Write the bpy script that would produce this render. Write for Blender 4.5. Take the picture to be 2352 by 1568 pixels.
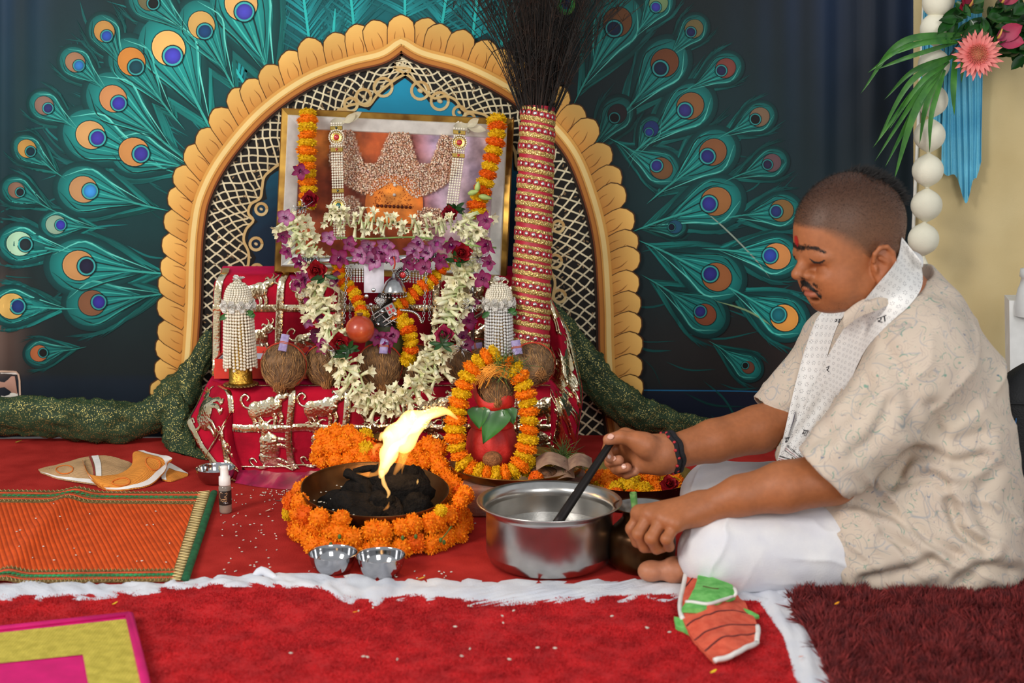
import bpy, math, random
import numpy as np
from mathutils import Vector, Matrix
random.seed(7)
RNG = np.random.default_rng(7)
PI = math.pi
scene = bpy.context.scene
for _o in list(bpy.data.objects):
    bpy.data.objects.remove(_o)

# ---------------------------------------------------------------- camera
CAM_H, PITCH, FPX = 0.853, math.radians(10.0), 3267.0      # image taken as 2352 x 1568
cam_data = bpy.data.cameras.new('camera')
cam_data.sensor_width = 36.0
cam_data.lens = FPX / 2352.0 * 36.0
cam_data.clip_start = 0.05
cam_data.clip_end = 60
cam_data.dof.use_dof = True
cam_data.dof.focus_distance = 3.0
cam_data.dof.aperture_fstop = 4.0
cam = bpy.data.objects.new('camera', cam_data)
scene.collection.objects.link(cam)
cam.location = (0, 0, CAM_H)
cam.rotation_euler = (PI / 2 - PITCH, 0, 0)
scene.camera = cam

# ---------------------------------------------------------------- world, daylight openings, exposure
world = bpy.data.worlds.new('daylight')
scene.world = world
world.use_nodes = True
bg = world.node_tree.nodes['Background']
bg.inputs[0].default_value = (0.93, 0.96, 1.0, 1)
bg.inputs[1].default_value = 0.50

def area(name, loc, target, sx, sy, power, col):
    d = bpy.data.lights.new(name, 'AREA')
    d.shape = 'RECTANGLE'; d.size = sx; d.size_y = sy; d.energy = power; d.color = col
    o = bpy.data.objects.new(name, d)
    scene.collection.objects.link(o)
    o.location = loc
    o.rotation_euler = (Vector(target) - Vector(loc)).to_track_quat('-Z', 'Y').to_euler()
    return o
# the open side of the marquee behind the camera, and the brighter opening to its left
area('daylight_opening_front', (1.4, -2.6, 2.3), (0.2, 3.0, 0.3), 1.6, 2.2, 85, (1.0, 0.985, 0.96))
area('daylight_opening_left', (-3.0, -0.4, 2.5), (0.3, 3.1, 0.3), 1.1, 1.5, 125, (1.0, 0.95, 0.88))

scene.view_settings.view_transform = 'Standard'
scene.view_settings.look = 'None'
scene.view_settings.gamma = 1.0
scene.view_settings.use_curve_mapping = False
scene.view_settings.exposure = 0.12

# ---------------------------------------------------------------- helpers
CS, SN = math.cos(PITCH), math.sin(PITCH)
def _ray(px, py):
    u = (px - 1176.0) / FPX; v = (784.0 - py) / FPX
    return np.array([u, CS + v * SN, -SN + v * CS])
def P(px, py, Y):                      # the point of depth Y seen at a pixel of the photograph
    d = _ray(px, py); t = Y / d[1]
    return np.array([0, 0, CAM_H]) + d * t
def G(px, py, z=0.0):                  # the point of height z seen at a pixel
    d = _ray(px, py); t = (z - CAM_H) / d[2]
    return np.array([0, 0, CAM_H]) + d * t
def mm(Y):                             # metres per photograph pixel at depth Y
    return Y / FPX * 1.01
def lin(c):
    c = np.asarray(c, float)
    return np.where(c <= 0.04045, c / 12.92, ((c + 0.055) / 1.055) ** 2.4)
def hx(s):
    s = s.lstrip('#')
    return lin([int(s[i:i + 2], 16) / 255.0 for i in (0, 2, 4)])
def nrm(v):
    v = np.asarray(v, float); return v / (np.linalg.norm(v) + 1e-12)

MATS = {}
def mat(name, col='#808080', rough=.6, metal=0., var=.10, vs=25., bump=0., bs=150., sheen=0., spec=.5,
        sss=0., sssc=None, coat=0., col2=None, attr=False, trans=0., alpha=1., sheenc=None, emit=None, es=0., detail=3., aniso=0.):
    """principled material, base colour broken up by object-space noise, optional noise bump"""
    if name in MATS: return MATS[name]
    m = bpy.data.materials.new(name); m.use_nodes = True
    nt = m.node_tree; N = nt.nodes; L = nt.links
    b = N['Principled BSDF']
    tc = N.new('ShaderNodeTexCoord')
    nz = N.new('ShaderNodeTexNoise'); nz.inputs['Scale'].default_value = vs; nz.inputs['Detail'].default_value = detail
    L.new(tc.outputs['Object'], nz.inputs['Vector'])
    c = hx(col) if isinstance(col, str) else np.asarray(col)
    mx = N.new('ShaderNodeMix'); mx.data_type = 'RGBA'
    c2 = (hx(col2) if isinstance(col2, str) else c * (1 - var * 2.2))
    mr = N.new('ShaderNodeMapRange'); mr.inputs[1].default_value = .35; mr.inputs[2].default_value = .65
    L.new(nz.outputs[0], mr.inputs[0]); L.new(mr.outputs[0], mx.inputs[0])
    mx.inputs[6].default_value = (*np.clip(c2, 0, 1), 1)
    mx.inputs[7].default_value = (*np.clip(c * (1 + (var if col2 is None else 0)), 0, 1), 1)
    out = mx.outputs[2]
    if attr:
        a = N.new('ShaderNodeAttribute'); a.attribute_name = 'Col'
        mu = N.new('ShaderNodeMix'); mu.data_type = 'RGBA'; mu.blend_type = 'MULTIPLY'; mu.inputs[0].default_value = 1
        L.new(a.outputs['Color'], mu.inputs[6]); L.new(out, mu.inputs[7]); out = mu.outputs[2]
    L.new(out, b.inputs['Base Color'])
    b.inputs['Roughness'].default_value = rough
    b.inputs['Metallic'].default_value = metal
    b.inputs['Specular IOR Level'].default_value = spec
    b.inputs['Sheen Weight'].default_value = sheen
    if sheen:
        b.inputs['Sheen Tint'].default_value = (*np.clip(np.asarray(sheenc if sheenc is not None else c * 1.6), 0, 1), 1)
        b.inputs['Sheen Roughness'].default_value = .35
    b.inputs['Coat Weight'].default_value = coat
    b.inputs['Transmission Weight'].default_value = trans
    b.inputs['Alpha'].default_value = alpha
    b.inputs['Anisotropic'].default_value = aniso
    if sss:
        b.inputs['Subsurface Weight'].default_value = sss
        b.inputs['Subsurface Radius'].default_value = (1, .35, .2)
        b.inputs['Subsurface Scale'].default_value = .006
    if emit is not None:
        b.inputs['Emission Color'].default_value = (*hx(emit), 1); b.inputs['Emission Strength'].default_value = es
    if bump:
        n2 = N.new('ShaderNodeTexNoise'); n2.inputs['Scale'].default_value = bs; n2.inputs['Detail'].default_value = 4
        L.new(tc.outputs['Object'], n2.inputs['Vector'])
        bp = N.new('ShaderNodeBump'); bp.inputs['Strength'].default_value = bump; bp.inputs['Distance'].default_value = .01
        L.new(n2.outputs[0], bp.inputs['Height']); L.new(bp.outputs[0], b.inputs['Normal'])
    MATS[name] = m
    return m

class MB:
    """collects geometry for ONE mesh: verts, faces, material slot and colour per face corner-vertex"""
    def __init__(s):
        s.v = []; s.f = []; s.mi = []; s.c = []; s.n = 0; s.sm = []
    def add(s, verts, faces, mi=0, col=None, smooth=True):
        verts = np.asarray(verts, float).reshape(-1, 3)
        b = s.n
        s.v.append(verts); s.n += len(verts)
        if col is None: cc = np.ones((len(verts), 3))
        else:
            cc = np.asarray(col, float)
            if cc.ndim == 1: cc = np.tile(cc, (len(verts), 1))
        s.c.append(cc)
        for f in faces: s.f.append(tuple(int(i) + b for i in f))
        s.mi += [mi] * len(faces); s.sm += [smooth] * len(faces)
        return s
    def merge(s, o, M4=None, mi=None):
        for k, v in enumerate(o.v):
            pass
        V = np.concatenate(o.v); Cc = np.concatenate(o.c)
        if M4 is not None:
            A = np.array(M4)
            V = V @ A[:3, :3].T + A[:3, 3]
        b = s.n; s.v.append(V); s.c.append(Cc); s.n += len(V)
        s.f += [tuple(i + b for i in f) for f in o.f]
        s.mi += list(o.mi) if mi is None else [mi] * len(o.f); s.sm += list(o.sm)
        return s
    # --- shapes
    def tube(s, path, r, n=8, mi=0, col=None, cap=True, up=None, flat=1.0, smooth=True, ref=None):
        path = np.asarray(path, float); m = len(path)
        r = np.broadcast_to(np.asarray(r, float), (m,))
        tg = np.gradient(path, axis=0)
        tg /= np.linalg.norm(tg, axis=1)[:, None] + 1e-12
        a = np.array([0, 0, 1.0]) if ref is None else np.asarray(ref, float)
        if ref is None and abs(tg[0] @ a) > .9: a = np.array([1.0, 0, 0])
        rings = []
        x = nrm(np.cross(tg[0], a))
        for i in range(m):
            x = nrm(x - tg[i] * (x @ tg[i])); y = np.cross(tg[i], x)
            th = np.linspace(0, 2 * PI, n, endpoint=False)
            rings.append(path[i] + r[i] * (np.cos(th)[:, None] * x + flat * np.sin(th)[:, None] * y))
        V = np.concatenate(rings); F = []
        for i in range(m - 1):
            for j in range(n):
                k = (j + 1) % n
                F.append((i * n + j, i * n + k, (i + 1) * n + k, (i + 1) * n + j))
        if cap:
            F.append(tuple(range(n - 1, -1, -1))); F.append(tuple((m - 1) * n + j for j in range(n)))
        if col is not None:
            col = np.asarray(col, float)
            if col.ndim == 2 and len(col) == m: col = np.repeat(col, n, axis=0)
        return s.add(V, F, mi, col, smooth)
    def lathe(s, prof, n=32, at=(0, 0, 0), mi=0, col=None, axis=None, closed=False):
        prof = np.asarray(prof, float); m = len(prof)
        th = np.linspace(0, 2 * PI, n, endpoint=False)
        V = np.stack([prof[:, 0][:, None] * np.cos(th), prof[:, 0][:, None] * np.sin(th),
                      np.repeat(prof[:, 1][:, None], n, 1)], -1).reshape(-1, 3)
        F = []
        for i in range(m - 1):
            for j in range(n):
                k = (j + 1) % n
                F.append((i * n + j, i * n + k, (i + 1) * n + k, (i + 1) * n + j))
        if axis is not None:
            q = Vector((0, 0, 1)).rotation_difference(Vector(axis)).to_matrix()
            V = V @ np.array(q).T
        return s.add(V + np.asarray(at), F, mi, col)
    def ball(s, c, r, n=12, m=8, mi=0, col=None, M3=None):
        r = np.broadcast_to(np.asarray(r, float), (3,))
        V = [(0, 0, 1)]; F = []
        for i in range(1, m):
            a = PI * i / m
            for j in range(n):
                t = 2 * PI * j / n
                V.append((math.sin(a) * math.cos(t), math.sin(a) * math.sin(t), math.cos(a)))
        V.append((0, 0, -1)); V = np.array(V) * r
        for j in range(n):
            F.append((0, 1 + j, 1 + (j + 1) % n))
            F.append((len(V) - 1, 1 + (m - 2) * n + (j + 1) % n, 1 + (m - 2) * n + j))
        for i in range(m - 2):
            for j in range(n):
                k = (j + 1) % n
                F.append((1 + i * n + j, 1 + (i + 1) * n + j, 1 + (i + 1) * n + k, 1 + i * n + k))
        if M3 is not None: V = V @ np.array(M3).T
        return s.add(V + np.asarray(c), F, mi, col)
    def grid(s, V, mi=0, col=None, smooth=True, wrap=False):
        V = np.asarray(V, float); a, b = V.shape[:2]; F = []
        for i in range(a - 1):
            for j in range(b - 1 if not wrap else b):
                k = (j + 1) % b
                F.append((i * b + j, i * b + k, (i + 1) * b + k, (i + 1) * b + j))
        cc = None if col is None else (np.asarray(col).reshape(-1, 3) if np.asarray(col).ndim == 3 else col)
        return s.add(V.reshape(-1, 3), F, mi, cc, smooth)
    def box(s, c, d, mi=0, M3=None, col=None, bevel=0.):
        d = np.asarray(d, float) / 2
        if bevel:
            b = min(bevel, d.min() * .9)
            pts = []
            for sx in (-1, 1):
                for sy in (-1, 1):
                    for sz in (-1, 1):
                        pts += [(sx * d[0], sy * (d[1] - b), sz * (d[2] - b)), (sx * (d[0] - b), sy * d[1], sz * (d[2] - b)), (sx * (d[0] - b), sy * (d[1] - b), sz * d[2])]
            V = np.array(pts)
            def ix(x, y, z, a): return ((x > 0) * 4 + (y > 0) * 2 + (z > 0)) * 3 + a
            F = []
            for sg in (-1, 1):
                F.append([ix(sg, a, b_, 0) for a, b_ in ((-1, -1), (1, -1), (1, 1), (-1, 1))])
                F.append([ix(a, sg, b_, 1) for a, b_ in ((-1, -1), (1, -1), (1, 1), (-1, 1))])
                F.append([ix(a, b_, sg, 2) for a, b_ in ((-1, -1), (1, -1), (1, 1), (-1, 1))])
            for a in (-1, 1):
                for b_ in (-1, 1):
                    F.append([ix(a, b_, -1, 0), ix(a, b_, 1, 0), ix(a, b_, 1, 1), ix(a, b_, -1, 1)])
                    F.append([ix(a, -1, b_, 0), ix(a, 1, b_, 0), ix(a, 1, b_, 2), ix(a, -1, b_, 2)])
                    F.append([ix(-1, a, b_, 1), ix(1, a, b_, 1), ix(1, a, b_, 2), ix(-1, a, b_, 2)])
                    for c_ in (-1, 1): F.append([ix(a, b_, c_, 0), ix(a, b_, c_, 1), ix(a, b_, c_, 2)])
        else:
            V = np.array([(x, y, z) for x in (-1, 1) for y in (-1, 1) for z in (-1, 1)]) * d
            F = [(0, 1, 3, 2), (4, 6, 7, 5), (0, 4, 5, 1), (2, 3, 7, 6), (0, 2, 6, 4), (1, 5, 7, 3)]
        if M3 is not None: V = V @ np.array(M3).T
        return s.add(V + np.asarray(c), F, mi, col, False)
    def mesh(s, name, mats, shift=(0, 0, 0), recalc=False):
        me = bpy.data.meshes.new(name)
        V = np.concatenate(s.v) - np.asarray(shift)
        me.from_pydata(V.tolist(), [], s.f)
        for m in (mats if isinstance(mats, (list, tuple)) else [mats]): me.materials.append(m)
        me.polygons.foreach_set('material_index', np.array(s.mi, np.int32))
        me.polygons.foreach_set('use_smooth', np.array(s.sm, bool))
        Cc = np.concatenate(s.c)
        if not np.allclose(Cc, 1):
            at = me.color_attributes.new('Col', 'FLOAT_COLOR', 'POINT')
            at.data.foreach_set('color', np.concatenate([Cc, np.ones((len(Cc), 1))], 1).astype(np.float32).ravel())
        if recalc:
            import bmesh
            bm = bmesh.new(); bm.from_mesh(me); bmesh.ops.recalc_face_normals(bm, faces=bm.faces); bm.to_mesh(me); bm.free()
        me.update()
        return me
    def build(s, name, mats, parent=None, shift=None, recalc=False):
        V = np.concatenate(s.v)
        if parent is not None:
            sh = WORLD_AT[parent.name]; loc = (0, 0, 0)
        else:
            lo, hi = V.min(0), V.max(0)
            sh = np.array([(lo[0] + hi[0]) / 2, (lo[1] + hi[1]) / 2, lo[2]]); loc = sh
        o = bpy.data.objects.new(name, s.mesh(name, mats, sh, recalc))
        scene.collection.objects.link(o)
        o.location = loc
        WORLD_AT[o.name] = np.asarray(sh)
        if parent is not None: o.parent = parent
        return o
WORLD_AT = {}
def tag(o, label=None, cat=None, group=None, kind=None):
    if label: o['label'] = label
    if cat: o['category'] = cat
    if group: o['group'] = group
    if kind: o['kind'] = kind
    return o
def thing(name, loc, label, cat, group=None):
    o = bpy.data.objects.new(name, None)
    o.empty_display_size = .02
    scene.collection.objects.link(o)
    o.location = loc
    WORLD_AT[o.name] = np.asarray(loc, float)
    return tag(o, label, cat, group)
def place(name, me, parent, loc, M3=None, scale=1.0):
    """a child (or top-level object) that shares mesh data; loc in world space"""
    o = bpy.data.objects.new(name, me)
    scene.collection.objects.link(o)
    w = np.asarray(loc, float)
    if parent is not None:
        o.parent = parent; l = w - WORLD_AT[parent.name]
    else: l = w
    A = np.eye(4)
    A[:3, :3] = (np.eye(3) if M3 is None else np.array(M3)) * np.asarray(scale)
    A[:3, 3] = l
    o.matrix_local = Matrix(A.tolist())
    WORLD_AT[o.name] = w
    return o
def rot_to(z, spin=0., x=None):
    """3x3 with local z along z"""
    z = nrm(z)
    a = np.array([0, 0, 1.]) if x is None else np.asarray(x, float)
    if abs(z @ nrm(a)) > .98: a = np.array([1., 0, 0])
    xx = nrm(np.cross(a, z)) if x is None else nrm(a - z * (a @ z))
    yy = np.cross(z, xx)
    c, s_ = math.cos(spin), math.sin(spin)
    return np.stack([c * xx + s_ * yy, -s_ * xx + c * yy, z], 1)
def curve(pts, n=40, closed=False):
    """Catmull-Rom through points"""
    p = np.asarray(pts, float); m = len(p)
    if closed: q = np.concatenate([p[-1:], p, p[:2]]); segs = m
    else: q = np.concatenate([2 * p[:1] - p[1:2], p, 2 * p[-1:] - p[-2:-1]]); segs = m - 1
    T = np.linspace(0, segs, n, endpoint=not closed); out = []
    for t in T:
        i = min(int(t), segs - 1); u = t - i
        a, b, c, d = q[i], q[i + 1], q[i + 2], q[i + 3]
        out.append(.5 * ((2 * b) + (c - a) * u + (2 * a - 5 * b + 4 * c - d) * u * u + (3 * b - a - 3 * c + d) * u ** 3))
    return np.array(out)
def resample(p, n):
    p = np.asarray(p, float)
    d = np.concatenate([[0], np.cumsum(np.linalg.norm(np.diff(p, axis=0), axis=1))])
    t = np.linspace(0, d[-1], n)
    return np.stack([np.interp(t, d, p[:, k]) for k in range(p.shape[1])], 1)
def length(p): return float(np.linalg.norm(np.diff(np.asarray(p), axis=0), axis=1).sum())
_perm = np.random.default_rng(3).random((64, 64, 64)).astype(np.float32)
def vnoise(x, y, z=0.):
    """smooth value noise in [0,1], vectorised"""
    x, y, z = np.broadcast_arrays(np.asarray(x, float), np.asarray(y, float), np.asarray(z, float))
    xi, yi, zi = np.floor(x).astype(int), np.floor(y).astype(int), np.floor(z).astype(int)
    fx, fy, fz = x - xi, y - yi, z - zi
    fx, fy, fz = [f * f * (3 - 2 * f) for f in (fx, fy, fz)]
    r = 0
    for a in (0, 1):
        for b in (0, 1):
            for c in (0, 1):
                w = (fx if a else 1 - fx) * (fy if b else 1 - fy) * (fz if c else 1 - fz)
                r = r + w * _perm[(xi + a) & 63, (yi + b) & 63, (zi + c) & 63]
    return r
def fbm(x, y, z=0., o=3):
    r = 0; a = .5
    for i in range(o):
        r = r + a * vnoise(np.asarray(x) * 2 ** i + 7.3 * i, np.asarray(y) * 2 ** i, np.asarray(z) * 2 ** i); a *= .5
    return r / (1 - .5 ** o)
# ================================================================ SETTING: printed backdrop
YB = 3.48
def fold(px, py):
    px = np.asarray(px, float)
    w = np.clip((130 - px) / 130, 0, 1) + np.clip((px - 1800) / 150, 0, 1)
    return .006 * w * np.sin(px / 21.0 + .0012 * np.asarray(py)) + .004 * w * np.sin(px / 9.1 + 1)
def B(px, py, layer=0):
    return P(px, py, YB - fold(px, py) - layer * .0006)
def Bs(pts, layer=0): return np.array([B(x, y, layer) for x, y in pts])
m_print = mat('printed_polyester', '#ffffff', rough=.55, var=.05, vs=9, attr=True, bump=.05, bs=600, spec=.2)
BASEBRIGHT = 1.0
def base_colour(px, py):
    px = np.asarray(px, float)[..., None]; py = np.asarray(py, float)[..., None]
    g = lambda cx, cy, sx, sy: np.exp(-((px - cx) / sx) ** 2 - ((py - cy) / sy) ** 2)
    c = np.ones(px.shape[:-1] + (3,)) * hx('#14181b')
    def over(c, k, w): return c * (1 - np.clip(w, 0, 1)) + hx(k) * np.clip(w, 0, 1)
    st = .5 + .5 * np.sin(px / 17. + 3 * np.sin(px / 71.))
    c = over(c, '#1b3350', np.clip(1 - px / 260., 0, 1) * np.clip(1 - py / 520., 0, 1) * (.35 + .65 * st))
    c = over(c, '#1c2c48', np.clip((px - 1640) / 330., 0, 1) * np.clip(1.1 - py / 420., 0, 1) * (.3 + .7 * st))
    c = over(c, '#20303a', np.clip((px - 1800) / 200., 0, 1) * np.clip((py - 250) / 300., 0, .7))
    c = over(c, '#0d4a4c', .75 * g(300, 330, 330, 330)); c = over(c, '#0f6e74', .9 * g(840, 60, 260, 100))
    c = over(c, '#0f5a5e', .6 * g(560, 190, 160, 130)); c = over(c, '#0c3c40', .55 * g(1600, 420, 260, 330))
    c = over(c, '#2a2320', .6 * g(1700, 800, 330, 120)); c = over(c, '#6d564c', .8 * g(-10, 770, 60, 130))
    c = over(c, '#3a2c29', .5 * g(1840, 860, 60, 200))
    c = over(c, '#0e1729', np.clip((py - 893) / 10., 0, 1) * (px > 1200) * .95)
    c = over(c, '#101c2a', np.clip((py - 860) / 10., 0, 1) * (px < 700) * .8)
    return c
mb = MB()
gx = np.linspace(-420, 2112, 260); gy = np.linspace(-330, 1012, 130)
GX, GY = np.meshgrid(gx, gy)
V = np.stack([[B(x, y) for x, y in zip(a, b)] for a, b in zip(GX, GY)])
mb.grid(V, col=base_colour(GX, GY))
backdrop = mb.build('backdrop_cloth', m_print)
tag(backdrop, 'dark printed backdrop cloth with peacock feathers and golden petal arch', 'backdrop', kind='structure')

_lj = random.Random(99)
def fan(mb, pts, cc, cr, layer, ctr=None, jit=.9):
    layer = layer + jit * _lj.random()      # no two prints share a plane
    pts = np.asarray(pts, float); n = len(pts)
    c0 = pts.mean(0) if ctr is None else np.asarray(ctr, float)
    mid = c0 + (pts - c0) * .6
    V = np.concatenate([Bs([c0], layer), Bs(mid, layer), Bs(pts, layer)])
    F = [(0, 1 + j, 1 + (j + 1) % n) for j in range(n)]
    F += [(1 + j, 1 + n + j, 1 + n + (j + 1) % n, 1 + (j + 1) % n) for j in range(n)]
    cc = hx(cc) if isinstance(cc, str) else cc; cr = hx(cr) if isinstance(cr, str) else cr
    col = np.concatenate([[cc], np.tile(cc * .65 + cr * .35, (n, 1)), np.tile(cr, (n, 1))])
    mb.add(V, F, 0, col)
def stroke(mb, pts, w, col, layer, n=10, taper=(0.1, 0.1), col2=None, jit=.9):
    layer = layer + jit * _lj.random()
    p = curve(pts, n); d = np.gradient(p, axis=0); d /= np.linalg.norm(d, axis=1)[:, None] + 1e-9
    nn = np.stack([-d[:, 1], d[:, 0]], 1)
    t = np.linspace(0, 1, n)
    ww = w * np.minimum(1, np.minimum(taper[0] + t * 3.0, taper[1] + (1 - t) * 3.0))
    a, b = p + nn * ww[:, None] / 2, p - nn * ww[:, None] / 2
    V = np.stack([Bs(a, layer), Bs(b, layer)], 1)
    c1 = hx(col) if isinstance(col, str) else np.asarray(col)
    c2 = c1 if col2 is None else (hx(col2) if isinstance(col2, str) else np.asarray(col2))
    cc = c1 * (1 - t[:, None]) + c2 * t[:, None]
    mb.grid(V, col=np.repeat(cc[:, None], 2, 1))
def ell(cx, cy, rx, ry, ang, n=22):
    t = np.linspace(0, 2 * PI, n, endpoint=False)
    x, y = rx * np.cos(t), ry * np.sin(t); c, s = math.cos(ang), math.sin(ang)
    return np.stack([cx + c * x - s * y, cy + s * x + c * y], 1)
def drop(cx, cy, r, ang, tail=2.0, fat=.85, n=30):
    """teardrop, tail pointing along ang"""
    t = np.linspace(0, 2 * PI, n, endpoint=False)
    x = r * np.cos(t); y = r * fat * np.sin(t)
    x = np.where(x > 0, x * tail, x * 1.05); y = y * np.where(np.cos(t) > 0, (1 - np.cos(t) ** 1.4 * 1.0) ** .8 * .999 + .001, 1)
    c, s = math.cos(ang), math.sin(ang)
    return np.stack([cx + c * x - s * y, cy + s * x + c * y], 1)

# eye x, y, body radius, lobe colour, pupil colour, lobe radius factor, brightness, direction-degrees override
FE = [(345, 2, 50, '#6f6a4a', '#0c1214', .5, .9, 40), (241, 75, 40, '#d19a52', '#2b4fae', .6, .75, 62), (175, 145, 38, '#a97c5c', '#2a6fb5', .6, .85, 42),
      (305, 145, 58, '#d58a3c', '#0f3f4a', .55, .95, 52), (390, 116, 78, '#e0ab62', '#39379c', .5, 1.2, 62), (465, 62, 60, '#cfa45c', '#123a64', .52, 1.05, 62),
      (556, 14, 80, '#d8a864', '#3c3a9a', .48, 1.1, 68), (264, 230, 66, '#c98a56', '#332f93', .47, 1.0, 40), (104, 244, 36, '#8a6a5c', '#23265c', .6, .9, 35),
      (213, 312, 66, '#c9985f', '#352d8a', .5, 1.1, 24), (312, 350, 56, '#c88a4e', '#342f86', .6, 1.05, 16), (64, 343, 34, '#cc9a4e', '#0d2c38', .62, .8, 38),
      (40, 438, 34, '#8f6c58', '#141820', .55, .8, 28), (196, 436, 60, '#b98a5c', '#2f7fc0', .52, 1.0, 14), (131, 516, 34, '#8fae96', '#31309a', .66, .9, 4),
      (48, 560, 46, '#a6cfae', '#182428', .62, 1.1, 8), (186, 610, 68, '#c08c56', '#191a30', .52, 1.0, 5), (30, 703, 46, '#d6ad5e', '#172d66', .66, 1.0, 2),
      (216, 695, 60, '#8a5c40', '#322b90', .5, .8, -8), (92, 811, 32, '#cf7747', '#14110f', .6, .6, -8),
      (1416, 55, 64, '#7c4f2e', '#13223e', .52, .62, 118), (1511, 10, 36, '#7d9a6a', '#3b3a9c', .6, .7, 125), (1592, 68, 34, '#8a7a4e', '#202457', .62, .5, 132),
      (1524, 148, 58, '#7c482a', '#12213d', .55, .62, 128), (1664, 158, 38, '#8f4a40', '#1f2348', .6, .62, 150), (1416, 264, 40, '#3a3236', '#07090b', .55, .4, 125),
      (1582, 246, 56, '#90603a', '#302e70', .55, .66, 140), (1494, 298, 30, '#2b3f86', '#2d3f95', .6, .45, 120), (1742, 270, 36, '#8d7259', '#0f1314', .62, .6, 152),
      (1634, 352, 56, '#8d5a38', '#262a6c', .55, .72, 142), (1516, 385, 42, '#7d5636', '#2e2f78', .6, .7, -150), (1770, 375, 36, '#7b5a60', '#2a2344', .58, .55, 158),
      (1640, 464, 60, '#a06a3c', '#2d2f80', .56, .8, 160), (1792, 484, 42, '#8e6a3c', '#26336a', .62, .7, 172), (1548, 521, 26, '#2a6c90', '#111a30', .6, .45, 176),
      (1780, 588, 50, '#d08a4e', '#2a3f96', .62, .95, 186), (1642, 634, 60, '#a2643a', '#2a2a78', .55, .8, 205), (1616, 720, 50, '#9c5638', '#30307e', .5, .55, 212),
      (1798, 728, 52, '#e09a48', '#16606a', .6, 1.0, 208), (1716, 842, 32, '#7a4a38', '#101010', .45, .6, 214)]
def feather(cx, cy, r, lobe, pup, lf, br, ang):
    mb = MB(); a = math.radians(ang); rr = random.Random(int(cx * 7 + cy))
    d = np.array([math.cos(a), math.sin(a)]); q = np.array([-d[1], d[0]]); c0 = np.array([cx, cy])
    K = lambda h, k=1.: np.clip(hx(h) * br * k, 0, 1)
    # barbs sweeping from the stem past the eye
    for side in (-1, 1):
        for i in range(17):
            f = i / 16.
            s0 = c0 + d * r * (2.9 - 1.5 * f) + q * side * r * .04
            s1 = c0 + d * r * (1.5 - 1.3 * f) + q * side * r * (.62 + .5 * f + rr.uniform(-.1, .1))
            s2 = c0 + d * r * (.5 - 1.9 * f + rr.uniform(-.2, .2)) + q * side * r * (1.0 + .35 * math.sin(f * 3) + rr.uniform(-.12, .12))
            stroke(mb, [s0, s1, s2], r * rr.uniform(.05, .15), K('#178079', rr.uniform(.3, 1.3)), 1 + (i % 3), 9, (.2, 0), K('#0e5152', rr.uniform(.4, 1.2)))
    fan(mb, drop(cx, cy, r * 1.22, a, 2.0, .9), K('#10625f'), K('#083638'), 5, c0)
    fan(mb, drop(cx, cy, r * 1.02, a, 1.9, .88), K('#209690'), K('#106663'), 6, c0)
    for i in range(9):
        sd = (i - 4) / 4.; ee = rr.uniform(.8, 1.25)
        stroke(mb, [c0 + d * r * 1.9 * ee, c0 + d * r * 1.0 + q * sd * r * .42, c0 + d * r * .1 + q * sd * r * .8, c0 - d * r * .5 + q * sd * r * .74], r * rr.uniform(.02, .055), K('#0a3a3c' if i % 2 else '#3fc0b2', rr.uniform(.6, 1.1)), 7, 10, (0, 0))
    stroke(mb, [c0 - d * r * .95 + q * r * .3, c0 - q * -r * .82, c0 + d * r * .9 + q * r * .5, c0 + d * r * 2.3], r * .05, K('#0a2c2c'), 7, 12)
    stroke(mb, [c0 - d * r * .95 - q * r * .3, c0 - q * r * .82, c0 + d * r * .9 - q * r * .5, c0 + d * r * 2.6], r * .05, K('#66d6c6'), 7, 12)
    stroke(mb, [c0 + d * r * .9, c0 + d * r * 2.2 + q * 2, c0 + d * r * 3.4], r * .07, K('#3fb8aa', .8), 7, 8, (1, 0))
    L = c0 - d * r * .08; R1 = r * lf
    fan(mb, ell(*L, R1 * 1.10, R1 * 1.02, a), K('#0b2f31'), K('#0b2f31'), 8)
    fan(mb, ell(*L, R1 * 1.04, R1 * .96, a), K(lobe, 1.35), K(lobe, 1.2), 9)
    fan(mb, ell(*L, R1 * .98, R1 * .9, a), K(lobe, 1.1), K(lobe), 10, L - d * R1 * .4)
    e = c0 + d * R1 * .36
    fan(mb, ell(*e, R1 * .66, R1 * .66, a), K('#0a1d22'), K('#0a1d22'), 11)
    fan(mb, ell(*e, R1 * .59, R1 * .59, a), K('#49b9b4'), K('#3aa7a6'), 12)
    fan(mb, ell(*e, R1 * .47, R1 * .49, a), K(pup, 1.6), K(pup, .8), 13)
    o = mb.build('printed_feather', m_print, backdrop); return o
for f in FE: feather(*f)
# long loose fronds between the feathers
mb = MB(); rr = random.Random(5)
for k in range(150):
    left = k < 95
    if left: a = rr.uniform(math.radians(100), math.radians(190)); c0 = np.array([760., 560.]); rad = rr.uniform(330, 720)
    else: a = rr.uniform(math.radians(-62), math.radians(30)); c0 = np.array([1150., 600.]); rad = rr.uniform(300, 620)
    d = np.array([math.cos(a), -math.sin(a)]); q = np.array([-d[1], d[0]]); s = rr.choice((-1, 1))
    p0 = c0 + d * rad; ln = rr.uniform(60, 170)
    stroke(mb, [p0, p0 + d * ln * .5 + q * s * ln * .10, p0 + d * ln + q * s * ln * .42], rr.uniform(2, 6), hx('#177a78') * rr.uniform(.25, 1.) * (1 if left else .5), 1, 8, (0, 0))
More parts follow.
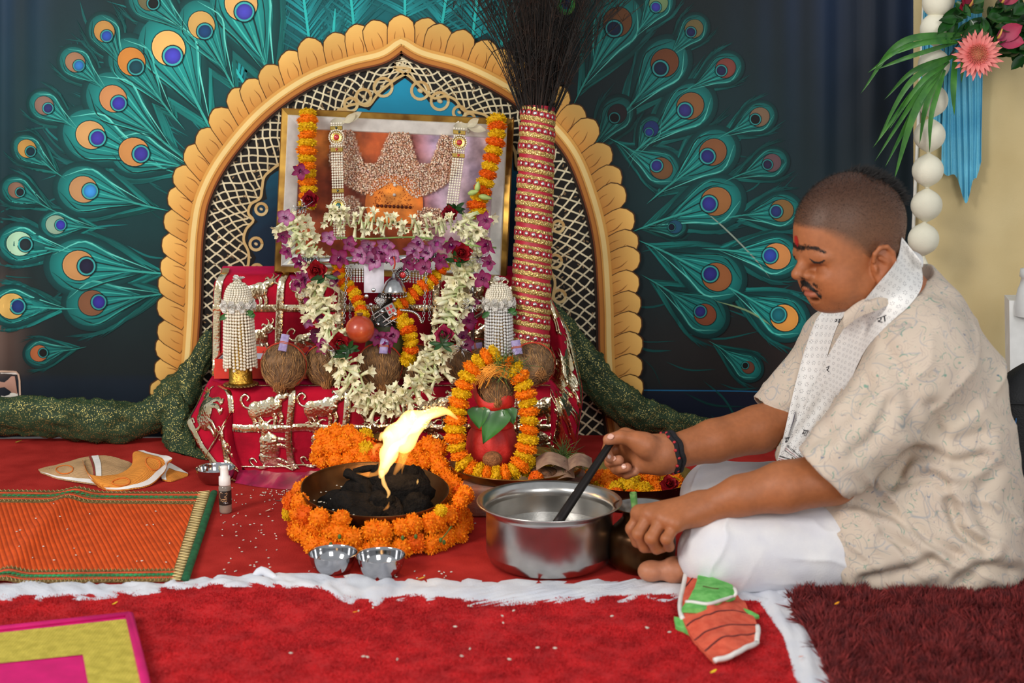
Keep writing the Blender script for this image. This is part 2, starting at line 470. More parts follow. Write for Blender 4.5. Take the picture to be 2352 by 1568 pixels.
# fans of bright barbs above the arch
for (bx, by, tx, ty, sp, n) in ((716, 135, 690, -60, 150, 20), (640, 120, 560, -40, 110, 14), (815, 80, 800, -60, 120, 16), (930, 40, 930, -60, 120, 14), (1010, 90, 1030, -40, 120, 18), (1085, 90, 1100, -40, 110, 14), (760, 150, 770, 20, 60, 9), (560, 190, 480, 60, 90, 12), (1150, 110, 1170, -20, 70, 10)):
    b = np.array([bx, by], float); t = np.array([tx, ty], float); d = (t - b); q = np.array([-d[1], d[0]]) / np.linalg.norm(d)
    stroke(mb, [b, (b + t) / 2, t], 6, '#2fc0bb', 3, 8, (1, .3))
    for i in range(n):
        for sd in (-1, 1):
            f = i / n; p0 = b + d * f * .9; ln = sp * (1 - .45 * f) * rr.uniform(.7, 1.1)
            stroke(mb, [p0, p0 + d * .16 + q * sd * ln * .28, p0 + d * .42 + q * sd * ln * .8], rr.uniform(3, 8), hx('#1f9ba0') * rr.uniform(.3, 1.35), 2, 8, (.3, 0), hx('#12686c') * rr.uniform(.4, 1.1))
mb.build('printed_barbs', m_print, backdrop)

# the golden arch
ARCH = curve([(424, 1000), (432, 890), (440, 800), (446, 700), (449, 600), (455, 520), (470, 450), (515, 365), (600, 265), (700, 192), (800, 152), (878, 132), (921, 104)], 90)
ARCH = np.concatenate([ARCH, curve([(921, 104), (968, 130), (1060, 157), (1160, 207), (1240, 270), (1310, 350), (1352, 450), (1378, 560), (1388, 700), (1390, 800), (1396, 900), (1412, 1000)], 90)[1:]])
mb = MB()
# interior: teal sky fading to night blue
inner = np.array([(470, 980)] + [tuple(p) for p in ARCH[8:-8:4]] + [(1375, 980)])
tt = np.clip((inner[:, 1] - 200) / 420, 0, 1)
n = len(inner); c0 = np.array([921., 300.])
V = np.concatenate([Bs([c0], 14), Bs(c0 + (inner - c0) * .45, 14), Bs(inner, 14)])
colf = lambda p: hx('#1a8fb2') * (1 - np.clip((p[1] - 215) / 240, 0, 1)) + hx('#0c2338') * np.clip((p[1] - 215) / 240, 0, 1)
cols = np.array([colf(c0)] + [colf(p) for p in c0 + (inner - c0) * .45] + [colf(p) for p in inner])
mb.add(V, [(0, 1 + j, 1 + (j + 1) % n) for j in range(n)] + [(1 + j, 1 + n + j, 1 + n + (j + 1) % n, 1 + (j + 1) % n) for j in range(n)], 0, cols)
for (sx, sy, sr) in ((921, 330, 1),):
    pass
mb.build('printed_arch_interior', m_print, backdrop)
ad = np.gradient(ARCH, axis=0); ad /= np.linalg.norm(ad, axis=1)[:, None]
an = np.stack([ad[:, 1], -ad[:, 0]], 1)              # outward
# smooth the apex kink of the normals
# dark lattice ground with a scalloped inner edge
mb = MB()
s = np.linspace(0, 1, len(ARCH))
arcl = np.concatenate([[0], np.cumsum(np.linalg.norm(np.diff(ARCH, axis=0), axis=1))])
wid = 108 + 34 * np.clip((ARCH[:, 1] - 200) / 200, 0, 1) - 20 * np.abs(np.sin(arcl / 33.)) + 8 * np.sin(arcl / 120.)
apx = np.exp(-((ARCH[:, 0] - 921) / 60.) ** 2)
wid = wid - 34 * apx
ins = ARCH - an * wid[:, None]
mb.grid(np.stack([Bs(ARCH - an * 4, 15), Bs(ins, 15)], 1), col=hx('#17130f'))
mb.build('printed_lattice_ground', m_print, backdrop)
mb = MB()
def at_arch(a, t):
    i = np.interp(a, arcl, np.arange(len(arcl)))
    p = np.stack([np.interp(i, np.arange(len(arcl)), ARCH[:, k]) for k in (0, 1)], -1)
    nn_ = np.stack([np.interp(i, np.arange(len(arcl)), an[:, k]) for k in (0, 1)], -1)
    w = np.interp(i, np.arange(len(arcl)), wid)
    return p - nn_ * (14 + t * (w - 24))[..., None]
rr = random.Random(9); tot = arcl[-1]
for k in range(-5, int(tot / 27) + 5):
    for sd in (-1, 1):
        a0 = k * 27 + (6 if sd > 0 else 0)
        t = np.linspace(0, 1, 9); aa = a0 + sd * (t - .5) * 84 + np.array([rr.uniform(-2.5, 2.5) for _ in t])
        ok = (aa > 2) & (aa < tot - 2)
        if ok.sum() < 3: continue
        p = at_arch(aa[ok], t[ok])
        stroke(mb, p, 3.6, hx('#ece0bd') * rr.uniform(.8, 1.1), 16, 9, (.8, .8), hx('#dcc79a') * rr.uniform(.75, 1.1))
for k in range(int(tot / 24) * 3):                      # stray printed flecks in the cells
    a0 = rr.uniform(10, tot - 10); p = at_arch(np.array([a0]), np.array([rr.uniform(.1, .95)]))[0]; an_ = rr.uniform(0, 6)
    stroke(mb, [p, p + 4 * np.array([math.cos(an_), math.sin(an_)]), p + 8 * np.array([math.cos(an_), math.sin(an_)])], 3, hx('#8f7250') * rr.uniform(.4, 1.2), 16, 5)
# curls on the inner edge
for (x, y, r) in ((880, 200, 21), (835, 222, 17), (806, 240, 15), (965, 208, 20), (1010, 232, 20), (1055, 258, 14), (1078, 272, 12), (785, 262, 12), (660, 420, 14), (600, 480, 13), (588, 560, 14), (590, 620, 13), (1282, 520, 13), (1275, 600, 15), (1285, 680, 14)):
    t = np.linspace(0, 2 * PI, 14)
    stroke(mb, np.stack([x + r * np.cos(t), y + r * np.sin(t)], 1), 6.5, '#d9c08a', 17, 18, (1, 1), '#c49a5c')
    fan(mb, ell(x, y, r * .35, r * .25, .5, 10), '#d8c8a0', '#b09060', 17)
sc = at_arch(np.linspace(3, tot - 3, 300), np.full(300, 1.0))
stroke(mb, sc[::4], 6, '#cfae74', 17, 300, (1, 1), '#cfae74')
mb.build('printed_lattice', m_print, backdrop)
# petals
PK = [0.]
def petal(p, d, ln, w, br):
    mb = MB(); q = np.array([-d[1], d[0]])
    prof = [(0, .5), (.25, .5), (.55, .5), (.78, .44), (.92, .27), (1., .05)]
    def ol(k, sh=0.):
        a = [p + d * (ln * t * k + sh) + q * w * h * k for t, h in prof]; b = [p + d * (ln * t * k + sh) - q * w * h * k for t, h in prof[::-1]]
        return np.array(a + b)
    PK[0] += .08; ly = 18 + PK[0]
    fan(mb, ol(1.045, -1.5), '#4a2c12', '#4a2c12', ly, jit=0)
    o_ = ol(.985); n = len(o_)
    c_in = hx('#d58a3a') * br; c_out = hx('#f0c06a') * br
    cols = np.array([c_in * (1 - t) + c_out * t for t in [x[0] for x in prof] + [x[0] for x in prof[::-1]]])
    c0 = p + d * ln * .5
    ly += .03; V = np.concatenate([Bs([c0], ly), Bs(o_, ly)])
    mb.add(V, [(0, 1 + j, 1 + (j + 1) % n) for j in range(n)], 0, np.concatenate([[c_in * .45 + c_out * .55], cols]))
    stroke(mb, [p + d * ln * .1 + q * w * .1, p + d * ln * .35 + q * w * .14, p + d * ln * .62 + q * w * .05], 2.2, '#8a5322', ly + .02, 6, jit=0)
    stroke(mb, [p + d * ln * .1 - q * w * .2, p + d * ln * .3 - q * w * .24, p + d * ln * .5 - q * w * .2], 1.8, '#9a6128', ly + .02, 6, jit=0)
    mb.build('printed_petal', m_print, backdrop)
def lay(lo, hi, n, tilt):
    for i in range(n):
        a = lo + (hi - lo) * (i + .5) / n
        j = int(np.interp(a, arcl, np.arange(len(arcl))))
        d = an[j] + np.array([0, -tilt]); d = d / np.linalg.norm(d)
        ang = rr.uniform(-.04, .04); d = np.array([d[0] * math.cos(ang) - d[1] * math.sin(ang), d[0] * math.sin(ang) + d[1] * math.cos(ang)])
        p = ARCH[j] + an[j] * 12
        petal(p, d, rr.uniform(72, 82), 62, rr.uniform(.86, 1.06))
iap = int(np.argmin(ARCH[:, 1])); ta = arcl[iap]
lay(60, ta - 22, 22, .5); lay(ta + 22, tot - 60, 22, .45)
petal(np.array([921, 108.]), np.array([0, -1.]), 74, 62, 1.05)
# band
mb = MB()
for off, w, c1, ly in ((30, 50, '#c58a40', 17), (0, 42, '#2a180c', 25), (3, 36, '#e0a552', 26), (9, 11, '#f3d28a', 27), (-6, 9, '#c07a34', 27), (-13, 4, '#7a3d18', 28), (-1, 2, '#a86a2c', 28)):
    for seg in (slice(0, iap + 1), slice(iap, None)):
        A = ARCH[seg]; N_ = an[seg].copy()
        c = A + N_ * off
        mb.grid(np.stack([Bs(c + N_ * w / 2, ly), Bs(c - N_ * w / 2, ly)], 1), col=hx(c1))
mb.build('printed_arch_band', m_print, backdrop)
mb = MB()
stroke(mb, [(1330, 893), (1500, 896), (1700, 898), (1790, 902)], 2.6, '#1b5f88', 1, 10, (1, 1))
stroke(mb, [(1240, 1003), (1320, 1005), (1380, 1004)], 2.6, '#2a7f90', 1, 6, (1, 1))
stroke(mb, [(1600, 470), (1660, 520), (1730, 590), (1770, 640)], 3.5, '#8a9a8c', 7, 10, (0, 0))
stroke(mb, [(1640, 690), (1720, 715), (1790, 760)], 4, '#7f9a70', 7, 10, (0, 0))
for (x0, y0, x1, y1, c) in ((-20, 852, 38, 860, '#d8cfc8'), (-20, 860, 34, 905, '#b08472'), (-20, 898, 40, 925, '#cfc8bc')):
    fan(mb, [(x0, y0), (x1, y0 + 4), (x1 + 6, y1), (x0, y1)], c, c, 3)
stroke(mb, [(-20, 853), (20, 853), (42, 860), (46, 910)], 4, '#c9a892', 4, 10, (1, 1))
mb.build('printed_margin_lines', m_print, backdrop)

# ================================================================ tan side cloth, floor and ground sheets
m_tan = mat('tan_cloth', '#cfbc8d', rough=.8, var=.05, vs=4, bump=.15, bs=500, col2='#c2ad7c')
mb = MB()
xs = np.linspace(2098, 2700, 60); ys = np.linspace(-330, 1012, 30)
V = np.array([[P(x, y, YB - .035 + .004 * math.sin(x / 23.) + .006 * math.sin(y / 90. + x / 300.)) for x in xs] for y in ys])
mb.grid(V)
tag(mb.build('wall_right', m_tan), 'tan cloth wall panel beside the printed backdrop', 'wall', kind='structure')
mb = MB()
mb.tube([P(2128, -120, YB - .045), P(2098, 520, YB - .045), P(2085, 1010, YB - .045)], .0042, 8)
tag(mb.build('trim_1', mat('white_pipe', '#e4e2d8', rough=.4)), 'thin white upright pipe at the backdrop edge', 'trim', kind='structure')
m_ground = mat('ground_sheet', '#cfcdc8', rough=.85, var=.06, vs=6, bump=.1, bs=90)
mb = MB()
mb.grid(np.array([[(x, y, -.004) for x in np.linspace(-5, 5, 3)] for y in np.linspace(-4, 3.62, 3)]))
tag(mb.build('floor', m_ground), 'pale ground sheet under the carpets', 'floor', kind='structure')

def slab(mb, poly, z0, z1, mi=0, n_sub=1):
    poly = np.asarray(poly, float)[:, :2]; n = len(poly)
    V = np.concatenate([np.c_[poly, np.full(n, z0)], np.c_[poly, np.full(n, z1)]])
    F = [tuple(range(n, 2 * n))] + [(j, (j + 1) % n, n + (j + 1) % n, n + j) for j in range(n)]
    mb.add(V, F, mi, None, False)
m_felt = mat('red_felt', '#b4302a', rough=.97, var=.08, vs=14, bump=.25, bs=420, spec=.1, col2='#9c241f', detail=6)
mb = MB()
pts = [G(-260, 1012), G(300, 1008), G(560, 1006), G(1100, 1002), G(1650, 1002), G(2000, 1005)]
slab(mb, pts + [G(2260, 1168), G(1945, 1272), G(1790, 1345)] + [G(1560, 1343), G(1000, 1343), G(600, 1331), G(430, 1342), G(-260, 1350)], -.003, .003)
tag(mb.build('red_felt_carpet', m_felt), 'flat brick-red felt carpet under the altar and the fire bowl', 'carpet')

# white cloth strip between the carpets
m_white = mat('white_cotton', '#dfe0e4', rough=.85, var=.04, vs=12, bump=.15, bs=300, col2='#cfd2dc')
topb = curve([(-200, 1342), (0, 1343), (300, 1345), (430, 1336), (600, 1326), (830, 1332), (1000, 1340), (1400, 1342), (1600, 1338), (1760, 1352), (1850, 1362)], 200)
botb = curve([(-200, 1385), (0, 1384), (180, 1384), (330, 1372), (420, 1360), (560, 1354), (720, 1362), (800, 1388), (870, 1394), (960, 1384), (1100, 1396), (1300, 1390), (1560, 1386), (1700, 1392), (1850, 1400)], 200)
mb = MB(); rows = []
for t in np.linspace(-.1, 1.1, 12):
    row = []
    for i in range(200):
        q = topb[i] * (1 - t) + botb[i] * t; g = G(*q)
        h = .004 + .005 * max(0, math.sin(PI * np.clip((t + .1) / 1.2, 0, 1))) * (.4 + 1.2 * fbm(q[0] / 38., t * 1.5, 2.)) + .003 * math.sin(q[0] / 15. + 4 * fbm(q[0] / 60., t * 2, 1.) * 3)
        row.append((g[0], g[1], h))
    rows.append(row)
mb.grid(np.array(rows))
rows = []
for t in np.linspace(0, 1, 26):
    yy = 1350 + t * 330
    xl = np.interp(yy, [1350, 1385, 1470, 1568, 1700], [1690, 1735, 1795, 1825, 1870]); xr = np.interp(yy, [1350, 1372, 1470, 1568, 1700], [1830, 1822, 1870, 1915, 1970])
    rows.append([(*G(xl + (xr - xl) * s, yy)[:2], .004 + .007 * math.sin(PI * s) * (.3 + fbm(s * 3, yy / 45., 3.)) + .002 * math.sin(s * 14 + yy / 30)) for s in np.linspace(-.1, 1.1, 12)])
mb.grid(np.array(rows))
k = G(606, 1330)
mb.tube(curve([k + (-.02, 0, .004), k + (-.004, .004, .014), k + (.012, 0, .008), k + (.024, -.008, .006)], 10), np.array([.003, .006, .008, .009, .008, .008, .007, .006, .005, .003]), 8)
tag(mb.build('white_ground_sheet', m_white), 'rumpled white cotton sheet edge lying between the carpets', 'sheet')

# plush red carpet in front
def blades(name, region, n, hgt, wid, mats, parent, clump=0., seed=1, cs=40., lean=.5, base=.0):
    r = np.random.default_rng(seed)
    pts = region(r, n); n = len(pts)
    a = r.uniform(0, 2 * PI, n); l = hgt * r.uniform(.6, 1.15, n)
    if clump:
        ca = fbm(pts[:, 0] * cs, pts[:, 1] * cs, 4., 2); cb = fbm(pts[:, 0] * cs + 9, pts[:, 1] * cs + 5, 8., 2)
        dx, dy = (ca - .5) * 4 * clump, (cb - .5) * 4 * clump
        l = l * (.55 + .9 * fbm(pts[:, 0] * cs * .7, pts[:, 1] * cs * .7, 1., 2))
    else: dx = dy = 0
    lx = (r.normal(0, lean, n) + dx) * l; ly = (r.normal(0, lean, n) + dy) * l
    b0 = np.stack([pts[:, 0] - np.cos(a) * wid, pts[:, 1] - np.sin(a) * wid, np.full(n, base)], 1)
    b1 = np.stack([pts[:, 0] + np.cos(a) * wid, pts[:, 1] + np.sin(a) * wid, np.full(n, base)], 1)
    tp = np.stack([pts[:, 0] + lx, pts[:, 1] + ly, base + np.sqrt(np.maximum(l * l - (lx ** 2 + ly ** 2) * .6, (l * .3) ** 2))], 1)
    md = (b0 + b1) / 2 * .5 + tp * .5 + np.stack([np.cos(a) * wid, np.sin(a) * wid, np.full(n, l.mean() * .1)], 1)
    me = bpy.data.meshes.new(name)
    V = np.stack([b0, b1, md, tp], 1).reshape(-1, 3) - WORLD_AT[parent.name]
    me.vertices.add(len(V)); me.vertices.foreach_set('co', V.astype(np.float32).ravel())
    idx = np.arange(n)[:, None] * 4
    F = np.concatenate([idx + [0, 1, 2], idx + [0, 2, 3]], 1).reshape(-1, 3)
    me.loops.add(F.size); me.loops.foreach_set('vertex_index', F.astype(np.int32).ravel())
    me.polygons.add(len(F)); me.polygons.foreach_set('loop_start', np.arange(0, F.size, 3, dtype=np.int32))
    try: me.polygons.foreach_set('loop_total', np.full(len(F), 3, np.int32))
    except Exception: pass
    me.materials.append(mats); me.update(); me.validate()
    o = bpy.data.objects.new(name, me); scene.collection.objects.link(o); o.parent = parent
    WORLD_AT[o.name] = WORLD_AT[parent.name]
    o['kind'] = 'stuff'
    return o
def in_poly(pts, poly):
    x, y = pts[:, 0], pts[:, 1]; c = np.zeros(len(pts), bool); n = len(poly)
    for i in range(n):
        x0, y0 = poly[i][:2]; x1, y1 = poly[(i + 1) % n][:2]
        k = ((y0 > y) != (y1 > y)) & (x < (x1 - x0) * (y - y0) / (y1 - y0 + 1e-12) + x0); c ^= k
    return c
def poly_region(poly):
    poly = np.asarray(poly)[:, :2]
    def f(r, n):
        lo, hi = poly.min(0), poly.max(0)
        p = r.uniform(lo, hi, (int(n * 1.0), 2))
        return p[in_poly(p, poly)]
    return f
m_plush = mat('red_plush', '#c8181e', rough=.9, var=.1, vs=22, sheen=.25, col2='#a80c14', detail=6)
edge = curve([(-220, 1376), (0, 1374), (180, 1373), (330, 1362), (420, 1351), (560, 1346), (620, 1349), (720, 1353), (790, 1377), (870, 1383), (960, 1373), (1100, 1386), (1300, 1379), (1560, 1372), (1690, 1376), (1742, 1388)], 60)
pl = [G(*q) for q in edge] + [G(1798, 1470), G(1828, 1568), G(1862, 1680), G(-220, 1680)]
mb = MB(); slab(mb, pl, -.002, .006)
plush = mb.build('plush_carpet', m_plush)
tag(plush, 'bright red plush carpet across the front of the picture', 'carpet')
blades('pile', poly_region(pl), 230000, .0052, .0011, m_plush, plush, clump=.15, seed=2, cs=60., lean=.5, base=.004)
# maroon shag rug under the seated person
m_shag = mat('maroon_shag', '#8c2a28', rough=.85, var=.2, vs=60, sheen=.3, col2='#55161a', detail=4)
rg = [G(1812, 1376), G(1860, 1470), G(1905, 1568), G(1960, 1690), G(2800, 1690), G(2700, 1200), G(2300, 1180), G(1950, 1290)]
mb = MB(); slab(mb, rg, -.002, .006)
rug = mb.build('shag_rug', m_shag)
tag(rug, 'deep maroon long-pile shag rug beneath the seated person', 'rug')
vis = [G(1812, 1378), G(1860, 1470), G(1905, 1568), G(1935, 1640), G(2480, 1640), G(2480, 1195), G(2330, 1190), G(2200, 1300), G(1990, 1350)]
blades('pile', poly_region(vis), 125000, .026, .0013, m_shag, rug, clump=.6, seed=3, cs=48., lean=.3, base=.004)
# ================================================================ ALTAR: velvet cloth over two steps
m_velvet = mat('red_velvet', '#b8082a', rough=.85, var=.16, vs=20, sheen=.8, sheenc=hx('#e0206a'), bump=.15, bs=120, spec=.2, col2='#940420')
def foil_mat():
    m = mat('gold_foil', '#f0e4c4', rough=.16, metal=1., var=.1, vs=40, col2='#dcc598')
    nt = m.node_tree; N = nt.nodes; L = nt.links
    tc = [n for n in N if n.type == 'TEX_COORD'][0]
    v = N.new('ShaderNodeTexVoronoi'); v.inputs['Scale'].default_value = 170
    n2 = N.new('ShaderNodeTexNoise'); n2.inputs['Scale'].default_value = 60; n2.inputs['Detail'].default_value = 4
    ad = N.new('ShaderNodeMath'); ad.operation = 'ADD'
    L.new(tc.outputs['Object'], v.inputs['Vector']); L.new(tc.outputs['Object'], n2.inputs['Vector'])
    L.new(v.outputs['Distance'], ad.inputs[0]); L.new(n2.outputs[0], ad.inputs[1])
    bp = N.new('ShaderNodeBump'); bp.inputs['Strength'].default_value = .4; bp.inputs['Distance'].default_value = .0016
    L.new(ad.outputs[0], bp.inputs['Height']); L.new(bp.outputs[0], N['Principled BSDF'].inputs['Normal'])
    return m
m_foil = foil_mat()
Y1, Y2, Z1 = 3.105, 3.28, .198
prof = np.array([(3.46, .430), (3.40, .432), (3.31, .430), (3.29, .420), (3.283, .40), (3.28, .32), (3.276, .23), (3.26, .204), (3.22, .199), (3.15, .198), (3.118, .194), (3.108, .175), (3.106, .12), (3.104, .06), (3.10, .014), (3.085, .004), (3.06, .003)])
prof = resample(curve(prof, 150), 90)
vv = np.linspace(0, 1, 90)
def vx(px, Y, z):     # world x of pixel column px on the line (Y, z)
    yy = np.interp(0, [0], [0])
    t = (z - CAM_H) / Y
    # depth along the view axis for a point (x, Y, z)
    depth = Y * CS - (z - CAM_H) * SN
    return (px - 1176.) / FPX * depth
LX = np.interp(prof[:, 0], [3.06, 3.10, 3.105, 3.2, 3.28, 3.3, 3.46], [572, 566, 535, 486, 488, 506, 512])
RX = np.interp(prof[:, 0], [3.06, 3.105, 3.2, 3.28, 3.46], [1235, 1265, 1262, 1256, 1256])
xl = np.array([vx(a, y, z) for a, (y, z) in zip(LX, prof)]); xr = np.array([vx(a, y, z) for a, (y, z) in zip(RX, prof)])
U = np.linspace(0, 1, 140)
Vm = np.zeros((90, 140, 3))
for i in range(90):
    x = xl[i] + (xr[i] - xl[i]) * U
    y, z = prof[i]
    front = np.clip((3.12 - y) / .01, 0, 1)
    w = .006 * (fbm(x * 16, vv[i] * 7, 1.5) - .5) + front * .006 * np.sin(x * 34 + 2 * vv[i]) * np.clip((.19 - z) / .15, 0, 1)
    Vm[i, :, 0] = x; Vm[i, :, 1] = y - w * 1.2; Vm[i, :, 2] = z + np.abs(w) * (.5 if z > .1 else .2)
altar = thing('altar_cloth', (0, 3.15, 0), 'red velvet altar cloth with gold foil trim and animal motifs over two steps', 'altar cloth')
mb = MB(); mb.grid(Vm)
# the corner falling to the floor, and the bunched far side
i0 = int(np.argmin(abs(prof[:, 0] - 3.245))); i1 = 84
Ledge = resample(Vm[i0:i1, 0], 30)
Lout = resample(np.array([P(470, 890, 3.26), P(455, 925, 3.22), P(430, 968, 3.17), P(462, 1030, 3.13), P(502, 1078, 3.085), P(535, 1108, 3.06), P(566, 1122, 3.04)]), 30)
def Lpatch(s, t):      # t: 0 fold edge .. 1 outline
    i = s * 29; a = np.array([np.interp(i, np.arange(30), Ledge[:, k]) for k in range(3)]); b = np.array([np.interp(i, np.arange(30), Lout[:, k]) for k in range(3)])
    p = a * (1 - t) + b * t
    p[1] -= .018 * math.sin(PI * t) * math.sin(PI * s); p[1] += .006 * math.sin(t * 9 + s * 3)
    p[2] = max(p[2], .003)
    return p
mb.grid(np.array([[Lpatch(s, t) for t in np.linspace(0, 1, 26)] for s in np.linspace(0, 1, 30)]))
j0 = int(np.argmin(abs(prof[:, 0] - 3.30)))
Redge = resample(Vm[j0:85, -1], 40)
Rout = resample(curve(np.array([P(1262, 690, 3.32), P(1300, 745, 3.30), P(1325, 830, 3.27), P(1338, 900, 3.24), P(1332, 970, 3.2), P(1318, 1040, 3.17), P(1290, 1075, 3.13), P(1240, 1090, 3.09)]), 60), 40)
def Rpatch(s, t):
    i = s * 39; a = np.array([np.interp(i, np.arange(40), Redge[:, k]) for k in range(3)]); b = np.array([np.interp(i, np.arange(40), Rout[:, k]) for k in range(3)])
    p = a * (1 - t) + b * t
    p[1] -= (.05 * math.sin(PI * t) + .012 * math.sin(t * 13 + 5 * s) * t) * math.sin(PI * min(1, s * 1.15))
    p[2] = max(p[2], .003)
    return p
mb.grid(np.array([[Rpatch(s, t) for t in np.linspace(0, 1, 30)] for s in np.linspace(0, 1, 40)]))
mb.build('velvet', m_velvet, altar)
# gold strips
def strip(fn, w, n=24, name='foil_trim'):
    """fn(t)-> (point, side direction)"""
    mb = MB(); rows = []
    for t in np.linspace(0, 1, n):
        p, sd = fn(t); sd = nrm(sd)
        nn = np.array([0, -1., .15])
        w_ = w * 1.25
        rows.append([p - sd * w_ / 2, p - sd * w_ * .35 + nn * .0012, p + sd * w_ * .35 + nn * .0012, p + sd * w_ / 2])
    mb.grid(np.array(rows)); mb.build(name, m_foil, altar)
def on_main(u, i, off=.004):
    i = np.clip(i, 0, 89); a, b = int(i), min(int(i) + 1, 89); f = i - a
    j = np.clip(u, 0, 1) * 139; c, d = int(j), min(int(j) + 1, 139); g = j - c
    p = (Vm[a, c] * (1 - f) + Vm[b, c] * f) * (1 - g) + (Vm[a, d] * (1 - f) + Vm[b, d] * f) * g
    du = nrm(Vm[a, d if d > c else c] - Vm[a, c - 1 if c else 0]); dv = nrm(Vm[b, c] - Vm[max(a - 1, 0), c])
    n_ = nrm(np.cross(dv, du));  n_ = n_ if n_[1] < 0 or n_[2] > .5 else -n_
    if n_[1] > 0 and n_[2] < .5: n_ = -n_
    return p + n_ * off, du, dv
def u_of(px, i):
    y, z = prof[int(i)]
    return (vx(px, y, z) - xl[int(i)]) / (xr[int(i)] - xl[int(i)])
iF0 = int(np.argmin(abs(prof[:, 1] - .19) + (prof[:, 0] > 3.15) * 9)); iF1 = int(np.argmin(abs(prof[:, 1] - .012)))
iR0 = int(np.argmin(abs(prof[:, 1] - .42) + (prof[:, 0] > 3.295) * 9)); iR1 = int(np.argmin(abs(prof[:, 0] - 3.262)))
for px in (675, 803, 935, 1065, 1190):                                   # verticals, front face
    us = (u_of(px - 3, iF0), u_of(px + 4, iF1))
    strip(lambda t: (lambda q: (q[0], q[1]))(on_main(us[0] + (us[1] - us[0]) * t, iF0 - 2 + (iF1 - iF0 + 2) * t)), .0125)
for px in (503, 645, 785, 1000, 1130):                                   # verticals, upper riser
    us = (u_of(px + (8 if px > 520 else 6), iR0), u_of(px - 7, iR1))
    strip(lambda t: (lambda q: (q[0], q[1]))(on_main(max(.006, us[0] + (us[1] - us[0]) * t), iR0 - 10 + (iR1 - iR0 + 14) * t)), .0135)
def hstrip(i, w, a=0., b=1.):
    strip(lambda t: (lambda q: (q[0], q[2]))(on_main(a + (b - a) * t, i)), w, 120)
iH = int(np.argmin(abs(prof[:, 1] - .108) + (prof[:, 0] > 3.2) * 9))
hstrip(iH, .0135); hstrip(iF0 - 2, .008); hstrip(iF1 - 1, .004)
iH2 = int(np.argmin(abs(prof[:, 1] - .352))); hstrip(iH2, .0135); hstrip(iR1 - 1, .006)
strip(lambda t: (Lpatch(.04 + .95 * t, .955) + np.array([0, -.004, .002]), Lpatch(.04 + .95 * t, 1.) - Lpatch(.04 + .95 * t, .9)), .012, 50)
strip(lambda t: (Lpatch(.60, t) + np.array([0, -.005, .001]), np.array([.3, 0, 1.])), .012)
strip(lambda t: (Lpatch(.30 + .3 * t, .05) + np.array([0, -.005, .001]), np.array([1, 0, .1])), .010)
strip(lambda t: (Rpatch(.02 + .93 * t, .95) + np.array([0, -.005, .001]), Rpatch(.02 + .93 * t, 1.) - Rpatch(.02 + .93 * t, .9)), .012, 60)
strip(lambda t: (Rpatch(.30 + .25 * t, .1 + .85 * t) + np.array([0, -.005, .001]), np.array([.3, 0, 1.])), .013)
strip(lambda t: (Rpatch(.62 + .1 * t, .15 + .8 * t) + np.array([0, -.005, .001]), np.array([.3, 0, 1.])), .011)
# animal appliques: body, legs, head with horns, curled tail
def motif(fn, sc, rotd=0., flip=1, seed=0):
    """fn(x, y, h) -> world; x, y in metres on the cloth, h off it"""
    mb = MB(); c, s = math.cos(rotd), math.sin(rotd)
    def M_(x, y, h=0.):
        x = x * flip; return fn((c * x - s * y) * sc * 1.3, (s * x + c * y) * sc * 1.3, h)
    def blob(cx, cy, rx, ry, a=0., hh=.0026, n=16):
        t = np.linspace(0, 2 * PI, n, endpoint=False); ca, sa = math.cos(a), math.sin(a); rows = []
        for k, h in ((1., .0), (.85, hh * .6), (.5, hh), (.02, hh * 1.1)):
            rows.append([M_(cx + ca * rx * k * math.cos(x) - sa * ry * k * math.sin(x), cy + sa * rx * k * math.cos(x) + ca * ry * k * math.sin(x), h) for x in t])
        mb.grid(np.array(rows), wrap=True)
    def limb(pts, w0, w1, n=10):
        p = curve(pts, n); d = np.gradient(p, axis=0); d /= np.linalg.norm(d, axis=1)[:, None] + 1e-9
        q = np.stack([-d[:, 1], d[:, 0]], 1); w = np.linspace(w0, w1, n)[:, None] / 2; rows = []
        for i in range(n):
            rows.append([M_(*(p[i] + q[i] * w[i]), 0), M_(*(p[i] + q[i] * w[i] * .7), .0018), M_(*(p[i] - q[i] * w[i] * .7), .0018), M_(*(p[i] - q[i] * w[i]), 0)])
        mb.grid(np.array(rows))
    blob(0, .02, .30, .17); blob(.14, .05, .17, .18, .3); blob(-.2, .0, .16, .19, 0)
    blob(.36, .20, .13, .09, .5); limb([(.2, .08), (.3, .18), (.38, .22)], .2, .12)
    for (x, l) in ((-.28, -.36), (-.17, -.40), (.12, -.38), (.24, -.32)): limb([(x, -.08), (x + .03, -.22), (x - .02, l), (x + .05, l - .01)], .10, .05)
    limb([(-.3, .06), (-.42, .12), (-.46, .26), (-.36, .34), (-.29, .28), (-.34, .22)], .06, .04, 14)
    limb([(.38, .27), (.40, .36), (.36, .42)], .045, .02); limb([(.44, .26), (.50, .34), (.49, .40)], .045, .02); limb([(.46, .19), (.54, .15), (.56, .08)], .06, .03)
    limb([(.34, .25), (.27, .32), (.24, .28)], .05, .03)
    mb.build('animal_applique', m_foil, altar)
def main_fn(px, i):
    u0 = u_of(px, i); W = (xr[int(i)] - xl[int(i)]); dl = length(prof) / 89
    def fn(x, y, h):
        return on_main(u0 + x / W, i - y / dl, .003 + h)[0]
    return fn
dl_ = length(prof) / 89
iA = iF0 + (iH - iF0) * .5; iB = iH + (iF1 - iH) * .5
for px, ang, fl in ((612, .15, 1), (740, .1, 1), (868, .1, 1), (1000, .1, 1), (1240, .1, 1)): motif(main_fn(px, iA), .088, ang, fl)
for px, ang, fl in ((622, 1.2, 1), (738, 1.2, 1), (868, 1.2, 1), (1000, 1.2, 1), (1240, 1.2, 1)): motif(main_fn(px, iB), .092, ang, fl)
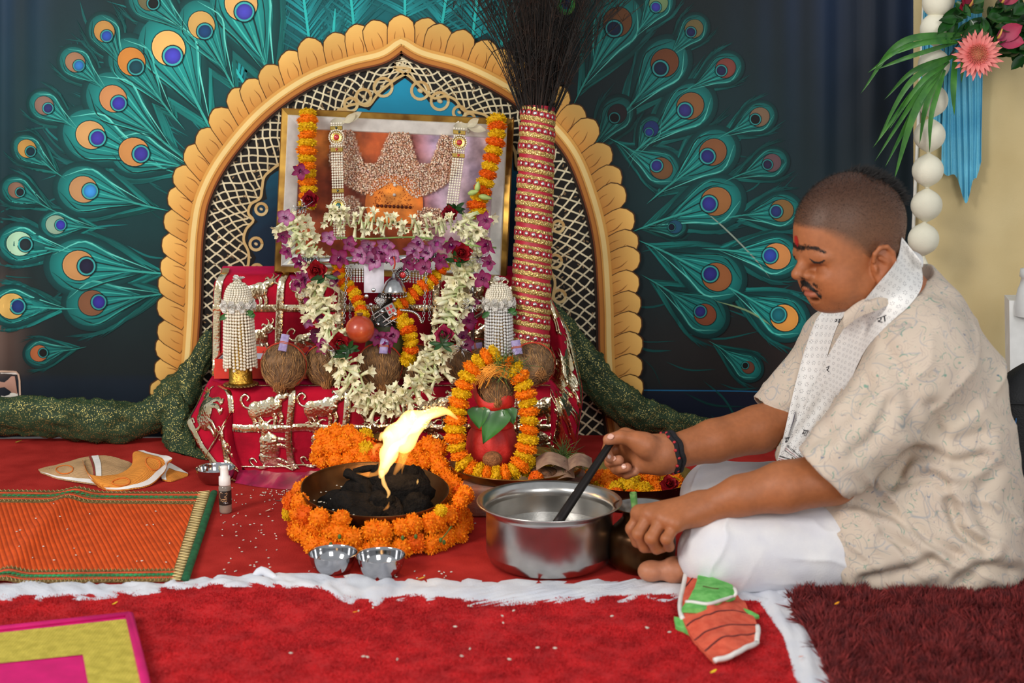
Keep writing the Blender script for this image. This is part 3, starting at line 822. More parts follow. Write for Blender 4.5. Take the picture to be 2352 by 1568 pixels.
for px in (583, 715, 1080, 1200): motif(main_fn(px, (iR0 + iH2) / 2), .08, .1, 1)
for px in (583, 715, 880, 1080): motif(main_fn(px, (iR1 + iH2) / 2), .085, .2, 1)
def patch_fn(f, s0, t0, ls, lt, sg=1):
    def fn(x, y, h): return f(np.clip(s0 - y / ls, 0, 1), np.clip(t0 - sg * x / lt, 0, 1)) + np.array([-.2, -1, .2]) * (.003 + h)
    return fn
motif(patch_fn(Lpatch, .38, .52, .26, .13), .085, .5); motif(patch_fn(Lpatch, .78, .5, .26, .12), .07, .7)
for s_, t_ in ((.1, .5), (.33, .75), (.42, .4), (.62, .5), (.8, .45)): motif(patch_fn(Rpatch, s_, t_, .45, .09, -1), .08, 1.2 * s_ + .4)
# satin lining rucked up under the front corner
m_satin = mat('magenta_satin', '#b3124f', rough=.45, var=.2, vs=25, sheen=.4, col2='#7c0a3a')
mb = MB()
a = curve([G(540, 1112), G(600, 1122), G(680, 1127), G(760, 1120), G(880, 1110), G(1020, 1105)], 60)
rows = []
for i, p in enumerate(a):
    q = P(np.interp(i, [0, 59], [560, 1020]), 1088, 3.095); h = .012 + .012 * fbm(i * .35, 2., 1.)
    rows.append([q + (0, 0, 0.004), q * .6 + p * .4 + (0, 0, h), q * .3 + p * .7 + (0, 0, h * .8 + .004 * math.sin(i * .9)), p + (0, -.002, .004)])
mb.grid(np.array(rows)); mb.build('satin_lining', m_satin, altar)

# ================================================================ framed picture
Yf = 3.345
fr = np.array([P(622, 652, Yf - .03), P(1150, 690, Yf - .03), P(1181, 306, Yf + .035), P(650, 281, Yf + .035)])
frx = nrm(fr[2] - fr[3]); fry = nrm((fr[3] - fr[0]) - frx * ((fr[3] - fr[0]) @ frx)); frn = np.cross(frx, fry)
if frn[1] > 0: frn = -frn
FW = np.linalg.norm(fr[2] - fr[3]); FH = np.linalg.norm(fr[3] - fr[0]) + .004
f0 = fr[3] - fry * FH
f0[2] = max(f0[2], .432)
def FP(u, v, h=0.): return f0 + frx * u * FW + fry * v * FH + frn * h      # u right, v up in 0..1
frame = thing('framed_picture', FP(.5, 0), 'wide silver and gold framed devotional picture standing on the upper step', 'picture frame')
m_gold_fr = mat('aged_gilt', '#a8823a', rough=.35, metal=.85, var=.25, vs=18, col2='#6d4a1e')
m_silver_fr = mat('brushed_silver_moulding', '#dedfda', rough=.35, metal=.15, var=.06, vs=40)
def ring_frame(mb, m0, m1, h0, h1, mi):
    """rectangular moulding between margins m0 (outer) and m1 (inner), in metres"""
    def rc(m, h): return [FP(m / FW, m / FH, h), FP(1 - m / FW, m / FH, h), FP(1 - m / FW, 1 - m / FH, h), FP(m / FW, 1 - m / FH, h)]
    a, b = rc(m0, h0), rc(m1, h1)
    V = np.array(a + b); mb.add(V, [(k, (k + 1) % 4, 4 + (k + 1) % 4, 4 + k) for k in range(4)], mi, None, False)
mb = MB(); ring_frame(mb, 0, 0, -.01, .016, 0); ring_frame(mb, 0, .003, .016, .022, 0); ring_frame(mb, .003, .016, .022, .018, 0)
mb.build('gilt_border', m_gold_fr, frame)
mb = MB(); ring_frame(mb, .0155, .0185, .018, .024, 0); ring_frame(mb, .0185, .044, .024, .008, 0); ring_frame(mb, .044, .046, .008, .003, 0)
mb.build('silver_moulding', m_silver_fr, frame)
# the print: rust and lavender grounds, an orange dome, a pearl-covered crescent
m_pic = mat('printed_picture', '#ffffff', rough=.5, var=.25, vs=28, attr=True, detail=6, spec=.2)
mb = MB(); N1, N2 = 90, 64
uu = np.linspace(.075, .925, N1); wv = np.linspace(.1, .9, N2)
UU, WV = np.meshgrid(uu, wv)
f1 = fbm(UU * 9, WV * 7, 3.)
cl = hx('#7c2a18') * (1 - f1[..., None]) + hx('#d8662c') * f1[..., None]
k = np.clip((UU - .6 + .12 * (WV - .5)) / .12, 0, 1)[..., None]; f2 = fbm(UU * 8 + 5, WV * 6, 8.)[..., None]
cl = cl * (1 - k) + (hx('#b9a8d6') * f2 + hx('#e6c3c0') * (1 - f2)) * k
k2 = np.exp(-((UU - .2) / .1) ** 2 - ((WV - .8) / .12) ** 2)[..., None]; cl = cl * (1 - k2) + hx('#e58a3a') * k2
k3 = (np.exp(-((UU - .3) / .12) ** 2 - ((WV - .5) / .16) ** 2))[..., None] * .7; cl = cl * (1 - k3) + hx('#59170f') * k3
def in_head(u, v):
    x, y = (u - .49) / .27, (v - .68) / .26
    main = (x * x * .92 + (y - .22) ** 2 < 1.0) and y < .8 and not ((x / .38) ** 2 + ((y + 1.05) / .62) ** 2 < 1)
    notch = (abs(x + .38) < .12 + .25 * (y - .1) and y > .05) or (abs(x - .48) < .10 + .22 * (y - .1) and y > .1)
    side = ((u - .31) / .05) ** 2 + ((v - .4) / .09) ** 2 < 1 or ((u - .66) / .07) ** 2 + ((v - .38) / .06) ** 2 < 1
    return (main and not notch) or side
for i_ in range(N2):
    for j_ in range(N1):
        if in_head(UU[i_, j_], WV[i_, j_]): cl[i_, j_] = hx('#cf9f84')
mb.grid(np.array([[FP(u, v, .004) for u in uu] for v in wv]), col=cl)
mb.build('picture_print', m_pic, frame)
mb = MB(); rr = random.Random(4)
cx_, cy_ = .5, .455
t = np.linspace(0, PI, 22)
dome = [(cx_ + .125 * math.cos(x), cy_ - .02 + .2 * math.sin(x) ** .8) for x in t] + [(cx_ - .1, cy_ - .12), (cx_ + .1, cy_ - .12)]
V = [FP(cx_, cy_ + .06, .0135)] + [FP(a, b, .0095) for a, b in dome]
mb.add(V, [(0, 1 + j, 1 + (j + 1) % len(dome)) for j in range(len(dome))], 0, np.array([hx('#ff9c38')] + [hx('#f07c24')] * len(dome)))
for _ in range(150):
    a = rr.uniform(0, PI); r_ = math.sqrt(rr.random()) * .9; u = cx_ + .1 * r_ * math.cos(a); v = cy_ - .02 + .18 * r_ * math.sin(a)
    mb.ball(FP(u, v, .0122), .0012, 5, 3, col=hx('#a34318'))
for v_ in (.55, .49): mb.ball(FP(cx_, cy_ - .46 + v_ + .02, .014), .004, 8, 5, col=hx('#e9dccf'))
for i in range(9): mb.ball(FP(cx_ - .07 + .0175 * i, cy_ - .02, .0128), .0042, 7, 4, col=hx('#6a2a14'))
mb.build('printed_dome', m_pic, frame)
# pearl work: crescent / three-lobed headdress
m_pearl_pic = mat('picture_pearls', '#ffffff', rough=.3, var=.08, attr=True, vs=50, coat=.4)
mb = MB()
cnt = 0
for u in np.arange(.2, .78, .0072):
    for v in np.arange(.3, .9, .0104):
        uu_, vv_ = u + rr.uniform(-.003, .003), v + rr.uniform(-.004, .004)
        if in_head(uu_, vv_):
            cc = [hx('#e8c9a8'), hx('#d9a98a'), hx('#efdcc6'), hx('#c98f6c'), hx('#e3b7a2')][rr.randrange(5)]
            mb.ball(FP(uu_, vv_, .0095 + .004 * rr.random()), .0023 * rr.uniform(.8, 1.2), 6, 3, col=cc)
o = mb.build('pearl_work', m_pearl_pic, frame); o['kind'] = 'stuff'
# picture glass
# ================================================================ FLOWER KIT
def marigold_mesh(name, col, col2, seed, squash=.8, n=190):
    r = np.random.default_rng(seed); mb = MB()
    mb.ball((0, 0, 0), (.8, .8, .8 * squash), 10, 7, 0, hx(col2) * .95)
    g = (1 + 5 ** .5) / 2
    c1, c2 = hx(col), hx(col2)
    for i in range(n):
        z = 1 - 2 * (i + .5) / n; t = 2 * PI * i / g
        d = np.array([math.sqrt(1 - z * z) * math.cos(t), math.sqrt(1 - z * z) * math.sin(t), z]) + r.normal(0, .09, 3)
        d = nrm(d); M = rot_to(d, r.uniform(0, 6.28)); R = r.uniform(.88, 1.06); w = r.uniform(.08, .125)
        a, b = M[:, 0], M[:, 1]; q = d * np.array([1, 1, squash])
        base = q * .55; 
        V = [base, q * R * .85 + a * w + b * .05, q * R * 1.0 + b * w * .9, q * R * .86 - a * w + b * .02, q * R * .72 - b * w * .5]
        k = r.uniform(.0, 1.); cc = c1 * k + c2 * (1 - k)
        mb.add(V, [(0, 1, 2, 3), (4, 1, 2, 3)], 0, np.array([cc * .55, cc, cc * 1.08, cc, cc * .8]), False)
    return mb.mesh(name, m_petal)
m_petal = mat('marigold_petal', '#ffffff', rough=.7, var=.06, vs=40, attr=True, sss=.0, spec=.25)
MG_O = [marigold_mesh('marigold_orange', '#ff9a0c', '#f77c02', s) for s in (1, 2, 3)]
MG_D = [marigold_mesh('marigold_deep', '#f97f08', '#e85e02', s) for s in (4, 5)]
MG_Y = [marigold_mesh('marigold_yellow', '#f7cf14', '#e0ac06', s) for s in (6, 7, 8)]
def string_marigolds(parent, path, kinds, r, step, jit=.15, squash=.55, seed=0, name='marigold', wob=.0):
    rr = random.Random(seed); n = max(2, int(round(length(path) / step))); p = resample(path, n); tg = np.gradient(p, axis=0)
    for i in range(n):
        me = rr.choice(kinds[i % len(kinds)])
        M = rot_to(tg[i], rr.uniform(0, 6)) @ np.array(Matrix.Rotation(rr.gauss(0, jit), 3, 'X'))
        s = r * rr.uniform(.9, 1.1)
        A = M @ np.diag([s, s, s * squash / .8])
        o = bpy.data.objects.new(name, me); scene.collection.objects.link(o)
        w = p[i] + np.array([rr.gauss(0, 1), rr.gauss(0, 1), rr.gauss(0, 1)]) * wob
        o.parent = parent; B4 = np.eye(4); B4[:3, :3] = A; B4[:3, 3] = w - WORLD_AT[parent.name]
        o.matrix_local = Matrix(B4.tolist())
def thread(parent, path, r=.0008, m=None, name='string'):
    mb = MB(); mb.tube(path, r, 5); return mb.build(name, m or m_string, parent)
m_string = mat('cotton_string', '#d8d2bd', rough=.9)
m_tube = mat('tuberose_petal', '#ffffff', rough=.55, var=.04, vs=60, attr=True, spec=.35)
def tuberose_mesh(name, seed, opn):
    r = np.random.default_rng(seed); mb = MB()
    g, w = hx('#aabf72'), hx('#f4eec8')
    t = np.linspace(0, 1, 6)
    path = np.stack([.12 * np.sin(t * 1.6) * r.uniform(-1, 1), .12 * np.sin(t * 1.6), t * .78], 1)
    col = g * (1 - t[:, None] ** .7) + w * t[:, None] ** .7
    mb.tube(path, np.array([.05, .062, .07, .085, .10, .12]), 6, col=col, cap=False)
    e = path[-1]
    for k in range(6):
        a = 2 * PI * k / 6 + r.uniform(-.2, .2); d = np.array([math.cos(a), math.sin(a), 0]); q = np.array([-d[1], d[0], 0])
        o_ = opn * r.uniform(.75, 1.2); l = r.uniform(.3, .4)
        p0 = e + d * .09; p1 = p0 + d * l * .45 * o_ + np.array([0, 0, l * .5]); p2 = p0 + d * l * o_ * 1.1 + np.array([0, 0, l * (.95 - .5 * o_)])
        V = [p0 - q * .06, p0 + q * .06, p1 + q * .10, p1 - q * .10, p1 + d * .02 * o_, p2]
        mb.add(V, [(0, 1, 4), (1, 2, 4), (2, 5, 4), (5, 3, 4), (3, 0, 4)], 0, np.array([w * .95, w * .95, w, w, w * .93, w * 1.02]))
    return mb.mesh(name, m_tube)
def bud_mesh(name, seed):
    mb = MB(); t = np.linspace(0, 1, 8); g, w = hx('#b4c584'), hx('#efe9cb')
    path = np.stack([.0 * t, .14 * np.sin(t * 1.8), t], 1)
    mb.tube(path, np.array([.045, .055, .06, .07, .095, .11, .085, .02]), 6, col=g * (1 - t[:, None]) + w * t[:, None])
    return mb.mesh(name, m_tube)
TUB = [tuberose_mesh('tuberose', s, o) for s, o in ((1, .75), (2, .45), (3, .22), (4, .55))] + [bud_mesh('tuberose_bud', 1)]
m_orchid = mat('orchid_petal', '#ffffff', rough=.6, var=.05, vs=60, attr=True, spec=.15)
def leafpatch(mb, p0, d, nrm_, ln, w, c0, c1, curl=.25, n=6, c_edge=None, mi=0, fold=0., pt=False):
    """a petal or leaf: grid n x 5, tip along d, cupped"""
    d = nrm(d); nn = nrm(np.asarray(nrm_) - d * (np.asarray(nrm_) @ d)); q = np.cross(d, nn)
    rows = []; cols = []
    for i in range(n):
        t = i / (n - 1); ww = w * (math.sin(PI * min(1, t * .93 + .07)) ** .75) * .5
        if pt: ww = w * .5 * min(1, t * 5 + .3) ** .6 * max(0, 1 - t ** 1.7)
        c = p0 + d * ln * t + nn * curl * ln * t * t
        rows.append([c + q * ww * s_ + nn * (abs(s_) ** 2 * (.12 * w + fold * ww)) for s_ in (-1, -.5, 0, .5, 1)])
        cc = c0 * (1 - t) + c1 * t; ce = cc if c_edge is None else cc * .4 + c_edge * .6
        cols.append([ce, cc, cc * .9, cc, ce])
    mb.grid(np.array(rows), col=np.array(cols), mi=mi)
def orchid_mesh(name, seed, pale=0.):
    r = np.random.default_rng(seed); mb = MB(); pu, wh, dk = hx('#8a0652'), hx('#e6d6e4'), hx('#4a0440')
    pu = pu * (1 - pale) + hx('#b8509c') * pale
    for k in range(5):
        a = PI / 2 + 2 * PI * k / 5 + r.uniform(-.15, .15); d = np.array([math.cos(a), math.sin(a), .25])
        wide = .8 if k in (1, 4) else .52
        leafpatch(mb, np.zeros(3), d, (0, 0, 1), r.uniform(.85, 1.05), wide, wh * (.12 + .8 * pale) + pu * (.88 - .8 * pale), pu, r.uniform(-.1, .35), c_edge=pu)
    leafpatch(mb, np.array([0, 0, .05]), np.array([0, -.45, .7]), (0, .6, .4), .62, .5, dk, pu, .5, c_edge=dk)
    leafpatch(mb, np.array([0, 0, .05]), np.array([.35, -.2, .6]), (-1, .2, .2), .4, .35, dk, pu, .4)
    leafpatch(mb, np.array([0, 0, .05]), np.array([-.35, -.2, .6]), (1, .2, .2), .4, .35, dk, pu, .4)
    mb.ball((0, .03, .16), (.07, .07, .13), 6, 4, col=wh)
    mb.tube(curve([(0, 0, .02), (.02, .05, -.3), (.05, .2, -.6)], 6), .045, 5, col=hx('#cdd3a6'))
    return mb.mesh(name, m_orchid)
ORC = [orchid_mesh('orchid', 1), orchid_mesh('orchid', 2, .08), orchid_mesh('orchid', 3, .55)]
m_rose = mat('rose_petal', '#ffffff', rough=.6, var=.12, vs=50, attr=True, spec=.3)
def rose_mesh(name, seed, c, c2):
    r = np.random.default_rng(seed); mb = MB(); c, c2 = hx(c), hx(c2)
    for i in range(22):
        f = i / 21.; a = i * 2.4; rad = .08 + .5 * f; d = np.array([math.cos(a), math.sin(a), 0]); tilt = 1.5 - 1.0 * f
        dd = d * math.cos(tilt) + np.array([0, 0, math.sin(tilt)])
        leafpatch(mb, d * rad * .35 + np.array([0, 0, -.25 * f]), dd, -d, .62 + .25 * f, .45 + .5 * f, c2, c, -.25 if f > .6 else .15, n=5, c_edge=c * .8)
    mb.ball((0, 0, -.12), (.3, .3, .25), 8, 5, col=c2 * .6)
    for k in range(5):
        a = k * 1.256; leafpatch(mb, np.array([0, 0, -.35]), np.array([math.cos(a), math.sin(a), -.1]), (0, 0, 1), .7, .25, hx('#2c5a22'), hx('#3f7a2c'), -.2)
    return mb.mesh(name, m_rose)
ROS = [rose_mesh('rose', 1, '#b3121f', '#6d0612'), rose_mesh('rose', 2, '#a30f25', '#5d0413'), rose_mesh('rose', 3, '#b22a55', '#7a1236')]

# ---------------------------------------------------------------- marigold strings hung on the frame
def loc_of(p): return tuple(np.asarray(p, float))
YS = 3.30
pa = curve([FP(.12, 1.06, .028), FP(.122, .85, .03), FP(.135, .62, .032), FP(.15, .46, .034)], 60)
pa = curve([P(707, 262, 3.335), P(706, 300, 3.315), P(704, 380, 3.305), P(709, 440, 3.30), P(706, 470, 3.295)], 60)
t = thing('marigold_string', pa[-1], 'yellow and orange marigold string hanging by the pearl strap with green and red gems', 'garland', 'marigold strings on the picture frame')
thread(t, pa); string_marigolds(t, pa, [MG_Y, MG_O], .0245, .0165, seed=1, jit=.1)
pb = curve([P(1140, 276, 3.335), P(1142, 310, 3.315), P(1130, 360, 3.305), P(1115, 420, 3.30), P(1095, 470, 3.295), P(1098, 490, 3.29)], 60)
t = thing('marigold_string', pb[-1], 'yellow and orange marigold string hanging at the frame corner next to the wrapped pole', 'garland', 'marigold strings on the picture frame')
thread(t, pb); string_marigolds(t, pb, [MG_Y, MG_D], .0245, .0178, seed=2, jit=.1)

# ---------------------------------------------------------------- pearl straps
m_pearl = mat('ivory_pearl', '#eae2cd', rough=.22, var=.05, vs=60, coat=.5)
m_gemr = mat('red_gem', '#b8121a', rough=.1, coat=1., var=.1)
m_gemg = mat('green_gem', '#0c5f52', rough=.1, coat=1., var=.1)
m_gold = mat('gold_setting', '#d8b25a', rough=.25, metal=1., var=.1)
m_silver = mat('polished_silver', '#cfcfce', rough=.2, metal=1., var=.12, vs=40, col2='#9a9a98')
def bead(mb, p, r, n=7, m=5): mb.ball(p, r, n, m)
def strap(pts, label, gems):
    path = curve(pts, 80); t = thing('pearl_strap', path[-1], label, 'pearl strap', 'pearl straps on the picture frame')
    L = length(path); n = int(L / .0058); p = resample(path, n); tg = np.gradient(p, axis=0)
    side = nrm(np.cross(nrm(p[-1] - p[0]), frn)); out = frn
    mb = MB()
    for i in range(n):
        for k in (-2, -1, 0, 1, 2): bead(mb, p[i] + side * k * .0056 + out * .003, .0028)
    o = mb.build('pearl_rows', m_pearl, t)
    for f, m_, big in gems:
        c = path[int(f * 79)] + out * .007; q = rot_to(out)
        if big:
            mb = MB(); mb.lathe([(.0001, .0), (.016, .0), (.017, .002), (.012, .004), (.0001, .004)], 24, c - out * .003, axis=out); md = mb.build('medallion', m_gold, t)
            mb = MB()
            for rad, k in ((.0165, 22), (.0115, 16)):
                for j in range(k):
                    a = 2 * PI * j / k; bead(mb, c + q[:, 0] * rad * math.cos(a) + q[:, 1] * rad * math.sin(a) + out * .002, .0022 if rad > .014 else .0017)
            mb.build('pearl_ring', m_pearl, md)
            mb = MB(); mb.ball(c + out * .002, (.007, .007, .004), 12, 6, M3=q); mb.build('gemstone', m_, md)
        else:
            mb = MB(); mb.box(c - out * .001, (.029, .010, .004), M3=np.stack([side, nrm(tg[0]), out], 1), bevel=.001); md = mb.build('clasp_bar', m_gold, t)
            mb = MB(); mb.ball(c + out * .002, .0035, 8, 5); mb.build('gemstone', m_, md)
    return t
m_gemk = mat('dark_gem', '#23301c', rough=.1, coat=1.)
strap([P(773, 284, 3.33), P(774, 340, 3.31), P(776, 420, 3.302), P(779, 500, 3.285), P(780, 548, 3.27)], 'pearl strap with a red gem above and a green gem below', [(.06, m_gemk, 0), (.16, m_gemr, 1), (.27, m_gemr, 0), (.56, m_gemk, 0), (.66, m_gemg, 1)])
strap([P(1055, 296, 3.33), P(1055, 340, 3.315), P(1048, 400, 3.305), P(1040, 460, 3.295), P(1036, 500, 3.28)], 'pearl strap with a single red gem, nearer the wrapped pole', [(.06, m_gemk, 0), (.2, m_gemr, 1), (.34, m_gemr, 0)])
# loops of pearls and bows that hold the straps on top of the frame
m_bow = mat('sheer_ribbon', '#c9bfa2', rough=.5, var=.1, alpha=.75)
for (x, y, dx, lab) in ((792, 278, 1, 'looped pearl cord and sheer bow on the frame top above the green gem strap'), (1052, 288, -1, 'looped pearl cord and sheer bow on the frame top above the single gem strap')):
    t = thing('pearl_loop', P(x, y, 3.36), lab, 'pearl cord')
    mb = MB()
    for k, (ox, oy) in enumerate(((0, 0), (6, 5))):
        pth = resample(curve([P(x - 20 * dx + ox, y + 14, 3.36), P(x - 8 * dx + ox, y - 2 - oy, 3.365), P(x + 12 * dx + ox, y - oy, 3.37), P(x + 30 * dx, y + 14, 3.38)] if dx > 0 else [P(x - 28 + ox, y + 16, 3.38), P(x - 14 + ox, y - 4 - oy, 3.365), P(x + 6 + ox, y - 2, 3.36), P(x + 24, y + 14, 3.35)], 30), 12)
        for q in pth: bead(mb, q, .0042)
    mb.build('pearl_cord', m_pearl, t)
    mb = MB()
    bx = x + (22 if dx < 0 else 0)
    for (ax, ay, ln) in ((-34, 4, 1), (30, -14, 1), (44, 16 if dx < 0 else -18, 1)):
        p0 = P(bx, y + 2, 3.345); p1 = P(bx + ax, y + ay, 3.335)
        leafpatch(mb, p0, p1 - p0, (0, -1, .4), np.linalg.norm(p1 - p0), .02, np.ones(3), np.ones(3), .2)
    mb.build('ribbon_bow', m_bow, t)

# ---------------------------------------------------------------- tuberose garland with orchids and roses
tub_path = curve([P(668, 492, 3.25), P(690, 545, 3.22), P(722, 620, 3.19), P(738, 690, 3.16), P(762, 760, 3.12), P(792, 826, 3.075), P(836, 895, 3.045), P(890, 928, 3.035), P(945, 905, 3.045), P(996, 850, 3.07), P(1020, 790, 3.10), P(1040, 715, 3.15), P(1058, 640, 3.19), P(1078, 560, 3.22), P(1086, 486, 3.25)], 200)
gar = thing('tuberose_garland', tub_path[95], 'long looped garland of cream tuberoses trimmed with purple orchids and roses', 'garland')
thread(gar, tub_path, .0012)
def string_tuberoses(parent, path, step, ln, spread, seed, down=.5, amp=.012, side_bias=0.):
    rr = random.Random(seed); n = int(length(path) / step); p = resample(path, n); tg = np.gradient(p, axis=0)
    for i in range(n):
        t_ = nrm(tg[i]); out = np.array([0, -1, 0.]); sd = nrm(np.cross(t_, out))
        a = rr.uniform(-1, 1); fwd = rr.uniform(.1, .9)
        d = nrm(sd * a * spread + out * fwd * .8 + t_ * rr.uniform(.1, .6) * side_bias + np.array([0, 0, -down * rr.random()]))
        me = TUB[rr.choice((0, 0, 1, 1, 2, 3, 3, 4))]
        l = ln * rr.uniform(.8, 1.15)
        place('tuberose', me, parent, p[i] + sd * rr.uniform(-1, 1) * amp - d * l * .25 + out * .004, rot_to(d, rr.uniform(0, 6)), l)
string_tuberoses(gar, tub_path,   .0036, .046, 1.4, 3, down=.6, amp=.017)
top_path = curve([P(745, 500, 3.24), P(820, 508, 3.225), P(900, 520, 3.22), P(980, 522, 3.225), P(1055, 512, 3.24)], 60)
top = thing('tuberose_cross_garland', top_path[30], 'short straight row of tuberoses with hanging purple orchids across the picture', 'garland')
string_tuberoses(top, top_path, .0050, .036, 1.0, 9, down=.3, amp=.013)
thread(top, top_path, .001)
mb = MB(); mb.tube(curve([P(755, 545, 3.2), P(850, 548, 3.19), P(960, 545, 3.19), P(1070, 562, 3.18), P(1140, 569, 3.18)], 30), .0022, 6); mb.build('stem', mat('green_stem', '#7f9c4e', rough=.6, var=.15), top)
def orchids(parent, lst, r, seed, Y):
    rr = random.Random(seed)
    for (x, y, *o_) in lst:
        d = nrm(np.array([rr.uniform(-.7, .7), -1, rr.uniform(-.6, .3)]))
        place('orchid', rr.choice(ORC), parent, P(x, y, Y if not o_ else o_[0]), rot_to(d, rr.uniform(0, 6.3)), r * rr.uniform(.85, 1.15))
orchids(gar, [(655, 498), (648, 540), (662, 575), (690, 392, 3.27), (700, 640), (688, 650), (712, 700), (705, 735), (722, 765), (730, 720), (755, 545, 3.18), (770, 640, 3.17), (690, 600), (1115, 505), (1120, 560), (1125, 600), (1108, 640), (1085, 690), (1078, 735), (1062, 770), (1070, 790), (1050, 745), (718, 810), (745, 795, 3.1)], .024, 5, 3.17)
orchids(top, [(800, 560), (830, 585), (860, 598), (885, 560), (905, 590), (935, 600), (965, 555), (985, 580), (1000, 555), (1010, 600), (780, 590), (845, 562), (950, 572), (1035, 560), (870, 580), (975, 612)], .026, 6, 3.165)
for (x, y, Y, k, s) in ((727, 620, 3.12, 0, .026), (780, 787, 3.06, 0, .027), (1060, 580, 3.17, 0, .026), (1020, 768, 3.07, 2, .025), (712, 458, 3.26, 1, .024), (1032, 490, 3.24, 1, .022)):
    place('rose', ROS[k], gar, P(x, y, Y), rot_to((random.uniform(-.4, .4), -1, random.uniform(-.1, .5))), s)
m_tinsel = mat('silver_tinsel', '#d6d6d6', rough=.25, metal=1., var=.2)
m_leafg = mat('dark_leaf', '#24501f', rough=.45, var=.2, vs=30, attr=True)
for (x, y, Y) in ((690, 478, 3.24), (700, 475, 3.25), (1100, 592, 3.16), (1080, 700, 3.14), (1060, 800, 3.07), (775, 808, 3.05)):
    mb = MB(); c = P(x, y, Y)
    for k in range(16):
        d = nrm(np.array([random.uniform(-1, 1), random.uniform(-.7, .1), random.uniform(-.7, .7)])); mb.tube([c, c + d * random.uniform(.012, .026)], .0007, 4)
    mb.build('tinsel_spray', m_tinsel, gar)
for (x, y, Y) in ((745, 632, 3.12), (800, 800, 3.05), (1015, 790, 3.06), (1048, 600, 3.17), (1044, 480, 3.245), (795, 812, 3.05)):
    mb = MB(); c = P(x, y, Y)
    for k in range(7):
        d = nrm(np.array([random.uniform(-1, 1), random.uniform(-.4, .1), random.uniform(-.5, .5)])); leafpatch(mb, c, d, (0, -1, .3), random.uniform(.022, .034), .010, hx('#c9d9c0'), np.ones(3), .2)
    mb.build('leaf_spray', m_leafg, gar)
# green pods and buds on the marigold string end
mb = MB()
for (x, y, ax, ay) in ((1075, 445, 24, -6), (1100, 450, 30, 6), (1095, 440, 4, -24)):
    p0, p1 = P(x, y, 3.27), P(x + ax, y + ay, 3.265); mb.tube(resample([p0, (p0 + p1) / 2, p1], 6), np.array([.003, .006, .007, .006, .004, .001]), 7)
mb.build('orchid_bud', mat('green_bud', '#a9bd6a', rough=.5, var=.15), gar)
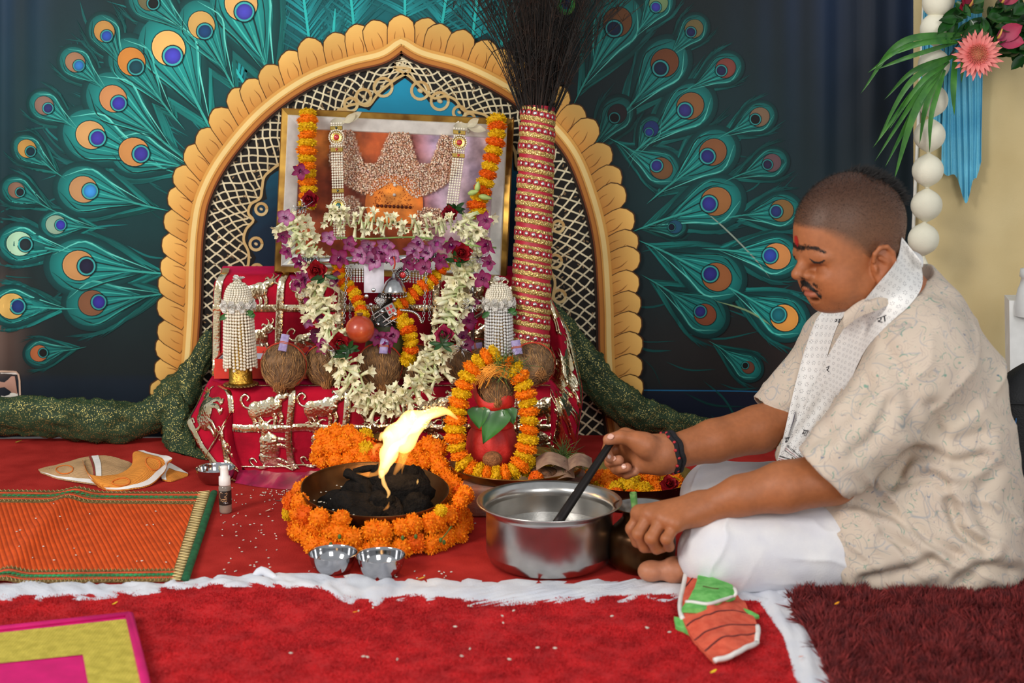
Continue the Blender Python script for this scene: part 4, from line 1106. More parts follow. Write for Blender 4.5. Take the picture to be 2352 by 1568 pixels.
# ================================================================ THINGS ON THE ALTAR STEPS
ZT = .199
m_fiber = mat('coconut_fibre', '#ba9263', rough=.9, var=.3, vs=90, col2='#8e6a42', attr=True)
m_shell = mat('coconut_husk', '#8f6c4a', rough=.85, var=.3, vs=60, bump=.5, bs=260, col2='#57402c')
m_red_thread = mat('red_thread', '#c23a1e', rough=.8)
m_note = mat('lavender_note', '#a79ac0', rough=.7, var=.12, vs=120, col2='#8a7aa8')
m_notew = mat('note_edge', '#d9d6e0', rough=.7, var=.1)
def coconut(c, r, tuft, label, note=None, seed=0, thr=True, hairs=420, group='coconuts on the altar step'):
    rr = np.random.default_rng(seed); c = np.asarray(c, float); d = nrm(tuft); M = rot_to(d)
    t = thing('coconut', (c[0], c[1], c[2] - r), label, 'coconut', group)
    mb = MB(); th = np.linspace(0, PI, 22); V = []
    for a in th:
        rad = math.sin(a) * r * (1 if a > PI / 2 else .96); z = math.cos(a) * r * (1.12 if a < PI / 2 else 1.0)
        if a < .5: z += r * .10 * (1 - a / .5)
        V.append([c + M @ np.array([rad * math.cos(b), rad * math.sin(b), z]) * (1 + .05 * (fbm(a * 3 + seed, math.cos(b) * 2, math.sin(b) * 2) - .5)) for b in np.linspace(0, 2 * PI, 28, endpoint=False)])
    V = np.array(V); mid = c
    mb.grid(V, wrap=True); mb.build('husk', m_shell, t)
    mb = MB()
    for k in range(hairs):
        a = math.acos(1 - 2 * rr.random() * .82); b = rr.uniform(0, 2 * PI)
        def pt(a_, b_, h): return c + M @ np.array([math.sin(a_) * math.cos(b_), math.sin(a_) * math.sin(b_), math.cos(a_) * (1.13 if a_ < PI / 2 else 1.0)]) * (r * (1.0 + h))
        la = rr.uniform(.25, .75); db = rr.normal(0, .12)
        pts = [pt(a, b, .005), pt(max(a - la * .5, .02), b + db, .02 + rr.uniform(0, .03)), pt(max(a - la, .02), b + db * 2, .03 + rr.uniform(0, .09))]
        k_ = rr.uniform(.7, 1.5); mb.tube(pts, [.0006, .0005, .0002], 3, col=np.ones(3) * k_ * np.array([1, .92, .8]), cap=False)
    for k in range(130):                                    # tuft at the pointed end
        b = rr.uniform(0, 2 * PI); s = rr.uniform(0, .3)
        p0 = c + M @ np.array([s * math.cos(b), s * math.sin(b), 1.05]) * r; p1 = c + M @ np.array([s * .6 * math.cos(b) + rr.normal(0, .06), s * .6 * math.sin(b) + rr.normal(0, .06), 1.42 + rr.uniform(-.1, .12)]) * r
        mb.tube([p0, (p0 + p1) / 2 + rr.normal(0, .0015, 3), p1], [.0009, .0007, .0002], 3, col=np.array([1.25, 1., .75]) * rr.uniform(.8, 1.3), cap=False)
    mb.build('fibre', m_fiber, t)['kind'] = 'stuff'
    if thr:
        mb = MB(); q = []
        for b in np.linspace(0, 2 * PI, 40):
            q.append(c + np.array([math.cos(b) * r * 1.04 * .98, -.15 * r * abs(math.sin(b)) - .2 * r, math.sin(b) * r * 1.02]))
        mb.tube(np.array(q), .0011, 5, cap=False); mb.tube(np.array(q) + (0, .003, .001), .0009, 5, cap=False); mb.build('sacred_thread', m_red_thread, t)
    if note is not None:
        n0 = np.asarray(note[0], float); n1 = np.asarray(note[1], float); ax = nrm(n1 - n0); mb = MB()
        M2 = rot_to(ax, x=(1, 0, 0)); L = np.linalg.norm(n1 - n0); w = note[2]; sec = []
        for a in np.linspace(0, 2 * PI, 18, endpoint=False): sec.append((math.cos(a) * w, math.sin(a) * w * .35))
        V = [[n0 + ax * (L * s) + M2[:, 0] * x + M2[:, 1] * y for x, y in sec] for s in (0, .02, .5, .98, 1.)]
        mb.grid(np.array(V), wrap=True); mb.add(np.array(V[0]), [tuple(range(18))]); mb.add(np.array(V[-1]), [tuple(range(18))])
        o = mb.build('rolled_banknote', m_note, t); o['label'] = 'folded lavender banknote tied on top'
        mb = MB()
        for s in (.46, .54):
            ring = [n0 + ax * L * s + M2[:, 0] * math.cos(a) * w * 1.1 + M2[:, 1] * math.sin(a) * w * .45 for a in np.linspace(0, 2 * PI, 18)]; mb.tube(np.array(ring), .0008, 5, cap=False)
        mb.build('note_thread', mat('orange_thread', '#d8641e', rough=.8), o)
    return t
def up(px, py, Y, r): p = P(px, py, Y); p[2] = max(p[2], ZT + r * .97); return p
coconut(up(653, 836, 3.13, .050), .050, (-.12, -.75, -.75), 'coconut with a folded banknote next to the pearl stand and the red box', (P(648, 806, 3.085), P(656, 768, 3.10), .0095), 1)
coconut(up(748, 846, 3.165, .046), .046, (.1, -.7, -.75), 'coconut half hidden by tuberoses, second from the red box', None, 2)
coconut(up(873, 838, 3.135, .050), .050, (.15, -.72, -.75), 'coconut with a red-tied banknote in the middle of the tuberose loop', (P(880, 812, 3.082), P(884, 778, 3.10), .0095), 3)
coconut(up(962, 842, 3.165, .046), .046, (-.05, -.6, -.8), 'bare coconut behind the tuberose strand, right of the middle one', None, 4, hairs=260)
coconut(up(1050, 845, 3.2, .042), .042, (.1, -.7, -.6), 'darker coconut in the shade behind the tuberose strand and orchids', None, 5, hairs=220)
coconut(P(1098, 812, 3.235), .036, (-.2, -.9, .1), 'small dark coconut with a grey folded note below the second pearl stand', (P(1075, 797, 3.2), P(1108, 792, 3.2), .007), 6, hairs=220)
coconut(up(1224, 834, 3.108, .048), .048, (.25, -.8, -.2), 'smooth coconut with an upright folded banknote at the foot of the wrapped pole', (P(1190, 814, 3.055), P(1184, 782, 3.07), .0105), 7, hairs=260)

# red box
m_redbox = mat('red_card', '#e23a26', rough=.55, var=.05)
m_greybox = mat('grey_card', '#b9bcc9', rough=.8, var=.06)
b0 = P(490, 857, 3.165); b1 = P(700, 857, 3.165); bw = b1[0] - b0[0]; cxb = (b0[0] + b1[0]) / 2; zb = ZT + .006; hb = .046; db = .088
t = thing('red_box', (cxb, 3.23, zb), 'open red cardboard box with a pale lining behind the pearl stand', 'box')
for nm_, c, d in (('front_panel', (cxb, 3.187, zb + hb / 2), (bw, .003, hb)), ('back_panel', (cxb, 3.187 + db, zb + hb / 2 + .006), (bw, .003, hb + .012)), ('side_panel', (cxb - bw / 2, 3.187 + db / 2, zb + hb / 2), (.003, db, hb)), ('side_panel', (cxb + bw / 2, 3.187 + db / 2, zb + hb / 2), (.003, db, hb)), ('bottom_panel', (cxb, 3.187 + db / 2, zb + .002), (bw, db, .003))):
    mb = MB(); mb.box(c, d, bevel=.0006); mb.build(nm_, m_redbox, t)
mb = MB(); mb.box((cxb, 3.1845, zb + hb * .27), (bw + .006, .002, hb * .54), bevel=.0006); mb.build('lid_edge', m_redbox, t)
mb = MB(); mb.box((cxb, 3.187 + db / 2 + .002, zb + hb * .45), (bw - .012, db - .012, .002)); mb.box((cxb, 3.187 + db - .006, zb + hb * .7), (bw - .012, .002, hb * .5)); mb.box((cxb - bw / 2 + .006, 3.23, zb + hb * .7), (.002, db - .012, hb * .5)); mb.build('lining', m_greybox, t)

# pearl stands
m_lace = mat('gold_lace', '#8d6f3a', rough=.4, metal=.8, var=.25, vs=120)
m_cup = mat('gold_cup', '#c79a3c', rough=.3, metal=.9, var=.2, vs=60, bump=.3, bs=200)
m_wrose = mat('white_paper_rose', '#efece4', rough=.7, var=.04, attr=True)
m_silverpearl = mat('silver_pearl', '#d9d9d6', rough=.2, var=.05, coat=.6)
def paper_rose(c, r, d, seed):
    rr = np.random.default_rng(seed); mb = MB(); M = rot_to(d); o = np.ones(3)
    for i in range(13):
        f = i / 12.; a = i * 2.1; dd = np.array([math.cos(a), math.sin(a), 0]); tl = 1.45 - .95 * f
        leafpatch(mb, M @ (dd * (.1 + .3 * f)) * r + np.asarray(c), M @ (dd * math.cos(tl) + np.array([0, 0, math.sin(tl)])), M @ (-dd), r * (.45 + .35 * f), r * (.5 + .5 * f), o * .85, o, -.2 if f > .5 else .1, n=4)
    return mb
def pearl_stand(px, ytop, ydome0, ydome1, yskirt, yend, ycup, Y, wd, wsk0, wsk1, label, mpearl, base=True):
    k = mm(Y) ; pb = P(px, ycup, Y); zb_ = ZT + .003; x0, y0 = pb[0], Y
    def Z(py): return P(px, py, Y)[2]
    t = thing('pearl_stand', (x0, y0, zb_), label, 'pearl stand', 'pearl fringed stands')
    if base:
        mb = MB(); R = .036; mb.lathe([(.0001, 0), (R * .9, 0), (R, .002), (R * .96, .005), (.02, .006), (.0001, .006)], 36, (x0, y0, zb_))
        for j in range(28):
            a = 2 * PI * j / 28; mb.ball((x0 + R * math.cos(a), y0 + R * math.sin(a), zb_ + .003), (.0042, .0042, .0025), 7, 4)
        mb.build('lace_base', m_lace, t)
    zc = Z(yend) + .012
    mb = MB(); rc = .026; mb.lathe([(.0001, zb_ + .006), (rc * 1.05, zb_ + .006), (rc * 1.05, zb_ + .010), (rc, zb_ + .012), (rc, zc), (rc * .9, zc + .02), (rc * .8, Z(yskirt))], 28, (x0, y0, 0)); mb.build('gold_cup', m_cup, t)
    z0, z1 = Z(yskirt) + .004, Z(yend); ns = 28; R0, R1 = wsk0 * k / 2, wsk1 * k / 2
    for j in range(ns):
        a = 2 * PI * j / ns; mb = MB(); ln = z0 - z1 + (.008 * math.sin(j * 2.3) if j % 3 else 0); nb = int(ln / .0066)
        for i in range(nb):
            f = i / (nb - 1); R_ = R0 + (R1 - R0) * f; rr_ = .0036 if i % 2 == 0 or True else .002
            bead(mb, (x0 + R_ * math.cos(a + .03 * math.sin(i * .3 + j)), y0 + R_ * math.sin(a), z0 - ln * f), rr_, 7, 5)
        mb.build('pearl_strand', mpearl, t)
    # beaded dome
    zd1, zd0 = Z(ydome0), Z(ydome1); Rd = wd * k / 2; hd = zd1 - zd0; mb = MB(); rows = 11
    for i in range(rows):
        f = i / (rows - 1); r_ = Rd * math.sqrt(max(0, 1 - (f * .98) ** 2.4)) * (.9 + .1 * min(1, f * 6)); z = zd0 + hd * f; nb = max(1, int(2 * PI * r_ / .0058))
        for j in range(nb):
            a = 2 * PI * (j + .5 * (i % 2)) / nb; bead(mb, (x0 + r_ * math.cos(a), y0 + r_ * math.sin(a), z), .0031, 6, 4)
    mb.ball((x0, y0, zd0), (Rd * .96, Rd * .96, hd * .97), 20, 10)
    mb.build('beaded_dome', m_pearl, t)
    zr = zd0 - .006; nr = 10
    for j in range(nr):
        a = 2 * PI * (j + .3) / nr; d = np.array([math.cos(a), math.sin(a), .1]); c = np.array([x0, y0, zr]) + d * (Rd + .001)
        paper_rose(c, .0155, d, j).build('paper_rose', m_wrose, t)
    paper_rose((x0, y0, zd1 + .006), .015, (0, -.3, 1), 40).build('top_rose', m_wrose, t)
    mb = MB()
    for (dx, dz, ang) in ((.032, -.022, 0), (.028, -.03, .7), (.036, -.014, -.6), (-.03, -.03, 3.5)):
        leafpatch(mb, np.array([x0 + dx * .7, y0 - .02, zr + dz * .5]), (math.cos(ang), -.2, -.3 + math.sin(ang)), (0, -1, 0), .022, .012, np.ones(3) * 1.6, np.ones(3) * 2.2, .1)
    mb.build('leaf', m_leafg, t)
    return t
pearl_stand(553, 632, 648, 697, 712, 838, 868, 3.125, 62, 62, 74, 'ivory pearl fringed stand on a gold lace base in front of the red box', m_pearl)
pearl_stand(1146, 635, 650, 692, 708, 806, 850, 3.175, 60, 58, 64, 'silvery pearl fringed stand between the tuberoses and the wrapped pole', m_silverpearl)

# pomegranate
c = P(827, 756, 3.09); t = thing('pomegranate', c - (0, 0, .031), 'round orange-red pomegranate resting among the tuberoses', 'fruit')
mb = MB(); mb.ball(c, (.0318, .0318, .0308), 28, 18); mb.build('skin', mat('pomegranate_skin', '#c8552a', rough=.35, var=.25, vs=26, col2='#a83a1e', coat=.3), t)
mb = MB(); mb.lathe([(.003, .0295), (.006, .0315), (.0075, .036), (.0065, .036), (.003, .031)], 12, c); mb.build('crown', mat('dry_crown', '#7a4a2a', rough=.8), t)

# ---------------------------------------------------------------- silver swing with its small garland and jewels
sw0, sw1 = P(690, 601, 3.175), P(1022, 590, 3.175)
t = thing('silver_swing_bar', (sw0 + sw1) / 2, 'ringed silver rod of the little swing under the hanging orchids', 'rod')
mb = MB(); mb.tube(resample([sw0, sw1], 4), .0085, 16); mb.build('rod', m_silver, t)
for f in (.02, .1, .24, .4, .62, .8, .93):
    c = sw0 + (sw1 - sw0) * f; mb = MB()
    for k in range(3):
        th = np.linspace(0, 2 * PI, 20); M = rot_to(sw1 - sw0); mb.tube([c + M[:, 2] * (k - 1) * .008 + M[:, 0] * .0095 * math.cos(a) + M[:, 1] * .0095 * math.sin(a) for a in th], .0018, 6, cap=False)
    for k in range(12):
        a = 2 * PI * k / 12; mb.ball(c + M[:, 2] * .004 + M[:, 0] * .009 * math.cos(a) + M[:, 1] * .009 * math.sin(a), .002, 6, 4)
    mb.build('ring_band', m_silver, t)
def chain(p0, p1, label, link=.0085, r=.0011):
    t = thing('silver_chain', p1, label, 'chain', 'chains of the silver swing'); n = int(np.linalg.norm(p1 - p0) / (link * .72)); d = nrm(p1 - p0)
    mb0 = MB(); th = np.linspace(0, 2 * PI, 13); mb0.tube([(math.cos(a) * link * .3, 0, math.sin(a) * link * .5) for a in th], r, 5, cap=False); me = mb0.mesh('chain_link', m_silver)
    for i in range(n): place('chain_link', me, t, p0 + (p1 - p0) * (i + .5) / n, rot_to(d, (i % 2) * PI / 2))
chain(P(797, 612, 3.165), P(790, 742, 3.15), 'silver chain nearer the pomegranate, hanging from the swing rod')
chain(P(806, 612, 3.18), P(804, 735, 3.17), 'silver chain just behind the one nearer the pomegranate')
chain(P(981, 606, 3.165), P(972, 742, 3.15), 'silver chain hanging from the swing rod inside the far tuberose strand')
chain(P(989, 606, 3.18), P(986, 735, 3.17), 'silver chain farthest from the pomegranate, by the far tuberose strand')
# bell pendant
c = P(905, 655, 3.145); t = thing('silver_bell', c - (0, 0, .02), 'domed silver bell pendant with a fringe of tiny balls', 'pendant')
mb = MB(); mb.lathe([(.001, .028), (.004, .026), (.005, .018), (.010, .016), (.018, .009), (.024, -.002), (.027, -.010), (.0285, -.014), (.027, -.016), (.024, -.012), (.001, .010)], 32, c); mb.build('dome', m_silver, t)
mb = MB()
for a in np.linspace(0, 2 * PI, 17): mb.tube([(c[0] + .004 * math.cos(a), c[1], c[2] + .033 + .004 * math.sin(a)), (c[0] + .004 * math.cos(a + .4), c[1], c[2] + .033 + .004 * math.sin(a + .4))], .001, 5)
mb.build('loop', m_silver, t)
mb = MB()
for j in range(20):
    a = 2 * PI * j / 20; x, y = c[0] + .0275 * math.cos(a), c[1] + .0275 * math.sin(a)
    mb.tube([(x, y, c[2] - .014), (x, y, c[2] - .021)], .0007, 4); mb.ball((x, y, c[2] - .024), .0028, 7, 5)
mb.build('fringe', m_silver, t)
mb = MB(); mb.tube(curve([c + (0, 0, .036), c + (.003, -.002, .05), c + (0, 0, .064)], 8), .0018, 5); mb.build('cord', m_red_thread, t)
# lavender note behind the bell
t = thing('banknote', P(856, 680, 3.165), 'pale lavender banknote standing behind the silver bell', 'banknote')
mb = MB(); rows = [[P(836 + 46 * s, yy, 3.187 - .006 * math.sin(PI * s)) for s in np.linspace(0, 1, 8)] for yy in np.linspace(604, 672, 5)]; mb.grid(np.array(rows)); mb.build('paper', m_note, t)
mb = MB(); rows = [[P(836 + 46 * s, yy, 3.171 - .006 * math.sin(PI * s)) for s in np.linspace(0, 1, 8)] for yy in np.linspace(604, 672, 5)]; mb.grid(np.array(rows)); mb.build('inner_fold', m_notew, t)
# inner marigold garland around the small figure
pi_ = curve([P(776, 596, 3.19), P(784, 640, 3.18), P(812, 672, 3.165), P(826, 700, 3.15), P(832, 722, 3.135), P(828, 735, 3.13)], 50)
t = thing('marigold_garland', pi_[-1], 'short two-coloured marigold garland beside the pomegranate inside the swing', 'garland', 'inner marigold garlands')
string_marigolds(t, pi_, [MG_D, MG_Y], .0175, .0125, seed=4); thread(t, pi_)
pi_ = curve([P(1020, 608, 3.19), P(996, 640, 3.18), P(962, 664, 3.165), P(934, 690, 3.155), P(915, 700, 3.15)], 50)
t = thing('marigold_garland', pi_[-1], 'short two-coloured marigold garland under the swing rod next to the far tuberose strand', 'garland', 'inner marigold garlands')
string_marigolds(t, pi_, [MG_Y, MG_D], .018, .0125, seed=5); thread(t, pi_)
pi_ = curve([P(914, 722, 3.14), P(932, 745, 3.13), P(942, 775, 3.12), P(944, 805, 3.12), P(934, 828, 3.125)], 40)
t = thing('marigold_garland', pi_[-1], 'marigold garland hanging down over the bare coconut in the middle', 'garland', 'inner marigold garlands')
string_marigolds(t, pi_, [MG_D, MG_Y, MG_Y], .021, .0135, seed=6); thread(t, pi_)
# jewelled ornaments of the small figure
t = thing('silver_ornament', P(885, 735, 3.14), 'jewelled silver ornament with a heart plate and red set squares', 'ornament')
mb = MB(); ch = P(874, 692, 3.13)
hp = [(16 * math.sin(a) ** 3, 13 * math.cos(a) - 5 * math.cos(2 * a) - 2 * math.cos(3 * a) - math.cos(4 * a)) for a in np.linspace(0, 2 * PI, 26, endpoint=False)]
hp = np.array(hp) * .00078
V = np.concatenate([[ch + (x, 0, y) for x, y in hp], [ch + (x * .8, -.004, y * .8) for x, y in hp]]); n = len(hp)
mb.add(V, [(j, (j + 1) % n, n + (j + 1) % n, n + j) for j in range(n)] + [tuple(range(n, 2 * n))], 0, None, False); mb.build('heart_plate', m_silver, t)
mb = MB()
for j in range(n): bead(mb, ch + (hp[j][0], -.003, hp[j][1]), .0016, 6, 4)
for q in ((-.004, .002), (.004, .002), (0, -.004)): bead(mb, ch + (q[0], -.005, q[1]), .002)
mb.build('heart_beading', m_silver, t)
M = np.array(Matrix.Rotation(-.5, 3, 'Y'))
cq = P(897, 710, 3.125); mb = MB(); mb.box(cq, (.022, .004, .024), M3=M, bevel=.001); mb.build('square_plate', m_silver, t)
mb = MB()
for a in (-1, 1):
    for b in (-1, 1): mb.box(cq + M @ np.array([a * .0045, -.0025, b * .005]), (.006, .003, .0065), M3=M, bevel=.0008)
mb.build('red_stone', m_gemr, t)
mb = MB()
for k, (x0_, y0_, x1_, y1_) in enumerate(((855, 725, 885, 705), (858, 733, 890, 712), (880, 740, 905, 722), (884, 748, 912, 730), (850, 700, 862, 735), (893, 735, 930, 745), (870, 718, 900, 745))):
    for s in np.linspace(0, 1, 12): bead(mb, P(x0_ + (x1_ - x0_) * s, y0_ + (y1_ - y0_) * s, 3.13 - .006 * math.sin(PI * s)), .0022, 6, 4)
mb.build('bead_strings', m_silver, t)
mb = MB(); pth = resample(curve([P(920, 712, 3.13), P(945, 715, 3.128), P(960, 724, 3.13), P(968, 740, 3.135)], 30), 16)
for q in pth: bead(mb, q, .0036, 7, 5)
mb.build('pearl_bangle', m_silver, t)
mb = MB()
for (x, y) in ((842, 680), (858, 666), (906, 688), (852, 700), (878, 716), (908, 722), (868, 745)): 
    mb.lathe([(.0001, .0), (.0045, 0), (.005, .0015), (.003, .002), (.0001, .003)], 12, P(x, y, 3.125), axis=(0, -1, 0))
mb.build('rhinestones', m_silver, t)
# red gem brooch and pearl choker behind
t = thing('gem_brooch', P(925, 640, 3.175), 'round red gem brooch ringed with silver beads, right of the bell', 'brooch')
c = P(925, 631, 3.165); mb = MB()
for rad, k in ((.0105, 16), (.0165, 24)):
    for j in range(k):
        a = 2 * PI * j / k; bead(mb, c + (rad * math.cos(a), -.002, rad * math.sin(a)), .0023, 6, 4)
mb.build('bead_rings', m_silver, t)
mb = MB(); mb.lathe([(.0001, 0), (.017, 0), (.017, .003), (.0001, .003)], 24, c + (0, .004, 0), axis=(0, -1, 0)); mb.build('back_plate', m_silver, t)
mb = MB(); mb.ball(c + (0, -.002, 0), (.0072, .004, .0072), 14, 8); mb.build('gemstone', m_gemr, t)
for (x0_, x1_, lab) in ((935, 985, 'band of small pearls running right from the gem brooch'), (800, 840, 'band of small pearls left of the lavender note')):
    mb = MB()
    for r_ in range(6):
        for s in np.linspace(0, 1, int((x1_ - x0_) / 5.6)): bead(mb, P(x0_ + (x1_ - x0_) * s, 618 + r_ * 5.6 + 6 * s * (1 if x0_ > 900 else 0), 3.185), .0027, 6, 4)
    tag(mb.build('pearl_band', m_silverpearl), lab, 'pearl band')
# small dark figure draped in the middle
t = thing('small_idol', P(885, 800, 3.17), 'small dark draped idol almost hidden by ornaments and garlands', 'idol')
c = P(884, 745, 3.175)
mb = MB(); mb.lathe([(.0001, .075), (.013, .072), (.019, .060), (.018, .046), (.011, .038), (.024, .030), (.034, .012), (.036, -.02), (.042, -.05), (.045, -.07), (.0001, -.07)], 24, c); mb.build('body', mat('dark_idol', '#1d1b18', rough=.4, var=.2), t)
mb = MB(); mb.lathe([(.036, -.0), (.040, -.02), (.046, -.05), (.050, -.0702), (.046, -.07), (.03, -.0)], 28, c); mb.build('skirt', mat('olive_silk', '#4e5222', rough=.6, var=.2), t)
orchids(t, [(868, 772, 3.105), (905, 770, 3.1), (890, 785, 3.1)], .024, 11, 3.1)
# silver post of the swing
t = thing('silver_post', P(1085, 835, 3.2), 'slim silver post of the swing behind the far tuberose strand', 'post')
mb = MB(); x, y, _ = P(1085, 700, 3.21); z0 = ZT; mb.lathe([(.012, z0), (.012, z0 + .006), (.006, z0 + .012), (.005, z0 + .05), (.008, z0 + .055), (.005, z0 + .06), (.005, z0 + .12), (.009, z0 + .13), (.011, z0 + .14), (.006, z0 + .15), (.005, z0 + .2), (.0085, z0 + .21), (.0001, z0 + .225)], 16, (x, y, 0)); mb.build('turned_post', m_silver, t)
mb = MB(); mb.tube(curve([P(1090, 730, 3.2), P(1110, 715, 3.195), P(1112, 695, 3.195), P(1098, 690, 3.195)], 14), .004, 7); mb.build('scroll', m_silver, t)

# ================================================================ wrapped pole with the bunch of feathers
c0, c1 = P(1213, 820, 3.20), P(1236, 246, 3.275)
c0[2] = ZT + .003
ax = nrm(c1 - c0); Lc = np.linalg.norm(c1 - c0); col_t = thing('wrapped_pole', c0, 'tall leaning red pole wrapped in gold lace and mirrors, bunch of peacock quills on top', 'pole')
Mx = rot_to(ax, x=(1, 0, 0)); rad = lambda f: .0455 - .0075 * f
m_redsat = mat('red_ribbon', '#b01530', rough=.5, var=.08)
mb = MB(); mb.grid(np.array([[c0 + ax * Lc * f + (Mx[:, 0] * math.cos(a) + Mx[:, 1] * math.sin(a)) * rad(f) for a in np.linspace(0, 2 * PI, 36, endpoint=False)] for f in np.linspace(0, 1, 20)]), wrap=True)
mb.add(np.array([c1 + (Mx[:, 0] * math.cos(a) + Mx[:, 1] * math.sin(a)) * rad(1) * .97 for a in np.linspace(0, 2 * PI, 36, endpoint=False)]), [tuple(range(36))])
mb.build('core', m_redsat, col_t)
def lace_mat():
    m = mat('gold_brocade', '#f0d68e', rough=.3, metal=.6, var=.3, vs=260, col2='#c29a4c')
    N = m.node_tree.nodes; L = m.node_tree.links; tc = [n for n in N if n.type == 'TEX_COORD'][0]
    v = N.new('ShaderNodeTexVoronoi'); v.inputs['Scale'].default_value = 260; L.new(tc.outputs['Object'], v.inputs['Vector'])
    bp = N.new('ShaderNodeBump'); bp.inputs['Strength'].default_value = .9; bp.inputs['Distance'].default_value = .003; L.new(v.outputs['Distance'], bp.inputs['Height']); L.new(bp.outputs[0], N['Principled BSDF'].inputs['Normal'])
    return m
m_brocade = lace_mat(); m_mirror = mat('mirror_disc', '#f0efe9', rough=.05, metal=1., var=.05)
NB = 16; sl = -.16
def cyl(f, a, h):
    f2 = f + sl * rad(f) * math.cos(a) / Lc
    return c0 + ax * Lc * f2 + (Mx[:, 0] * math.cos(a) + Mx[:, 1] * math.sin(a)) * (rad(f) + h)
bandh = Lc / NB
for k in range(NB):
    fc = (k + .5) / NB; jit = random.uniform(-.06, .06) / NB; fc += jit
    A = np.linspace(0, 2 * PI, 40, endpoint=False)
    for (o1, o2) in ((-.46, -.13), (.13, .36)):
        mb = MB(); mb.grid(np.array([[cyl(fc + (o1 + (o2 - o1) * s + (.02 * math.sin(a * 9) if s == 1 and o2 > .3 else 0)) / NB, a, h) for a in A] for s, h in ((0, .0005), (.08, .0022), (.5, .003), (.92, .0022), (1, .0005))]), wrap=True); mb.build('lace_band', m_brocade, col_t)
    mb = MB(); mb2 = MB()
    for j in range(16):
        a = 2 * PI * (j + .37 * k) / 16; c = cyl(fc, a, .0012); nn = nrm(Mx[:, 0] * math.cos(a) + Mx[:, 1] * math.sin(a)); q = rot_to(nn)
        mb2.lathe([(.0001, .0012), (.0046, .0008), (.0048, 0)], 12, c + nn * .0006, axis=nn)
        th = np.linspace(0, 2 * PI, 11); mb.tube([c + q[:, 0] *   .0062 * math.cos(b) + q[:, 1] * .0062 * math.sin(b) for b in th], .0017, 5, cap=False)
    mb.build('ring_row', m_redsat, col_t); mb2.build('mirror_row', m_mirror, col_t)
# quills
m_quill = mat('dark_quill', '#2a1d14', rough=.55, var=.3, attr=True, vs=20)
rr = np.random.default_rng(12); mb = MB()
for i in range(240):
    a = rr.uniform(0, 2 * PI); s = math.sqrt(rr.random()); p0 = c1 - ax * .03 + (Mx[:, 0] * math.cos(a) + Mx[:, 1] * math.sin(a)) * s * .034
    lean = (Mx[:, 0] * math.cos(a) + Mx[:, 1] * math.sin(a)) * s * rr.uniform(.3, 1.1) + rr.normal(0, .07, 3); lean[0] += .05
    ln = rr.uniform(.32, .5); d = nrm(ax + lean * .55); p1 = p0 + d * ln * .5; p2 = p0 + nrm(ax + lean * .8) * ln
    if p2[1] > YB - .03: p2[1] = YB - .03; p1[1] = min(p1[1], YB - .035)
    pth = curve([p0, p1, p2], 12); shade = rr.uniform(.5, 1.2)
    mb.tube(pth, np.linspace(.0012, .0006, 12), 4, col=np.array([1, 1, 1.05]) * shade * (2.2 if rr.random() < .12 else .7), cap=False)
    nbar = 20
    for j in range(nbar):
        f = rr.uniform(.16, 1); q = pth[min(11, int(f * 11))]; sd = nrm(rr.normal(0, 1, 3)); sd = nrm(sd + np.array([.25, -.1, 0]))
        e = q + sd * rr.uniform(.016, .04) + ax * rr.uniform(.012, .04)
        if e[1] > YB - .02: e[1] = YB - .02
        cc = np.array([1.3, .85, .55]) * rr.uniform(.5, 1.7) if rr.random() < .5 else np.array([.55, .55, .45]) * rr.uniform(.4, 1.2)
        mb.tube([q, q * .5 + e * .5 + ax * .006, e], [.00055, .0005, .0002], 3, col=cc, cap=False)
mb.build('quills', m_quill, col_t)['kind'] = 'stuff'
mb = MB(); ce = P(1300, 8, 3.28); M = rot_to((.1, -1, .1))
for r_, c_, h_ in ((.021, '#3f6b2a', 0), (.016, '#1f8f4a', .001), (.011, '#123a5c', .002), (.006, '#0c1030', .003)):
    mb.add(np.array([ce + M[:, 2] * h_] + [ce + M[:, 0] * r_ * math.cos(a) + M[:, 1] * r_ * 1.25 * math.sin(a) + M[:, 2] * h_ for a in np.linspace(0, 2 * PI, 20, endpoint=False)]), [(0, 1 + j, 1 + (j + 1) % 20) for j in range(20)], 0, hx(c_))
mb.build('feather_eye', m_petal, col_t)
# ================================================================ KALASH ON ITS THALI
m_brick = mat('grey_brick', '#7d6a62', rough=.9, var=.2, vs=20, bump=.4, bs=80, col2='#8f5138')
m_brass = mat('worn_brass', '#9a7236', rough=.32, metal=.95, var=.25, vs=14, col2='#6e4a22')
m_copper = mat('dark_copper', '#8a5a34', rough=.35, metal=.9, var=.25, vs=16, col2='#5a3620')
kc = np.array([P(1186, 1085, 2.90)[0], 2.90, 0]); ZP = .064
for (x, y, lab) in ((1118, 2.87, 'mottled brick under the brass thali, nearer the marigold ring'), (1290, 2.88, 'mottled brick under the brass thali, nearer the flower tray')):
    mb = MB(); xx = P(x, 1130, y)[0]; mb.box((xx, y, .0335), (.10, .20, .061), bevel=.004); tag(mb.build('brick', m_brick), lab, 'brick', 'bricks under the thali')
t = thing('brass_thali', (kc[0], kc[1], ZP), 'shallow brass thali holding the red kalash and its marigold garland', 'plate')
mb = MB(); R = .138
mb.lathe([(.0001, ZP + .001), (R * .9, ZP + .001), (R * .97, ZP + .008), (R, ZP + .020), (R * 1.015, ZP + .021), (R * 1.01, ZP + .018), (R * .985, ZP + .006), (R * .91, ZP - .0008), (.0001, ZP - .0008)], 64, (kc[0], kc[1], 0)); mb.build('plate', m_brass, t)
